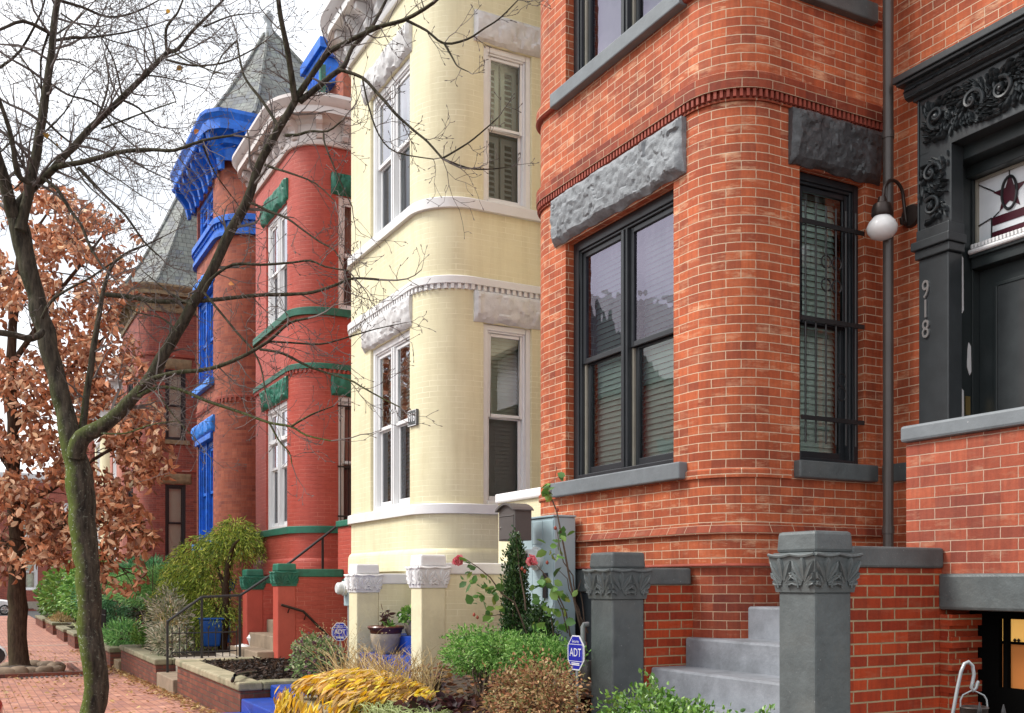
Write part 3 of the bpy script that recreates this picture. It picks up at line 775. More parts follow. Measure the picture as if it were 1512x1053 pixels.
# ------------------------------------------------------------------ house generator
def std_house(n, label, W, cfg, xr=-5.94, r=RA):
    """rounded bay row house; lot n counted from the nearest one, 5.9 m each"""
    dx = -5.9 * n
    xL, xR, xe = (-9.47 if r > .5 else -9.37) + dx, xr + dx, -3.57 + dx
    h = thing('row_house', label, 'house', ((xL + xe) / 2, YM, gz(xR)), 'row houses along the brick pavement')
    p = bay_path(xL, xR, xe, r=r)
    fs = lambda x: p.near(x=x + dx, lo=1.5, hi=p.L * .66)
    sfront0 = p.near(x=xL + RA + .01, lo=1.0, hi=3.0)
    side0 = p.near(y=YF + r + .02, lo=5.2 if r > .5 else 4.6)
    ss = lambda y: p.near(y=y, lo=side0 - .8)
    sm = p.near(x=xR + .02, lo=ss(YM - .02))
    return h, p, dx, xL, xR, xe, fs, ss
def belt(house, p, s0, s1, z0, z1, proj, mat, name='belt_course', dent=None, dmat=None):
    mb = MB(); sweep(mb, p, [(-.02, z0), (proj, z0), (proj, z1 - .012), (proj - .012, z1), (-.02, z1)], s0, s1)
    if dent and dmat is None: dentils(mb, p, s0 + .01, s1, dent[0], dent[1], -.02, dent[2], dent[3], dent[4])
    o = mb.build(name, mat, house, smooth=30)
    if dent and dmat is not None:
        mb = MB(); dentils(mb, p, s0 + .01, s1, dent[0], dent[1], -.02, dent[2], dent[3], dent[4]); mb.build('dentil_row', dmat, o)
    return o
def slab(house, F, s0, s1, z0, z1, proj, mat, name='sill'):
    mb = MB(); mb.fbox(F, s0, s1, -.12, proj, z0, z1); return mb.build(name, mat, house, bevel=.012)

# ================================================================== nearest house, bare orange brick
h, p, dx, xL, xR, xe, fs, ss = std_house(0, 'orange brick row house with rounded bay, black windows and carved grey door surround', None, None, -6.13, .47)
H918 = h
Ff = p.frame(fs(-7.7)); Fs = p.frame(ss(6.1)); Fm = p.frame(p.L - .3)
sx = lambda x: p.near(x=x, lo=ss(6.8))
wf = (fs(-8.53), fs(-6.80)); ws = (ss(5.90), ss(6.63)); dr = (sx(-5.45), sx(-4.30))
holes = [(*wf, 2.63, 4.97), (*ws, 2.63, 5.0), (*wf, 6.48, 8.8), (*ws, 6.55, 8.8), (*dr, 1.70, 5.08)]
mb = MB(); wall(mb, p, 1.80, 9.6, holes, .15)
mb.face([(xe, YM, 0), (xe, 14, 0), (xe, 14, 9.6), (xe, YM, 9.6)]); mb.face([(xe, 14, 0), (xL, 14, 0), (xL, 14, 9.6), (xe, 14, 9.6)]); mb.face([(xL, 14, 0), (xL, YM, 0), (xL, YM, 9.6), (xL, 14, 9.6)])
mb.build('wall', M['brick'], h, smooth=25)
mb = MB(); wall(mb, p, -.1, 1.80, [], .1, n=-.03); mb.build('basement_wall', M['brick_low'], h, smooth=25)
deck(h, p, 9.6, M['slate'])
def bt(*a, **k): return belt(h, p, *a, **k)
sEnd = p.s[-2]
# projecting base, moulded courses, dentil belts, upper course
bt(0, sEnd, 1.78, 1.80, .012, M['brick_trim'], 'base_course')
mb = MB(); sweep(mb, p, [(-.02, 2.03), (.035, 2.03), (.04, 2.045), (.022, 2.08), (.008, 2.105), (-.02, 2.11)], 0, sEnd); mb.build('base_moulding', M['brick_low'], h, smooth=30)
bt(0, ss(5.80), 2.48, 2.552, .02, M['brick'], 'sill_course')
b1 = bt(0, sEnd, 5.53, 5.668, .045, M['brick_low'], dent=(5.470, 5.53, .036, .024, .024), dmat=M['brick_trim'])
bt(0, sEnd, 5.445, 5.468, .018, M['brick_low'], 'string_course')
for a_, b_ in ((0, fs(-8.70)), (fs(-6.62), ss(5.84)), (ss(6.72), sEnd)):
    mb = MB(); sweep(mb, p, [(-.01, 6.372), (.045, 6.372), (.045, 6.47), (-.01, 6.50)], a_, b_); mb.build('upper_course', M['brick'], h, smooth=25)
mb = MB(); sweep(mb, p, [(-.01, 6.355), (.035, 6.355), (.050, 6.372), (-.01, 6.372)], 0, sEnd); mb.build('upper_moulding', M['brick_trim'], h, smooth=30)
for (z0, z1) in ((2.49, 2.63), (6.34, 6.48)):
    slab(h, Ff, fs(-8.70), fs(-6.62), z0, z1, .085, M['sill_grey'])
    slab(h, Fs, ss(5.84), ss(6.72), z0, z1 + (.02 if z0 > 5 else 0), .07, M['grey'])
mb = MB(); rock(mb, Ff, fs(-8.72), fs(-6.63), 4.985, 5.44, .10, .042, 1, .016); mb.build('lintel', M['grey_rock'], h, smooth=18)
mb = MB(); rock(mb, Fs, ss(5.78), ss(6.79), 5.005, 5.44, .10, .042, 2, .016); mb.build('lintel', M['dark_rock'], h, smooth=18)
mb = MB(); rock(mb, Ff, fs(-8.72), fs(-6.63), 8.8, 9.2, .10, .045, 3); mb.build('lintel', M['grey_rock'], h, smooth=60)
window(h, Ff, *wf, 2.63, 4.97, M['black_frame'], M['glass_purple'], 'blinds', track=M['tan_track'], casing=.09, mull=.10, rail=.05, setback=.12, lower_pane=M['glass'])
window(h, Ff, *wf, 6.48, 8.8, M['black_frame'], M['glass_purple'], 'shade', track=M['tan_track'], casing=.09, mull=.10, rail=.05, setback=.12)
wside = window(h, Fs, *ws, 2.63, 5.0, M['black_frame'], M['glass'], 'blinds', units=1, track=M['tan_track'], casing=.06, rail=.045, setback=.10)
window(h, Fs, *ws, 6.55, 8.8, M['black_frame'], M['glass'], 'shade', units=1, casing=.06)
# wrought iron window guard
mb = MB()
n_ = .015
for i in range(6):
    s_ = ws[0] + .05 + i * (ws[1] - ws[0] - .17) / 5
    mb.tube([Fs.P(s_, n_, 2.78), Fs.P(s_, n_, 4.72)], .008, 6)
for z_ in (2.98, 3.78, 4.56): mb.fbox(Fs, ws[0] - .01, ws[1] - .04, n_ + .008, n_ + .022, z_ - .018, z_ + .018)
sm_ = ws[0] + .05 + 2.5 * (ws[1] - ws[0] - .17) / 5
for (ds, z_) in ((-.055, 4.08), (.065, 4.08), (-.055, 4.27), (.065, 4.27), (.12, 3.32), (.12, 3.20)):
    mb.tube([Fs.P(sm_ + ds + .052 * math.cos(a), n_, z_ + .052 * math.sin(a)) for a in [k * math.pi / 7 - 1 for k in range(14)]], .007, 5)
mb.build('security_grille', M['iron'], h)
# basement window, stone lintel beside the pillar
mb = MB(); mb.box(-8.9, -7.3, YF - .0, YF + .05, 1.56, 1.775); mb.build('basement_lintel', M['grey'], h, bevel=.01)
mb = MB(); mb.box(-8.75, -7.55, YF + .012, YF + .04, .75, 1.555); mb.build('basement_window', M['black_frame'], h, bevel=.008)

# ---- carved door surround
dm = M['dark_trim']
F = Fm; s = lambda x: sx(min(x + .15, -3.58))
mb = MB(); mb.fbox(F, s(-5.78), s(-5.50), -.02, .14, 1.66, 4.22)
mb.fbox(F, s(-5.80), s(-5.475), -.02, .165, 4.22, 4.29); mb.fbox(F, s(-5.82), s(-5.46), -.02, .19, 4.29, 4.36); mb.fbox(F, s(-5.79), s(-5.48), -.02, .16, 4.36, 4.45)
ds_ = mb.build('door_surround', dm, h, bevel=.008)
mb = MB(); mb.fbox(F, s(-5.79), s(-5.49), -.02, .12, 4.45, 5.06); mb.fbox(F, s(-5.79), s(-3.9), -.02, .12, 5.06, 5.50)
mb.fbox(F, s(-5.80), s(-5.785), -.02, .135, 4.45, 5.5)
mb.build('frieze_panel', dm, ds_, bevel=.006)
mb = MB()
fnp = lambda a, b, n: F.P(a, .12 + n, b)
carve(mb, fnp, s(-5.775), s(-5.505), 4.47, 5.02, 3, .27, .055)
carve(mb, fnp, s(-5.76), s(-3.95), 5.10, 5.47, 5, .30, .06)
mb.build('carved_foliage', M['dark_trim'], ds_, smooth=60, weld=False)
mb = MB(); Pm = Path([(-5.86, YM), (-5.86, YM - .001), (-3.6, YM - .001)])
for (n0, n1, z0, z1) in ((-.02, .15, 5.50, 5.53), (-.02, .24, 5.64, 5.665), (-.02, .26, 5.665, 5.72)):
    mb.fbox(F, s(-5.83) - (n1 - .15), s(-3.6), n0, n1, z0, z1)
mb.build('door_cornice', dm, ds_, bevel=.006)
mb = MB()
mb.tube([F.P(s(-5.88), .14, 5.585), F.P(s(-3.6), .14, 5.585)], .062, 8)
rnd = random.Random(4); q = s(-5.88)
while q < s(-3.7):
    for k in range(3):
        a_ = -.7 + k * .7
        leaf_blob(mb, lambda a, b, n: F.P(a, .14 + (.058 + n) * math.cos(b), 5.585 + (.058 + n) * math.sin(b)), q, a_, rnd.uniform(-.5, .9), .085, .016, .028)
    q += .055
mb.build('carved_moulding', dm, ds_, smooth=60, weld=False)
# inner frame, transom, door (jamb plane runs straight back from the brick reveal)
s = lambda x: sx(min(x, -3.58))
mb = MB(); d0 = -.36
mb.fbox(F, s(-5.449), s(-5.425), d0, -.06, 1.7, 5.07); mb.fbox(F, s(-5.425), s(-4.3), d0, -.02, 4.95, 5.075)
mb.fbox(F, s(-5.425), s(-4.3), d0, -.16, 4.86, 4.95); mb.fbox(F, s(-5.425), s(-5.41), d0, -.22, 1.7, 4.86)
mb.fbox(F, s(-5.41), s(-4.3), d0, -.20, 4.14, 4.25); mb.fbox(F, s(-5.41), s(-4.3), d0, -.17, 4.22, 4.28)
dframe = mb.build('door_frame', M['door_dark'], h, bevel=.005)
mb = MB(); mb.tube([F.P(s(-5.422), -.075, 1.75), F.P(s(-5.422), -.075, 4.95)], .018, 8); mb.build('frame_bead', M['sill_grey'], dframe)
mb = MB()
for (n0, n1, z0, z1) in ((-.125, -.065, 3.78, 4.25), (-.13, -.06, 2.68, 3.20), (-.215, -.165, 3.30, 3.56)):
    poly = [(n0, z0 + .03), (n0 + .02, z0), (n1, z0 + .06), (n1 - .008, z1 - .05), (n1 - .02, z1), (n0 + .006, z1 - .03)]
    xx = s(-5.425) + .0025 + (.0 if n0 > -.2 else .0)
    mb.prism(poly, lambda a, b, d: F.P(xx + d, a, b), 0, .004)
mb.build('primer_patch', M['white'], dframe)
mb = MB(); mb.fbox(F, s(-5.40), s(-4.3), -.235, -.185, 4.285, 4.33)
for k in range(26): mb.fbox(F, s(-5.39) + k * .032, s(-5.39) + k * .032 + .02, -.185, -.167, 4.29, 4.325)
mb.tube([F.P(s(-5.40), -.165, 4.265), F.P(s(-4.3), -.165, 4.265)], .02, 8)
mb.build('transom_bar_moulding', M['white'], dframe, bevel=.003)
mb = MB(); zt0, zt1 = 4.35, 4.86; ta, tb = s(-5.41), s(-4.55); nT = -.28
mb.fbox(F, ta, tb, nT - .01, nT, zt0, zt1); tw = mb.build('transom_window', M['milk'], h)
mb = MB(); cs, cz = ta + .285, zt0 + .32
star = [(cs + (.15 if k % 2 == 0 else .060) * math.sin(k * math.pi / 5), cz + (.15 if k % 2 == 0 else .060) * math.cos(k * math.pi / 5)) for k in range(10)]
mb.prism(star, lambda a, b, d: F.P(a, nT + d, b), .002, .006)
mb.fbox(F, ta + .13, tb, nT, nT + .005, zt0 + .105, zt0 + .17); mb.fbox(F, ta + .13, tb, nT, nT + .005, zt0 + .0, zt0 + .055)
mb.build('star_and_stripes', M['maroon'], tw)
mb = MB()
for (a0, b0, a1, b1) in ((ta, zt1 - .03, cs - .13, cz + .05), (cs, cz + .14, cs, zt1), (cs - .09, cz - .12, cs - .14, zt0 + .17), (ta, zt0 + .14, ta + .13, zt0 + .17), (ta + .13, zt0 + .17, ta + .13, zt0), (cs + .13, cz + .05, tb, zt1 - .06)):
    mb.tube([F.P(a0, nT + .008, b0), F.P(a1, nT + .008, b1)], .005, 5)
mb.tube([F.P(cs + .064 * math.cos(a), nT + .010, cz + .125 * math.sin(a)) for a in [k * math.pi / 12 for k in range(25)]], .011, 6)
mb.build('lead_lines', M['black'], tw)
mb = MB(); mb.fbox(F, ta - .0, ta + .014, nT, nT + .03, zt0, zt1); mb.fbox(F, ta + .014, tb, nT, nT + .03, zt1 - .02, zt1 - .002)
mb.build('transom_edge', M['tan_track'], tw)
mb = MB(); mb.fbox(F, s(-5.41), s(-4.32), -.35, -.30, 1.72, 4.14)
mb.fbox(F, s(-5.27), s(-5.245), -.30, -.285, 1.95, 3.98); mb.fbox(F, s(-5.27), s(-4.4), -.30, -.285, 3.98, 4.005)
dd = mb.build('door', M['door_dark'], h, bevel=.004)
mb = MB(); mb.fbox(F, s(-5.243), s(-4.4), -.299, -.293, 1.95, 3.978); mb.build('door_panel', M['door_panel'], dd)
mb = MB(); xx = s(-5.425) + .0025; mb.prism([(-.20, 2.98), (-.15, 2.98), (-.15, 3.13), (-.20, 3.13)], lambda a, b, d: F.P(xx + d, a, b), 0, .006); mb.build('strike_plate', M['brass'], dframe)
mb = MB()
for k in (0, .075):
    c_ = Vector(F.P(s(-5.35) + k, -.255, 2.735)); mb.lathe([(.002, -.03), (.024, -.02), (.031, 0), (.024, .02), (.002, .03)], c_, 12)
mb.build('door_knob', M['white'], dd, smooth=60)
# house number
mb = MB(); cxs = sx(-5.555)
for ch, z_ in (('9', 3.965), ('1', 3.81), ('8', 3.65)):
    text_on(mb, ch, .205, lambda a, b, n, z_=z_: F.P(cxs + a * .72, .142 + n, z_ + b), thick=.014)
mb.build('house_number', M['digit'], h)
# downspout in the corner
mb = MB(); xq, yq = -5.882, YM - .20
mb.tube([(xq, yq, 1.90), (xq, yq, 9.5)], .042, 16)
ob = mb.build('downspout', M['pipe'], h, smooth=40)
for z_ in (2.05, 5.28, 8.2):
    mb = MB(); mb.tube([(xq, yq, z_), (xq, yq, z_ + .06)], .048, 16); mb.build('pipe_band', M['pipe'], ob, smooth=40)
mb = MB(); mb.box(-6.10, -5.66, YM - .03, YM + .02, 2.49, 2.64); mb.build('wall_stone', M['grey'], h, bevel=.006)
# wall lamp
lamp = thing('wall_lamp', 'gooseneck lamp with frosted white globe mounted beside the downspout near the carved door', 'lamp', (-5.86, YM, 4.72))
mb = MB(); c_ = Vector((-5.835, YM, 4.66))
mb.tube([c_ + Vector((.02, .01, 0)), c_ + Vector((.02, -.03, 0))], [.10, .085], 20); mb.build('back_plate', M['bronze'], lamp, smooth=40)
mb = MB(); pts = [(-5.845, YM - .03, 4.60)]
for k in range(13):
    a = math.pi * k / 12; pts.append((-5.85 + .01 * k / 12, YM - .06 - .12 * (1 - math.cos(a)), 4.80 + .13 * math.sin(a)))
pts += [(-5.85, YM - .30, 4.76)]
mb.tube(pts, .014, 8); mb.tube([(-5.845, YM - .03, 4.60), (-5.845, YM - .08, 4.60), (-5.845, YM - .09, 4.64)], .018, 8); mb.build('arm', M['bronze'], lamp, smooth=60)
mb = MB(); gx, gy, gz_ = -5.855, YM - .30, 4.53
mb.lathe([(.012, .25), (.03, .245), (.04, .20), (.07, .185), (.082, .15), (.085, .10), (.075, .085)], (gx, gy, gz_), 20); mb.build('holder', M['bronze'], lamp, smooth=40)
mb = MB(); mb.lathe([(.06, .10), (.075, .075), (.105, .04), (.122, 0), (.115, -.04), (.085, -.078), (.04, -.096), (.002, -.10)], (gx, gy, gz_), 24); mb.build('globe', M['globe'], lamp, smooth=80)

# ================================================================== painted row houses 2 and 3
def painted(n, label, wm, band, rockm, frame, dentm, wsy=(5.9, 6.62), wfx=(-8.12, -6.62), back=('blinds', 'shutters'), sidez=2.67, corn=None, green=False, front_frame=None):
    h, p, dx, xL, xR, xe, fs, ss = std_house(n, label, None, None)
    Ff = p.frame(fs(-7.7)); Fs = p.frame(ss(6.1)); Fm = p.frame(p.L - .3)
    sx = lambda x: p.near(x=x + dx, lo=ss(6.8))
    sEnd = p.s[-2]
    wf = (fs(wfx[0]), fs(wfx[1])); ws = (ss(wsy[0]), ss(wsy[1])); dr = (sx(-5.5), sx(-4.3))
    g = gz(xR)
    holes = [(*wf, 2.67, 5.03), (*ws, 2.67, 5.03), (*wf, 6.61, 8.67), (*ws, 6.61, 8.67), (*dr, 1.7, 5.0)]
    shell(h, p, wm, -.3, 10.2, holes, reveal=.12)
    deck(h, p, 10.22, M['slate'])
    # battered plinth, sill bands, dentil belt
    mb = MB(); sweep(mb, p, [(-.02, 1.80), (.05, 1.80), (.045, 2.02), (.03, 2.06), (.0, 2.09), (-.02, 2.09)], 0, sEnd); mb.build('plinth', wm, h, smooth=30)
    belt(h, p, 0, sEnd, 2.54, 2.668, .055, band, 'sill_band')
    belt(h, p, 0, sEnd, 5.50, 5.60, .055, band, dent=(5.435, 5.50, .04, .045, .04), dmat=(None if dentm is band else dentm))
    belt(h, p, 0, sEnd, 6.47, 6.605, .06, band, 'sill_band')
    for i, (z0, z1) in enumerate(((5.035, 5.43), (8.675, 9.06))):
        mb = MB(); rock(mb, Ff, wf[0] - .22, min(wf[1] + .16, fs(-6.545)), z0, z1, .09, .05, n * 5 + i); mb.build('lintel', rockm, h, smooth=24)
        mb = MB(); rock(mb, Fs, ws[0] - .14, min(ws[1] + .14, ss(6.80)), z0, z1, .09, .05, n * 5 + i + 2); mb.build('lintel', rockm, h, smooth=24)
    for i, (z0, z1) in enumerate(((2.67, 5.03), (6.61, 8.67))):
        window(h, Ff, *wf, z0, z1, front_frame or frame, M['glass'], back[i] if back[0] != 'x' else 'curtain', units=2, casing=.085, mull=.1, rail=.05, setback=.07, lower_pane=M['screen'], transom=(.55 if green and i == 0 else None))
        window(h, Fs, *ws, z0, z1, frame, M['glass'], back[i] if back[0] != 'x' else 'curtain', units=1, casing=.075, rail=.045, setback=.07, lower_pane=M['screen'])
    mb = MB(); mb.fbox(Fm, *dr, -.3, -.22, 1.7, 4.2); d = mb.build('door', M['door_dark'], h); 
    mb = MB(); mb.fbox(Fm, *dr, -.3, -.22, 4.25, 5.0); mb.build('transom_window', M['milk'], h)
    cornice(h, p, 0, p.L - .02, 9.52, corn or M['white'], .36, .74, .44, .34)
    return h, p, dx, fs, ss, Ff, Fs
h, p, dx, fs, ss, Ff, Fs = painted(1, 'pale yellow painted row house with white rockface lintels, numbered 916', M['cream'], M['white'], M['white_rock'], M['white_frame'], M['white'])
# number plate 916
mb = MB(); s0_ = fs(-6.60); sl = p.slice(s0_, s0_ + .22); A = sl[0]; B = sl[-1]
tv = (B[1] - A[1]).normalized(); nv = Vector((tv.y, -tv.x, 0)); ctr = (A[1] + B[1]) / 2 + nv * .035
fnn = lambda a, b, n: (ctr.x + tv.x * a + nv.x * n, ctr.y + tv.y * a + nv.y * n, 3.81 + b)
mb.hexa([fnn(-.115, -.105, .0), fnn(.115, -.105, .0), fnn(.115, -.105, -.04), fnn(-.115, -.105, -.04), fnn(-.115, .105, .0), fnn(.115, .105, .0), fnn(.115, .105, -.04), fnn(-.115, .105, -.04)])
pl = mb.build('number_plate', M['grey'], h)
mb = MB(); text_on(mb, '916', .16, fnn, d=.003, thick=.004, sx=.72)
for (a0, a1, b0, b1) in ((-.113, .113, .095, .103), (-.113, .113, -.103, -.095), (-.113, -.105, -.095, .095), (.105, .113, -.095, .095)):
    mb.mesh([fnn(a0, b0, .003), fnn(a1, b0, .003), fnn(a1, b1, .003), fnn(a0, b1, .003)], [(0, 1, 2, 3)])
mb.build('number', M['sign_white'], pl)
h, p, dx, fs, ss, Ff, Fs = painted(2, 'brick red painted row house with green sills and lintels and white bracketed cornice', M['red'], M['green'], M['green_rock'], M['white_frame'], M['red_stucco'], back=('x', 'x'), corn=M['cornice_white'], green=True)
HRED = h
# black window guard on the side window of the red house
mb = MB()
for i in range(5):
    s_ = ss(5.94) + i * .15; mb.tube([Fs.P(s_, .02, 2.72), Fs.P(s_, .02, 5.0)], .009, 5)
for z_ in (2.85, 3.75, 4.85): mb.fbox(Fs, ss(5.88), ss(6.62), .02, .035, z_ - .015, z_ + .015)
mb.build('security_grille', M['iron'], h)

# ================================================================== blue trimmed turret house
n = 3; dx = -5.9 * n
xL, xR, xe = -27.6, -23.64, -21.27
h = thing('row_house', 'salmon brick row house with bright blue trim and grey slate turret roof', 'house', (-24.5, YM, gz(-24)), 'row houses along the brick pavement')
p = bay_path(xL, xR, xe, r=.85)
fs = lambda x: p.near(x=x, lo=1.5, hi=p.L * .66)
sEnd = p.s[-2]
Ff = p.frame(fs(-25.6))
wfx = (fs(-26.75), fs(-24.85)); holes = [(*wfx, 2.62, 5.25), (*wfx, 6.55, 8.85), (*wfx, 10.22, 11.25)]
shell(h, p, M['brick_blue'], -.4, 11.7, holes, reveal=.2)
belt(h, p, 0, sEnd, 9.72, 9.82, .10, M['blue'], 'sill_band'); belt(h, p, 0, sEnd, 9.82, 10.04, .05, M['blue'], 'frieze_band'); belt(h, p, 0, sEnd, 10.04, 10.18, .13, M['blue'], 'sill_band', dent=(9.95, 10.04, .09, .06, .07))
belt(h, p, 0, sEnd, 5.95, 6.02, .03, M['brick_trim'], 'string_course', dent=(5.86, 5.95, .03, .06, .06), dmat=M['brick_trim'])
for i, (z0, z1) in enumerate(((2.62, 5.25), (6.55, 8.85), (10.22, 11.25))):
    if i < 2:
        mb = MB(); rock(mb, Ff, wfx[0] - .2, wfx[1] + .2, z1 + .005, z1 + .40, .10, .05, 30 + i, .05); mb.build('lintel', M['blue_rock'], h, smooth=60)
        mb = MB(); mb.fbox(Ff, wfx[0] + .002, wfx[1] - .002, -.17, .07, z1 - .14, z1 + .0); mb.build('lintel_moulding', M['blue'], h, bevel=.015)
        slab(h, Ff, wfx[0] - .12, wfx[1] + .12, z0 - .17, z0, .12, M['blue_rock'])
    window(h, Ff, *wfx, z0, z1 - (.14 if i < 2 else 0), M['blue'] if i < 2 else M['blue'], M['glass'], 'curtain', casing=.13, mull=.16, rail=.07, setback=.10)
    if i < 2:
        mb = MB(); F_ = Ff
        for q in (wfx[0] + .02, wfx[1] - .09, (wfx[0] + wfx[1]) / 2 - .05): mb.fbox(F_, q, q + .08, -.07, -.03, z0, z1 - .14)
        mb.build('window_pilaster', M['blue'], h, bevel=.01)
# side lintels of the narrow return windows
for z0 in (5.0, 8.75):
    mb = MB(); Fs = p.frame(p.near(y=6.3, lo=sEnd * .6, hi=sEnd)); q = p.near(y=6.35, lo=sEnd * .6, hi=sEnd)
    mb.fbox(Fs, q, q + .45, -.02, .06, z0, z0 + .5); mb.build('return_lintel', M['blue'], h, bevel=.02)
p3 = bay_path(xL, xR, xe, r=.12, n=3); sEnd3 = p3.s[-2]
mb = MB(); sweep(mb, p3, [(0, 11.33), (.05, 11.33), (.05, 11.63), (.16, 11.68), (.16, 11.8), (.22, 11.84), (.44, 11.88), (.46, 11.88), (.46, 12.1), (.54, 12.22), (.54, 12.3), (-.1, 12.34)], 0, sEnd3)
co = mb.build('cornice', M['blue'], h, smooth=30)
s_ = .2
while s_ < sEnd3 - .2:
    sl = p3.slice(s_, s_ + .14); A = sl[0][1]; nn = (sl[0][2] + sl[-1][2]).normalized(); t = Vector((-nn.y, nn.x, 0)); mb = MB()
    mb.prism([(.04, 11.13), (.12, 11.13), (.18, 11.38), (.28, 11.53), (.42, 11.68), (.46, 11.87), (.04, 11.87)], lambda a, b, d: (A.x + nn.x * a + t.x * d, A.y + nn.y * a + t.y * d, b), 0, .14); s_ += .52
    mb.build('bracket', M['blue'], co, bevel=.01)
for k in range(28):
    mb = MB()
    s_ = .3 + k * (sEnd3 - .6) / 27; sl = p3.slice(s_, s_ + .05); A = sl[0][1]; nn = sl[0][2].normalized()
    mb.lathe([(.002, -.10), (.05, -.05), (.06, 0), (.03, .03)], (A.x + nn.x * .46, A.y + nn.y * .46, 11.86), 8)
    mb.build('soffit_drop', M['blue'], co, smooth=60)
# turret roof: five facets with a bell-cast foot
def turret(house, xa, xb, ya, yb, zb, apex, ch, kick=.35):
    foot = [(xa, yb), (xa, ya + ch), (xa + ch, ya), (xb - ch, ya), (xb, ya + ch), (xb, yb)]
    ax, ay, az = apex
    mb = MB()
    rows = [(0, 0), (.06, .10), (.15, .21), (.30, .37), (.5, .56), (.75, .78), (1, .985)]
    for i in range(len(foot)):
        a = foot[i]; b = foot[(i + 1) % len(foot)]
        w = math.dist(a, b)
        for (h0, t0), (h1, t1) in zip(rows, rows[1:]):
            def q(pt, t, hh): return (pt[0] + (ax - pt[0]) * t, pt[1] + (ay - pt[1]) * t, zb + (az - zb) * hh)
            Ls = math.dist(q(a, 0, 0), (ax, ay, az))
            mb.face([q(a, t0, h0), q(b, t0, h0), q(b, t1, h1), q(a, t1, h1)], [(-w / 2 * (1 - t0), t0 * Ls), (w / 2 * (1 - t0), t0 * Ls), (w / 2 * (1 - t1), t1 * Ls), (-w / 2 * (1 - t1), t1 * Ls)])
    r = mb.build('roof', M['slate'], house)
    mb = MB(); 
    for i in range(len(foot) - 1 + 1):
        a = foot[i % len(foot)]
        mb.tube([(a[0] + (ax - a[0]) * t, a[1] + (ay - a[1]) * t, zb + (az - zb) * hh + .01) for hh, t in rows], [.05] * 6 + [.03], 6)
    mb.build('hip_ridge', M['slate'], r)
    mb = MB(); mb.lathe([(.26, -.55), (.17, -.15), (.10, .05), (.09, .18), (.13, .24), (.13, .32), (.06, .42), (.01, .48)], (ax, ay, az), 12); mb.build('finial', M['steel'], r, smooth=50)
turret(h, xL - .5, xR + .5, YF - .45, 9.2, 12.31, (-25.5, 6.65, 15.62), 1.0)
# main wall behind the turret and its upper cornice end
mb = MB(); mb.box(-23.35, -21.6, 7.3, 13.8, 11.6, 13.06); mb.build('upper_wall', M['brick_blue'], h)
mb = MB(); mb.box(-23.4, -22.2, 7.05, 7.5, 13.02, 13.52); mb.box(-23.5, -22.1, 6.98, 7.55, 13.52, 13.62); mb.box(-23.58, -22.02, 6.9, 7.6, 13.62, 13.86); mb.box(-23.45, -22.15, 7.0, 7.52, 12.92, 13.02)
for k in range(10): mb.box(-23.36 + k * .115, -23.30 + k * .115, 7.02, 7.05, 13.06, 13.48)
mb.build('parapet_cornice', M['blue'], h, bevel=.015)
mb = MB(); mb.box(-21.5, -21.38, YM - .12, YM, 6, 12.9); mb.build('downspout', M['green'], h)

# ================================================================== brown house and farther row
def simple_house(label, xL, xR, xe, yf, wm, trim, floors, ztop, roof=None, frame=None, shade='shade', side=None, r=.5, wf=None, cw=None):
    h = thing('row_house', label, 'house', ((xL + xe) / 2, YM, gz(xR)), 'row houses along the brick pavement')
    p = bay_path(xL, xR, xe, yf=yf, r=r, n=6)
    sEnd = p.s[-2]
    sm = (p.near(x=(xL + xR) / 2, lo=1, hi=p.L * .7))
    Ff = p.frame(sm); fw = wf or (sm - .75, sm + .75)
    s_lo = p.near(y=yf + r + .05, lo=sm); qs = lambda y: p.near(y=y, lo=s_lo - .2)
    Fs = p.frame(qs(YM - .4))
    sd = (qs(side[0]), qs(side[1])) if side else None
    holes = []
    for (z0, z1) in floors:
        holes.append((*fw, z0, z1))
        if sd: holes.append((*sd, z0, z1))
    mp = gz(xR)
    shell(h, p, wm, -1.4, ztop, holes, reveal=.12); deck(h, p, ztop, M['slate'])
    fr = frame or M['black_frame']
    for i, (z0, z1) in enumerate(floors):
        for (F_, w_, sd_) in ((Ff, fw, 0),) + (((Fs, sd, 1),) if sd else ()):
            window(h, F_, *w_, z0, z1, fr, M['glass'], shade, units=1 if sd_ else 2, casing=.06, rail=.05, setback=.08)
            mb = MB(); rock(mb, F_, w_[0] - .18, w_[1] + .18, z1 + .003, z1 + .36, .06, .03, i + xL, .06); mb.build('lintel', trim, h, smooth=60)
            slab(h, F_, w_[0] - .12, w_[1] + .12, z0 - .14, z0, .07, trim)
        belt(h, p, 0, sEnd, z1 + .42, z1 + .52, .04, M['brick_trim'] if wm in (M['brick_brown'], M['brick_far']) else trim, 'string_course')
    belt(h, p, 0, sEnd, floors[0][0] - .75, floors[0][0] - .65, .04, M['brick_trim'] if wm in (M['brick_brown'], M['brick_far']) else trim, 'base_course')
    cornice(h, p, 0, sEnd, ztop - .75, cw or trim, .38, .8, .6, .3)
    return h
h = simple_house('brown brick row house with stone lintels and pale slate roof behind the oak', -39.3, -34.5, -27.6, 4.85, M['brick_brown'], M['brownstone'], ((2.35, 4.85), (6.3, 8.6)), 11.2, side=(5.62, 6.27), shade='shade', cw=M['brownstone'])
turret(h, -39.8, -34.05, 4.3, 9.5, 11.2, (-36.5, 7.2, 16.9), .9)
simple_house('pink painted row house glimpsed between the oak leaves', -45.6, -41.9, -39.3, YF, M['pink'], M['brownstone'], ((2.0, 4.3), (5.8, 7.9)), 9.8, side=(5.75, 6.4), frame=M['white_frame'], cw=M['white'])
simple_house('far pale yellow row house with white trim beyond the pink one', -51.4, -47.8, -45.6, YF, M['cream'], M['white'], ((1.9, 4.2), (5.7, 7.8)), 9.6, side=(5.75, 6.4), frame=M['white_frame'], cw=M['white'])
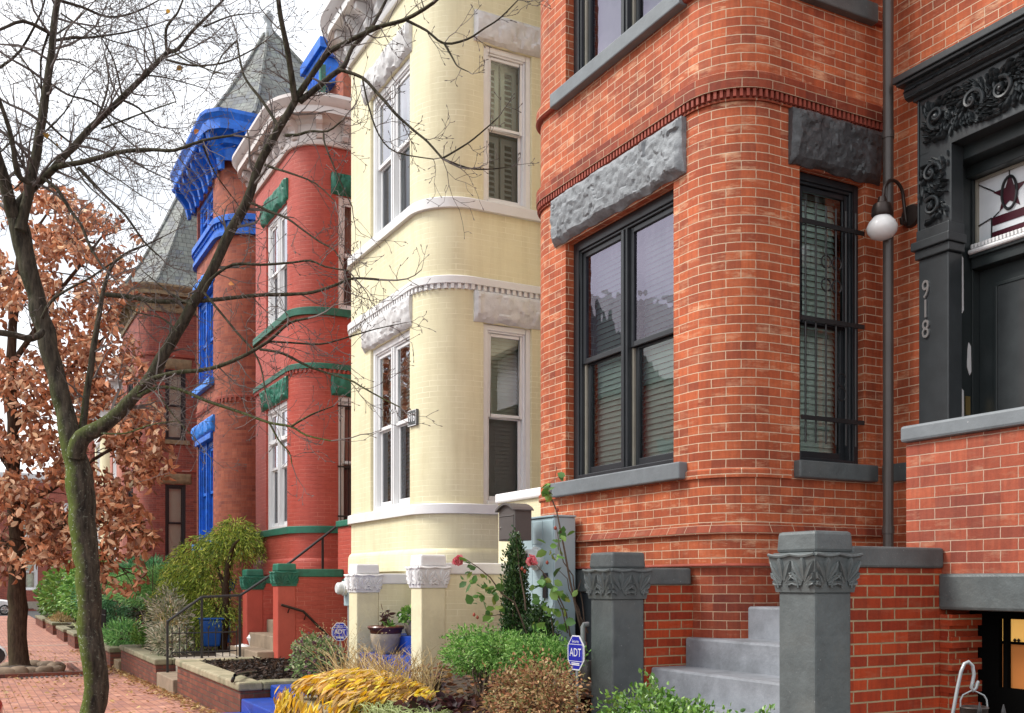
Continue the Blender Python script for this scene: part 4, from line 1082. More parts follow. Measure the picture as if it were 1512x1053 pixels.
simple_house('distant red brick row house at the far end of the row', -58.2, -54.0, -51.4, YF, M['brick_far'], M['brownstone'], ((1.7, 4.0), (5.5, 7.6)), 9.9, side=(5.75, 6.4))
# building closing the street
h = thing('corner_building', 'distant red brick building closing the street behind the white car', 'house', (-92, 0, gz(-92)))
p = Path([(-80, -14), (-80, 12)]); F_ = p.frame(3)
g = gz(-90)
holes = [(q, q + 1.3, g + z0, g + z0 + 2.6) for q in (2.0, 5, 8, 11.0, 14.3, 17.0, 20, 23) for z0 in (1.3, 5.0)]
mb = MB(); wall(mb, p, g - .5, g + 9.5, holes, .15)
for a, b in (((-80, 12), (-102, 12)), ((-102, 12), (-102, -14)), ((-102, -14), (-80, -14))):
    mb.face([(a[0], a[1], g - .5), (b[0], b[1], g - .5), (b[0], b[1], g + 9.5), (a[0], a[1], g + 9.5)])
mb.face([(-80, -14, g + 9.5), (-80, 12, g + 9.5), (-102, 12, g + 9.5), (-102, -14, g + 9.5)])
mb.build('wall', M['brick_far'], h)
for hh in holes:
    window(h, F_, *hh, M['white_frame'], M['glass'], 'shade', units=1, casing=.12, rail=.08, setback=.08)
mb = MB(); sweep(mb, p, [(0, g + 9.0), (.25, g + 9.2), (.3, g + 9.6), (0, g + 9.6)]); mb.build('cornice', M['white'], h)
mb = MB(); sweep(mb, p, [(0, g + .0), (.06, g + .0), (.06, g + .5), (0, g + .5)]); mb.build('base_course', M['concrete'], h)

# ------------------------------------------------------------------ other side of the street (mirrored in the window panes)
def across(label, x0, x1, h_, mat, ridge=0):
    t = thing('row_house', label, 'house', ((x0 + x1) / 2, -19, gz(x0)), 'row houses across the street')
    p = Path([(x1, -19), (x0, -19)]); holes = []
    n = max(2, int((x1 - x0) / 3))
    for k in range(n):
        s_ = (k + .5) * (x1 - x0) / n
        for z in (1.2, 4.6): holes.append((s_ - .55, s_ + .55, z, z + 2.1))
    mb = MB(); wall(mb, p, -.5, h_, holes, .15)
    for a, b in (((x0, -19), (x0, -30)), ((x0, -30), (x1, -30)), ((x1, -30), (x1, -19))): mb.face([(a[0], a[1], -.5), (b[0], b[1], -.5), (b[0], b[1], h_), (a[0], a[1], h_)])
    mb.build('wall', mat, t)
    mb = MB(); xm = (x0 + x1) / 2
    if ridge:
        mb.mesh([(x0 - .3, -18.6, h_), (x1 + .3, -18.6, h_), (x1 + .3, -30, h_), (x0 - .3, -30, h_), (xm, -18.6, h_ + ridge), (xm, -30, h_ + ridge)], [(0, 1, 4), (1, 2, 5, 4), (2, 3, 5), (3, 0, 4, 5)])
    else: mb.box(x0 - .1, x1 + .1, -30, -18.7, h_, h_ + .5)
    mb.build('roof', M['slate'], t)
    for q in holes:
        mb = MB(); F_ = p.frame(1)
        mb.fbox(F_, q[0], q[1], -.16, -.12, q[2], q[3]); w_ = mb.build('window', M['white_frame'], t)
        mb = MB(); mb.fbox(F_, q[0] + .08, q[1] - .08, -.12, -.115, q[2] + .08, (q[2] + q[3]) / 2 - .03); mb.fbox(F_, q[0] + .08, q[1] - .08, -.12, -.115, (q[2] + q[3]) / 2 + .03, q[3] - .08); mb.build('pane', M['car_glass'], w_)
across('tall gabled brown house across the street, its dark roof mirrored in the near upper window', -53, -40, 11.5, M['brick_brown'], 6)
across('low pale house across the street, mirrored in the near lower window', -40, -24, 8.0, M['pink'])
across('long red brick house across the street, mirrored in the yellow house windows', -84, -53, 10.5, M['brick_far'])
# ------------------------------------------------------------------ stoops
def stoop(n, label, side_m, stone, shaft_m, step_m, slab_m, wall_m, zb=.0, cap_l=(1.63, 1.765), cap_r=(1.74, 1.87), ztop=1.957, right_stub=True, lintel=True, xr=-3.60):
    dx = -5.9 * n
    h = thing('stoop', label, 'stoop', (-5.5 + dx, 5.2, 0), 'stoops with carved pillars')
    xl0, xl1 = -6.90 + dx, -6.585 + dx; xr0, xr1 = -4.735 + dx, -4.43 + dx
    # stairs
    mb = MB(); ys = [3.50, 3.81, 4.12, 4.44, 4.76, 5.10, 5.43, 5.76]; zs = [.30, .53, .76, .985, 1.215, 1.455, 1.70]
    ys = [3.78, 4.11, 4.44, 4.76, 5.10, 5.43, 5.76]; zs = [.29, .52, .752, .98, 1.206, 1.46, 1.70]
    for i, (y, z) in enumerate(zip(ys, zs)):
        y1 = (ys[i + 1] + .03) if i + 1 < len(ys) else YM - .02
        xa = xl1 + .002 if y < 5.2 else xl1 + .05
        o = .06 if y < 4.4 else 0
        mb.box(xa - o, xr0 - .002 + o, y, y1 if y1 > y else y + .3, max(zb - .05, 0) if i < 2 else zs[i - 1] - .3, z)
    mb.build('stair', step_m, h, bevel=.018)
    # side walls and copings
    mb = MB(); mb.box(xl0 + .02, xl1, 4.70, YF + .06, zb, cap_l[0] - .001); mb.build('side_wall', side_m, h)
    mb = MB(); mb.box(xl0 - .01, xl1 + .02, 4.695, YF + .0, cap_l[0], cap_l[1]); mb.build('coping', stone, h, bevel=.015)
    mb = MB(); mb.box(xr0, xr1 - .012, 4.68, 5.49, zb - .4, cap_r[0] - .001); mb.box(xr0, xr1 - .012, 5.49, YM - .3, zb - .4, 1.6); mb.build('side_wall', side_m, h)
    mb = MB(); mb.box(xr0 - .02, xr1 + .012, 4.675, 5.485, cap_r[0], cap_r[1]); mb.build('coping', stone, h, bevel=.015)
    pillar(h, xl0, xl1, 4.40, 4.70, zb - .15, ztop - .07, shaft_m, stone)
    pillar(h, xr0, xr1, 4.385, 4.68, zb - .3, ztop, shaft_m, stone)
    # landing parapet, its slab, floor band
    mb = MB(); x0, x1 = -4.72 + dx, xr + dx
    mb.box(x0, x1, 5.49, 5.80, 1.6525, 2.575); mb.box(x0, x0 + .30, 5.8, 5.95, 1.7, 2.575); pw = mb.build('parapet_wall', wall_m, h)
    mb = MB(); mb.box(x0 - .02, x1 + .02, 5.45, 5.84, 2.577, 2.685); mb.build('parapet_slab', slab_m, h, bevel=.018)
    mb = MB(); mb.box(xr1 - .02, x1, 5.462, 5.80, 1.475, 1.705); mb.build('floor_beam', stone, h, bevel=.02)
    mb = MB(); mb.box(x0 + .3, x1, 5.8, YM - .02, 1.52, 1.70); mb.build('landing', step_m, h)
    return h, dx
st0, _ = stoop(0, 'grey painted stone stoop with two carved pillars in front of the orange brick house', M['brick_bright'], M['grey'], M['grey'], M['step_grey'], M['sill_grey'], M['brick_side'])
# pier and dark opening below the landing of the nearest stoop
mb = MB()
for i in range(15):
    z0 = -.4 + i * .142
    if z0 + .071 < 1.475: mb.box(-4.4395, -4.375, 5.475, 5.75, z0, z0 + .0711)
    if z0 + .142 < 1.475: mb.box(-4.4395, -4.345, 5.47, 5.75, z0 + .0711, z0 + .142)
mb.build('brick_pier', M['brick_bright'], st0)
mb = MB(); mb.box(-3.62, -3.57, 5.8, YM, -.4, 1.5); mb.build('end_wall', M['brick_low'], st0)
# basement entry under the stoop: lit window, near-black leaf painting in the shade
be = thing('basement_door', 'basement door blackened to paint in the shade, with a warmly lit window under the nearest stoop', 'door', (-4.0, 5.78, 0))
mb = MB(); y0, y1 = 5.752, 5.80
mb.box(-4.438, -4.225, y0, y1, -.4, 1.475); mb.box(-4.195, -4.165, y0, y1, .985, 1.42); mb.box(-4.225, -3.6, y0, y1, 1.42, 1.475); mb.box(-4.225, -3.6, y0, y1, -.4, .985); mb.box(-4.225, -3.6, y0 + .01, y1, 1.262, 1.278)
mb.build('shade_black_leaf', M['painted_shade'], be)
mb = MB(); mb.box(-4.225, -3.6, y1 - .012, y1 - .004, 1.278, 1.42); mb.build('upper_pane', M['lit'], be)
mb = MB(); mb.box(-4.225, -3.6, y1 - .012, y1 - .004, .985, 1.262); mb.build('lower_pane', M['lit_dim'], be)
mb = MB()
for k in (0, .026): mb.lathe([(.002, -.012), (.012, 0), (.002, .012)], (-4.125 + k, y1 - .03, 1.288), 10)
mb.build('knob', M['black'], be, smooth=60)
st1, _ = stoop(1, 'cream stoop with white carved capitals and blue steps before the yellow house', M['cream'], M['white'], M['cream_stucco'], M['blue_step'], M['white'], M['cream'], zb=.35)
st2, _ = stoop(2, 'red painted stoop with green carved capitals and tan steps', M['red'], M['green'], M['red_stucco'], M['tan_stone'], M['green'], M['red'], zb=.3)

# ------------------------------------------------------------------ garden terraces
def bed(x0, x1, y0, y1, z, name='garden_soil', mat=None, front=None):
    mb = MB(); nx = max(2, int((x1 - x0) / .35)); ny = max(2, int((y1 - y0) / .25))
    for j in range(ny):
        for i in range(nx):
            def q(a, b):
                x = x0 + (x1 - x0) * a / nx; y = y0 + (y1 - y0) * b / ny
                t = (y - y0) / (y1 - y0)
                zz = (front if front is not None else z) * (1 - min(1, t * 1.6)) + z * min(1, t * 1.6)
                return (x, y, zz + gz(x) + .05 * noise.noise(Vector((x * 2, y * 2, 0))) + .02 * noise.noise(Vector((x * 9, y * 9, 0))))
            mb.face([q(i, j), q(i + 1, j), q(i + 1, j + 1), q(i, j + 1)])
    return mb.build(name, mat or M['soil'], kind='structure', smooth=60)
bed(-9.9, -6.95, 3.0, 5.2, .70, front=.46); bed(-10.30, -9.9, 4.1, 5.2, .6)
bed(-4.42, 2.0, 2.95, 3.9, .55, front=.35)
bed(-16.2, -12.42, 3.05, 4.45, .42); bed(-16.18, -12.95, 4.4, 5.2, .42)
bed(-22.6, -18.0, 3.05, 5.15, .42); bed(-29.5, -23.5, 3.05, 5.15, .42); bed(-40, -31.5, 3.05, 5.0, .42); bed(-62, -42, 3.05, 5.2, .42)
def path_slab(x0, x1, y0, y1, z, mat, name='walkway'):
    mb = MB(); mb.box(x0, x1, y0, y1, z - .5, z); return mb.build(name, mat, kind='structure', bevel=.012)
path_slab(-17.80, -16.19, 3.03, 4.70, .385, M['concrete']); path_slab(-18.6, -17.8, 3.9, 4.7, .386, M['concrete'])
path_slab(-12.0, -10.4, 3.4, 4.12, .44, M['blue_step'])
path_slab(-6.6, -4.45, 2.9, 3.9, .06, M['concrete'])
path_slab(-4.40, -3.0, 3.9, 6.4, -.35, M['concrete'], 'areaway')
# steps from the pavement
def steps(label, x0, x1, spec, mat):
    t = thing('steps', label, 'steps', ((x0 + x1) / 2, spec[0][0], 0), 'short steps from the pavement')
    mb = MB()
    for (y0, y1, z) in spec: mb.box(x0, x1, y0, y1, -.2, z)
    mb.build('treads', mat, t, bevel=.015); return t
steps('blue painted garden steps rising from the brick pavement beside the planter', -11.88, -9.93, ((2.46, 2.78, .15), (2.78, 3.12, .30), (3.12, 3.42, .445)), M['blue_step'])
steps('low tan stone step at the gap in the planters before the red house', -17.55, -16.02, ((2.72, 3.04, .17),), M['tan_stone'])
def planter(label, x0, x1, y0, y1, zc, wm, cm, back=False, cap_h=.10, left=True, right=True, th=.24):
    g = gz((x0 + x1) / 2)
    t = thing('planter', label, 'planter', ((x0 + x1) / 2, y0, g), 'brick planters along the pavement')
    mb = MB(); z0, z1 = g - .1, g + zc - cap_h
    mb.box(x0, x1, y0, y0 + th, z0, z1)
    if left: mb.box(x0, x0 + th, y0 + th, y1, z0, z1)
    if right: mb.box(x1 - th, x1, y0 + th, y1, z0, z1)
    mb.build('brick_wall', wm, t)
    mb = MB(); o = .03
    nseg = max(1, round((x1 - x0) / 1.0))
    for i in range(nseg):
        a = x0 - o + (x1 - x0 + 2 * o) * i / nseg; b = x0 - o + (x1 - x0 + 2 * o) * (i + 1) / nseg
        mb.box(a + .003, b - .003, y0 - o, y0 + th + .02, z1 + .001, z1 + cap_h)
    if left: mb.box(x0 - o, x0 + th + .02, y0 + th + .022, y1, z1 + .001, z1 + cap_h)
    if right: mb.box(x1 - th - .02, x1 + o, y0 + th + .022, y1, z1 + .001, z1 + cap_h)
    mb.build('cap', cm, t, bevel=.022)
    return t
planter('brick planter with pale stone cap and bark mulch before the red house', -15.98, -11.92, 2.78, 4.0, .50, M['planter_brick'], M['cap_stone'])
planter('raised brick garden wall before the yellow house, draped with yellow leaves', -9.88, -6.75, 2.80, 4.0, .52, M['planter_brick'], M['cap_stone'], right=False)
planter('mossy capped brick planter with silvery shrub beside the iron railing', -22.0, -17.6, 2.72, 3.9, .50, M['planter_brick'], M['moss_stone'])
planter('small brick planter with low juniper behind the mossy planter', -25.2, -22.9, 2.62, 3.9, .46, M['planter_brick'], M['moss_stone'])
for i, (xa, xb, lab) in enumerate(((-29.6, -27.9, 'low stone edged bed beside the iron fence, just left of the bare trunk'), (-33.2, -30.9, 'low stone edged bed holding strappy green plants'), (-37.6, -34.6, 'mossy kerbed bed with low grasses farther along the pavement'), (-43.2, -39.4, 'far brick bed topped with straw coloured shrub'), (-50, -45.0, 'farthest brick bed near the end of the row'))):
    planter(lab, xa, xb, 2.6, 3.7, .40 + .03 * (i % 2), M['planter_brick'], M['moss_stone'])
steps('brown stone step between the mossy planter and the small planter', -22.85, -22.05, ((2.68, 3.0, .2 + gz(-22)), (3.0, 3.3, .36 + gz(-22))), M['brownstone'])
# ------------------------------------------------------------------ foliage helpers
def leaves(name, parent, mat, C, L_, W_, cols, D=None, droop=0.0, fold=.25, jitter=.35, kind=None, rng=RNG, upn=None, gain=1.0, curl=(-.15, .3)):
    """C: Nx3 leaf bases, D: Nx3 directions; each leaf is a folded six point blade"""
    C = np.asarray(C, float); N = len(C)
    if D is None: D = rng.normal(size=(N, 3))
    D = np.asarray(D, float) + rng.normal(size=(N, 3)) * jitter
    D[:, 2] -= droop
    D /= np.linalg.norm(D, axis=1, keepdims=True) + 1e-9
    U = rng.normal(size=(N, 3)) if upn is None else np.asarray(upn) + rng.normal(size=(N, 3)) * .4
    S = np.cross(D, U); S /= np.linalg.norm(S, axis=1, keepdims=True) + 1e-9
    Nn = np.cross(S, D)
    sc_ = rng.uniform(.7, 1.25, size=(N, 1))
    Lg = L_ * sc_; Wd = W_ * sc_ * rng.uniform(.8, 1.15, size=(N, 1))
    bend = rng.uniform(curl[0], curl[1], size=(N, 1))
    p0 = C; tip = C + D * Lg - Nn * Lg * bend
    l1 = C + D * Lg * .30 - S * Wd * .42 + Nn * Wd * fold; l2 = C + D * Lg * .68 - S * Wd * .40 + Nn * (Wd * fold - Lg * bend * .4)
    r1 = C + D * Lg * .30 + S * Wd * .42 + Nn * Wd * fold; r2 = C + D * Lg * .68 + S * Wd * .40 + Nn * (Wd * fold - Lg * bend * .4)
    V = np.stack([p0, l1, l2, tip, r2, r1], axis=1).reshape(-1, 3) - np.array(base_of(parent))
    idx = np.arange(N)[:, None] * 6
    F1 = idx + np.array([[0, 3, 2, 1]]); F2 = idx + np.array([[0, 5, 4, 3]])
    Fc = np.concatenate([F1, F2], axis=0)
    me = bpy.data.meshes.new(name)
    me.vertices.add(len(V)); me.vertices.foreach_set('co', V.ravel())
    me.loops.add(Fc.size); me.loops.foreach_set('vertex_index', Fc.ravel().astype(np.int32))
    me.polygons.add(len(Fc)); me.polygons.foreach_set('loop_start', np.arange(0, Fc.size, 4, dtype=np.int32))
    me.update(calc_edges=True)
    cols = np.asarray(cols, float)
    ci = rng.integers(0, len(cols), N); cc = np.clip(cols[ci] * gain * rng.uniform(.7, 1.3, size=(N, 1)), 0, .9)
    ca = np.concatenate([np.repeat(cc, 6, axis=0), np.ones((N * 6, 1))], axis=1)
    at_ = me.attributes.new('Col', 'FLOAT_COLOR', 'POINT'); at_.data.foreach_set('color', ca.ravel())
    me.materials.append(mat)
    o = bpy.data.objects.new(name, me); COL.objects.link(o)
    if parent is not None: o.parent = parent
    if kind: o['kind'] = kind
    return o
def blob(n, c, r, shell=.45, lump=.25, seed=0, zmin=None):
    """points in a lumpy ellipsoid, denser toward the outside; returns points and outward dirs"""
    rng = np.random.default_rng(seed)
    d = rng.normal(size=(n, 3)); d /= np.linalg.norm(d, axis=1, keepdims=True)
    f = np.array([1 + lump * (noise.noise(Vector((x * 2.1 + seed, y * 2.1, z * 2.1))) + .5 * noise.noise(Vector((x * 5 + seed, y * 5, z * 5)))) for x, y, z in d])
    rad = (shell + (1 - shell) * rng.random(n)) ** .6 * f
    P = np.array(c) + d * np.array(r) * rad[:, None]
    if zmin is not None:
        k = P[:, 2] > zmin; P = P[k]; d = d[k]
    return P, d
def stems(name, parent, mat, base, tips, r0=.012, r1=.004, n=5, wob=.15, seed=0, sides=5):
    rnd = random.Random(seed); mb = MB()
    for t in tips:
        a = Vector(base) + Vector((rnd.uniform(-.06, .06), rnd.uniform(-.06, .06), 0)); b = Vector(t); ln = (b - a).length
        pts = []
        o = Vector((rnd.uniform(-1, 1), rnd.uniform(-1, 1), 0)) * wob * ln
        for i in range(n + 1):
            q = i / n; pts.append(a.lerp(b, q) + o * math.sin(q * math.pi) * .5 + Vector((rnd.uniform(-1, 1), rnd.uniform(-1, 1), rnd.uniform(-1, 1))) * ln * .015)
        mb.tube(pts, [r0 + (r1 - r0) * i / n for i in range(n + 1)], sides, cap=False)
    return mb.build(name, mat, parent, smooth=60, weld=False)
def bush(name, label, cat, base, blobs, n, leaf, cols, mat, stem_n=12, droop=0.0, group=None, seed=1, stem_mat=None, shell=.45, lump=.3, dirmode='out', zmin=None, dark=None):
    t = thing(name, label, cat, base, group)
    tips = []; Ps = []; Ds = []
    tot = sum(b[1][0] * b[1][1] * b[1][2] for b in blobs)
    for i, (c, r) in enumerate(blobs):
        k = int(n * (r[0] * r[1] * r[2]) / tot)
        P, d = blob(k, c, r, shell, lump, seed * 31 + i, zmin)
        Ps.append(P); Ds.append(d)
        rnd = random.Random(seed + i)
        for j in range(max(2, stem_n // len(blobs))):
            q = P[rnd.randrange(len(P))]; tips.append(tuple(np.array(c) * .35 + q * .65))
    P = np.concatenate(Ps); D = np.concatenate(Ds)
    if dirmode == 'up': D = D * .5 + np.array([0, 0, .8])
    if stem_n: stems('stem', t, stem_mat or M['stem'], base, tips, seed=seed)
    leaves('foliage', t, mat, P, leaf[0], leaf[1], cols, D, droop, jitter=.6, gain=1.35 if cols is GREEN else 1.0)
    return t
GREEN = [(.14, .30, .055), (.10, .23, .045), (.20, .37, .08), (.06, .15, .03), (.27, .42, .13)]
DKGREEN = [(.03, .075, .022), (.05, .11, .03), (.02, .05, .016), (.09, .16, .05)]
LIME = [(.16, .30, .05), (.11, .24, .04), (.22, .36, .08), (.07, .16, .03)]
BRONZE = [(.20, .20, .07), (.14, .06, .03), (.46, .25, .12), (.36, .16, .08), (.58, .38, .20), (.22, .09, .05), (.42, .32, .15), (.32, .30, .12), (.62, .46, .26)]
GOLDG = [(.22, .30, .04), (.32, .38, .06), (.14, .21, .035), (.42, .44, .10), (.06, .10, .02)]
BLUEG = [(.07, .20, .085), (.05, .15, .065), (.12, .27, .13), (.03, .09, .04)]
JUNI = [(.11, .25, .08), (.17, .34, .11), (.06, .15, .05), (.24, .40, .15)]
SILV = [(.33, .34, .24), (.44, .41, .30), (.24, .28, .17), (.54, .48, .36), (.12, .14, .08)]
OAK = [(.48, .20, .10), (.40, .155, .075), (.58, .28, .16), (.26, .09, .045), (.68, .40, .25), (.44, .19, .10)]
YEL = [(.86, .52, .03), (.88, .60, .10), (.90, .62, .05), (.80, .55, .22), (.74, .46, .18), (.88, .48, .02)]
# ------------------------------------------------------------------ garden of the nearest houses
bush('boxwood_bush', 'bright green boxwood clump in the foreground in front of the grey stairs', 'bush', (-3.45, 2.75, .4), [((-3.72, 2.72, .93), (.24, .25, .25)), ((-3.46, 2.7, .88), (.22, .25, .24)), ((-3.18, 2.8, .88), (.24, .25, .22)), ((-2.95, 2.86, .84), (.15, .2, .2))], 13000, (.025, .016), LIME, M['leaf_gloss'], 20, seed=3, lump=.5)
bush('shrub', 'loose light green shrub beside the cream pillar with thin stems showing below', 'shrub', (-7.9, 3.95, .55), [((-8.15, 3.95, 1.02), (.32, .26, .22)), ((-7.72, 4.0, 1.06), (.34, .26, .18)), ((-7.2, 4.05, 1.07), (.32, .26, .16)), ((-6.95, 4.1, 1.06), (.22, .24, .14))], 8500, (.036, .014), GREEN, M['leaf'], 26, seed=5, lump=.5, shell=.3)
bush('shrub', 'rusty bronze leaved shrub in front of the green shrub, beside the alarm sign', 'shrub', (-6.2, 3.5, .5), [((-6.45, 3.5, .88), (.26, .24, .18)), ((-6.08, 3.5, .92), (.27, .24, .20)), ((-5.92, 3.52, .82), (.16, .2, .16)), ((-6.25, 3.42, .74), (.38, .24, .18))], 6000, (.030, .016), BRONZE, M['dry_leaf'], 40, seed=7, lump=.9, shell=.25)
t = thing('evergreen_column', 'narrow dark green columnar evergreen in front of the pale blue cabinet', 'shrub', (-8.0, 4.35, .6))
P1, D1 = blob(9000, (-8.08, 4.35, 1.30), (.13, .13, .74), .3, .35, 21, .62); P2, D2 = blob(7500, (-7.80, 4.42, 1.04), (.19, .16, .42), .3, .4, 22, .62)
P3, D3 = blob(700, (-8.08, 4.35, 1.90), (.07, .07, .22), .3, .3, 23)
leaves('foliage', t, M['leaf_gloss'], np.concatenate([P1, P2, P3]), .028, .017, DKGREEN, np.concatenate([D1, D2, D3]) * .5 + np.array([0, 0, .7]), jitter=.5)
stems('stem', t, M['stem'], (-8.0, 4.35, .6), [(-8.08 + .05 * math.sin(k * 2.1), 4.35 + .05 * math.cos(k * 2.1), 1.6 + .12 * k % .6) for k in range(8)] + [(-7.75, 4.42, 1.4), (-7.7, 4.4, 1.35)], .014, .004)
# roses: traced canes
t = thing('rose_bush', 'leggy climbing rose with pink blooms and long bare canes beside the cabinet', 'rose bush', (-7.6, 4.5, .6))
DR = 8.9
def px(pts, d, dd=0.0):
    out = []
    for i, q in enumerate(pts):
        out.append(at(q[0], q[1], D=d + dd * i / max(1, len(pts) - 1) + (q[2] if len(q) > 2 else 0)))
    return out
canes = [([(778, 935), (760, 890), (741, 907 - 30), (724, 853), (706, 838), (688, 826)], .009), ([(741, 907), (728, 909), (712, 908)], .004),
         ([(842, 940), (836, 905), (822, 875), (806, 850), (792, 834), (788, 832)], .007), ([(838, 935), (830, 900), (812, 862), (810, 850)], .006),
         ([(862, 945), (852, 905), (842, 860), (834, 815), (829, 790), (822, 755), (812, 730), (812, 714)], .011), ([(868, 935), (850, 895), (846, 850), (832, 830), (826, 805), (822, 780)], .007),
         ([(862, 940), (855, 900), (840, 870), (838, 855), (825, 842)], .006), ([(820, 958), (815, 920), (812, 905), (818, 890)], .004), ([(851, 880), (858, 855), (866, 870)], .005),
         ([(864, 930), (860, 890), (857, 875)], .006), ([(812, 735), (815, 722), (808, 716), (830, 700)], .003), ([(822, 690), (818, 715)], .003)]
mb = MB()
for pts, r in canes:
    d_ = DR if pts[0][0] < 800 else 8.45
    P = px(pts, d_); mb.tube(P, [r * (1 - .6 * i / (len(P) - 1)) for i in range(len(P))], 6, cap=False)
mb.build('cane', M['stem'], t, smooth=60, weld=False)
lf = [(686, 826), (690, 838), (698, 846), (707, 850), (690, 858), (694, 862), (716, 850), (720, 862), (712, 868), (725, 872), (733, 868), (730, 880), (738, 872), (709, 880), (703, 878), (712, 884), (700, 890), (717, 874), (729, 898), (722, 906), (735, 893), (728, 909), (804, 853), (806, 862), (815, 853), (798, 858), (790, 868), (795, 865), (818, 876), (828, 880), (834, 886), (822, 884), (808, 905), (818, 902), (826, 905), (808, 892), (797, 885), (830, 895), (818, 928), (793, 930), (800, 922), (816, 800), (808, 805), (822, 815), (830, 790), (835, 788), (812, 815), (818, 822), (828, 818), (805, 727), (812, 735), (818, 732), (806, 718), (812, 724), (800, 722), (832, 706), (808, 716), (822, 930), (835, 915), (842, 885)]
rr = np.random.default_rng(8); C = []
for (u, v) in lf:
    for k in range(2):
        C.append(at(u + rr.uniform(-5, 5), v + rr.uniform(-4, 4), D=(DR if u < 780 else 8.42) + rr.uniform(-.06, .06)))
leaves('foliage', t, M['leaf'], C, .085, .068, [(.15, .30, .06), (.10, .22, .05), (.22, .36, .09), (.30, .36, .08), (.08, .17, .05)], None, .2, .1)
def rose(u, v, d, r, seed):
    c = np.array(at(u, v, D=d)); rg = np.random.default_rng(seed)
    n = 46; th = rg.uniform(0, 6.28, n); ph = np.arccos(rg.uniform(-.2, 1, n)); dirs = np.stack([np.sin(ph) * np.cos(th), np.sin(ph) * np.sin(th), np.cos(ph)], 1)
    dirs = dirs @ np.array([[1, 0, 0], [0, .7, .7], [0, -.7, .7]])
    up = np.cross(dirs, np.array([0, 0, 1.0])) ; q = np.cross(up, dirs)
    return c + dirs * r * .55 - q * r * .5, q
for (u, v, d, r, s_) in ((677, 829, DR, .044, 1), (786, 829, 8.5, .050, 2)):
    a, b = rose(u, v, d, r, s_)
    leaves('bloom', t, M['petal'], a, .050, .060, [(.78, .20, .22), (.86, .33, .34), (.68, .12, .16)], b, jitter=.25)
mb = MB()
for (u, v, d) in ((705, 912, DR), (700, 908, DR), (775, 844, 8.5), (771, 840, 8.5), (808, 831, 8.45), (820, 780, 8.45), (823, 753, 8.45)):
    mb.lathe([(.002, -.016), (.012, -.008), (.014, .004), (.006, .016), (.002, .02)], at(u, v, D=d), 8)
mb.build('rose_hip', M['brick_trim'], t, smooth=60)
# yellow hosta mass over the wall
t = thing('yellow_plant', 'collapsed mass of yellow autumn leaves draping over the planter corner', 'plant', (-9.4, 3.1, .5))
rr = np.random.default_rng(13); C = []; D = []; U = []
for k in range(3500):
    x = rr.uniform(-9.86, -8.25); y = rr.uniform(2.62, 3.75)
    ht = .60 + .20 * math.sin((x + 9.9) / 1.7 * math.pi) * (1 - ((y - 3.2) / .7) ** 2)
    d = np.array([(x + 9.0) * .5 - .25, -1.0 + rr.uniform(-.4, .4), -.55])
    if y < 2.82 or x < -9.70:
        ht = rr.uniform(.02, .62); d = np.array([rr.uniform(-.5, .3), -.5, -1.6])
        y = 2.66 + rr.uniform(0, .1) if rr.random() < .6 else y; 
        if x < -9.70 and y > 2.82: x = -9.93 + rr.uniform(-.06, .04)
    C.append((x, y, ht + rr.uniform(-.05, .05))); D.append(d); U.append((0, -.6, 1))
leaves('foliage', t, M['dry_leaf'], C, .14, .032, YEL + [(.45, .26, .08), (.30, .16, .06), (.62, .44, .2), (.80, .60, .28), (.85, .66, .12)], D, .15, .38, .3, upn=U, curl=(-.3, .5))
rr = np.random.default_rng(14)
def grass(name, label, x0, x1, y0, y1, z, n, hgt, spread, r, mat, seed, cat='grass', seedheads=0, parent=None, curve=.5):
    t = parent or thing('grass_clump' if name is None else name, label, cat, ((x0 + x1) / 2, (y0 + y1) / 2, z))
    rnd = random.Random(seed); mb = MB(); cx = (x0 + x1) / 2
    for k in range(n):
        x = rnd.uniform(x0, x1); y = rnd.uniform(y0, y1); a = rnd.uniform(0, 6.28); h = hgt * rnd.uniform(.5, 1.1); s_ = spread * rnd.uniform(.2, 1)
        P = []
        for i in range(6):
            q = i / 5; P.append((x + math.cos(a) * s_ * q ** 1.6, y + math.sin(a) * s_ * q ** 1.6, z + h * (q - curve * .5 * q ** 3)))
        mb.tube(P, [r, r, r * .9, r * .75, r * .5, r * .2], 3, cap=False)
        if seedheads and rnd.random() < seedheads:
            e = Vector(P[-1])
            for j in range(5): mb.lathe([(.001, -.008), (.006, 0), (.001, .008)], e + Vector((rnd.uniform(-.03, .03), rnd.uniform(-.03, .03), rnd.uniform(-.1, .02))), 5)
    mb.build('blades', mat, t, weld=False)
    return t
grass(None, 'tall dry straw coloured grass rising behind the yellow leaves', -10.3, -8.5, 3.25, 3.85, .48, 400, .70, .42, .0045, M['straw'], 3)
grass(None, 'thin dry seed stalks in front of the red stoop wall', -12.3, -11.1, 3.7, 4.1, .45, 42, 1.0, .5, .003, M['straw'], 4, seedheads=.8)
M['blade_pale'] = paint('pale_green_blades', (.36, .42, .16), .5, .3, .1, 15)
M['blade_lime'] = paint('lime_blades', (.38, .42, .09), .5, .3, .1, 15)
grass(None, 'pale variegated liriope tufts at the planter edge beside the yellow leaves', -8.5, -7.0, 2.95, 3.35, .5, 460, .26, .24, .0050, M['blade_pale'], 5, curve=1.2)
grass(None, 'small lime green grass tuft in front of the bronze shrub', -6.35, -6.05, 2.95, 3.25, .5, 60, .36, .26, .0045, M['blade_lime'], 6, curve=1.0)
grass(None, 'small lime green grass tuft on the planter edge near the grey pillar', -6.75, -6.4, 3.0, 3.3, .45, 40, .2, .2, .0045, M['blade_lime'], 16, curve=1.0)
HEU = [(.055, .018, .024), (.09, .03, .03), (.035, .014, .018), (.13, .05, .04), (.05, .035, .02)]
t = thing('heuchera', 'low dark burgundy leaved perennials on the soil in front of the cream pillar', 'plant', (-8.2, 3.5, .5))
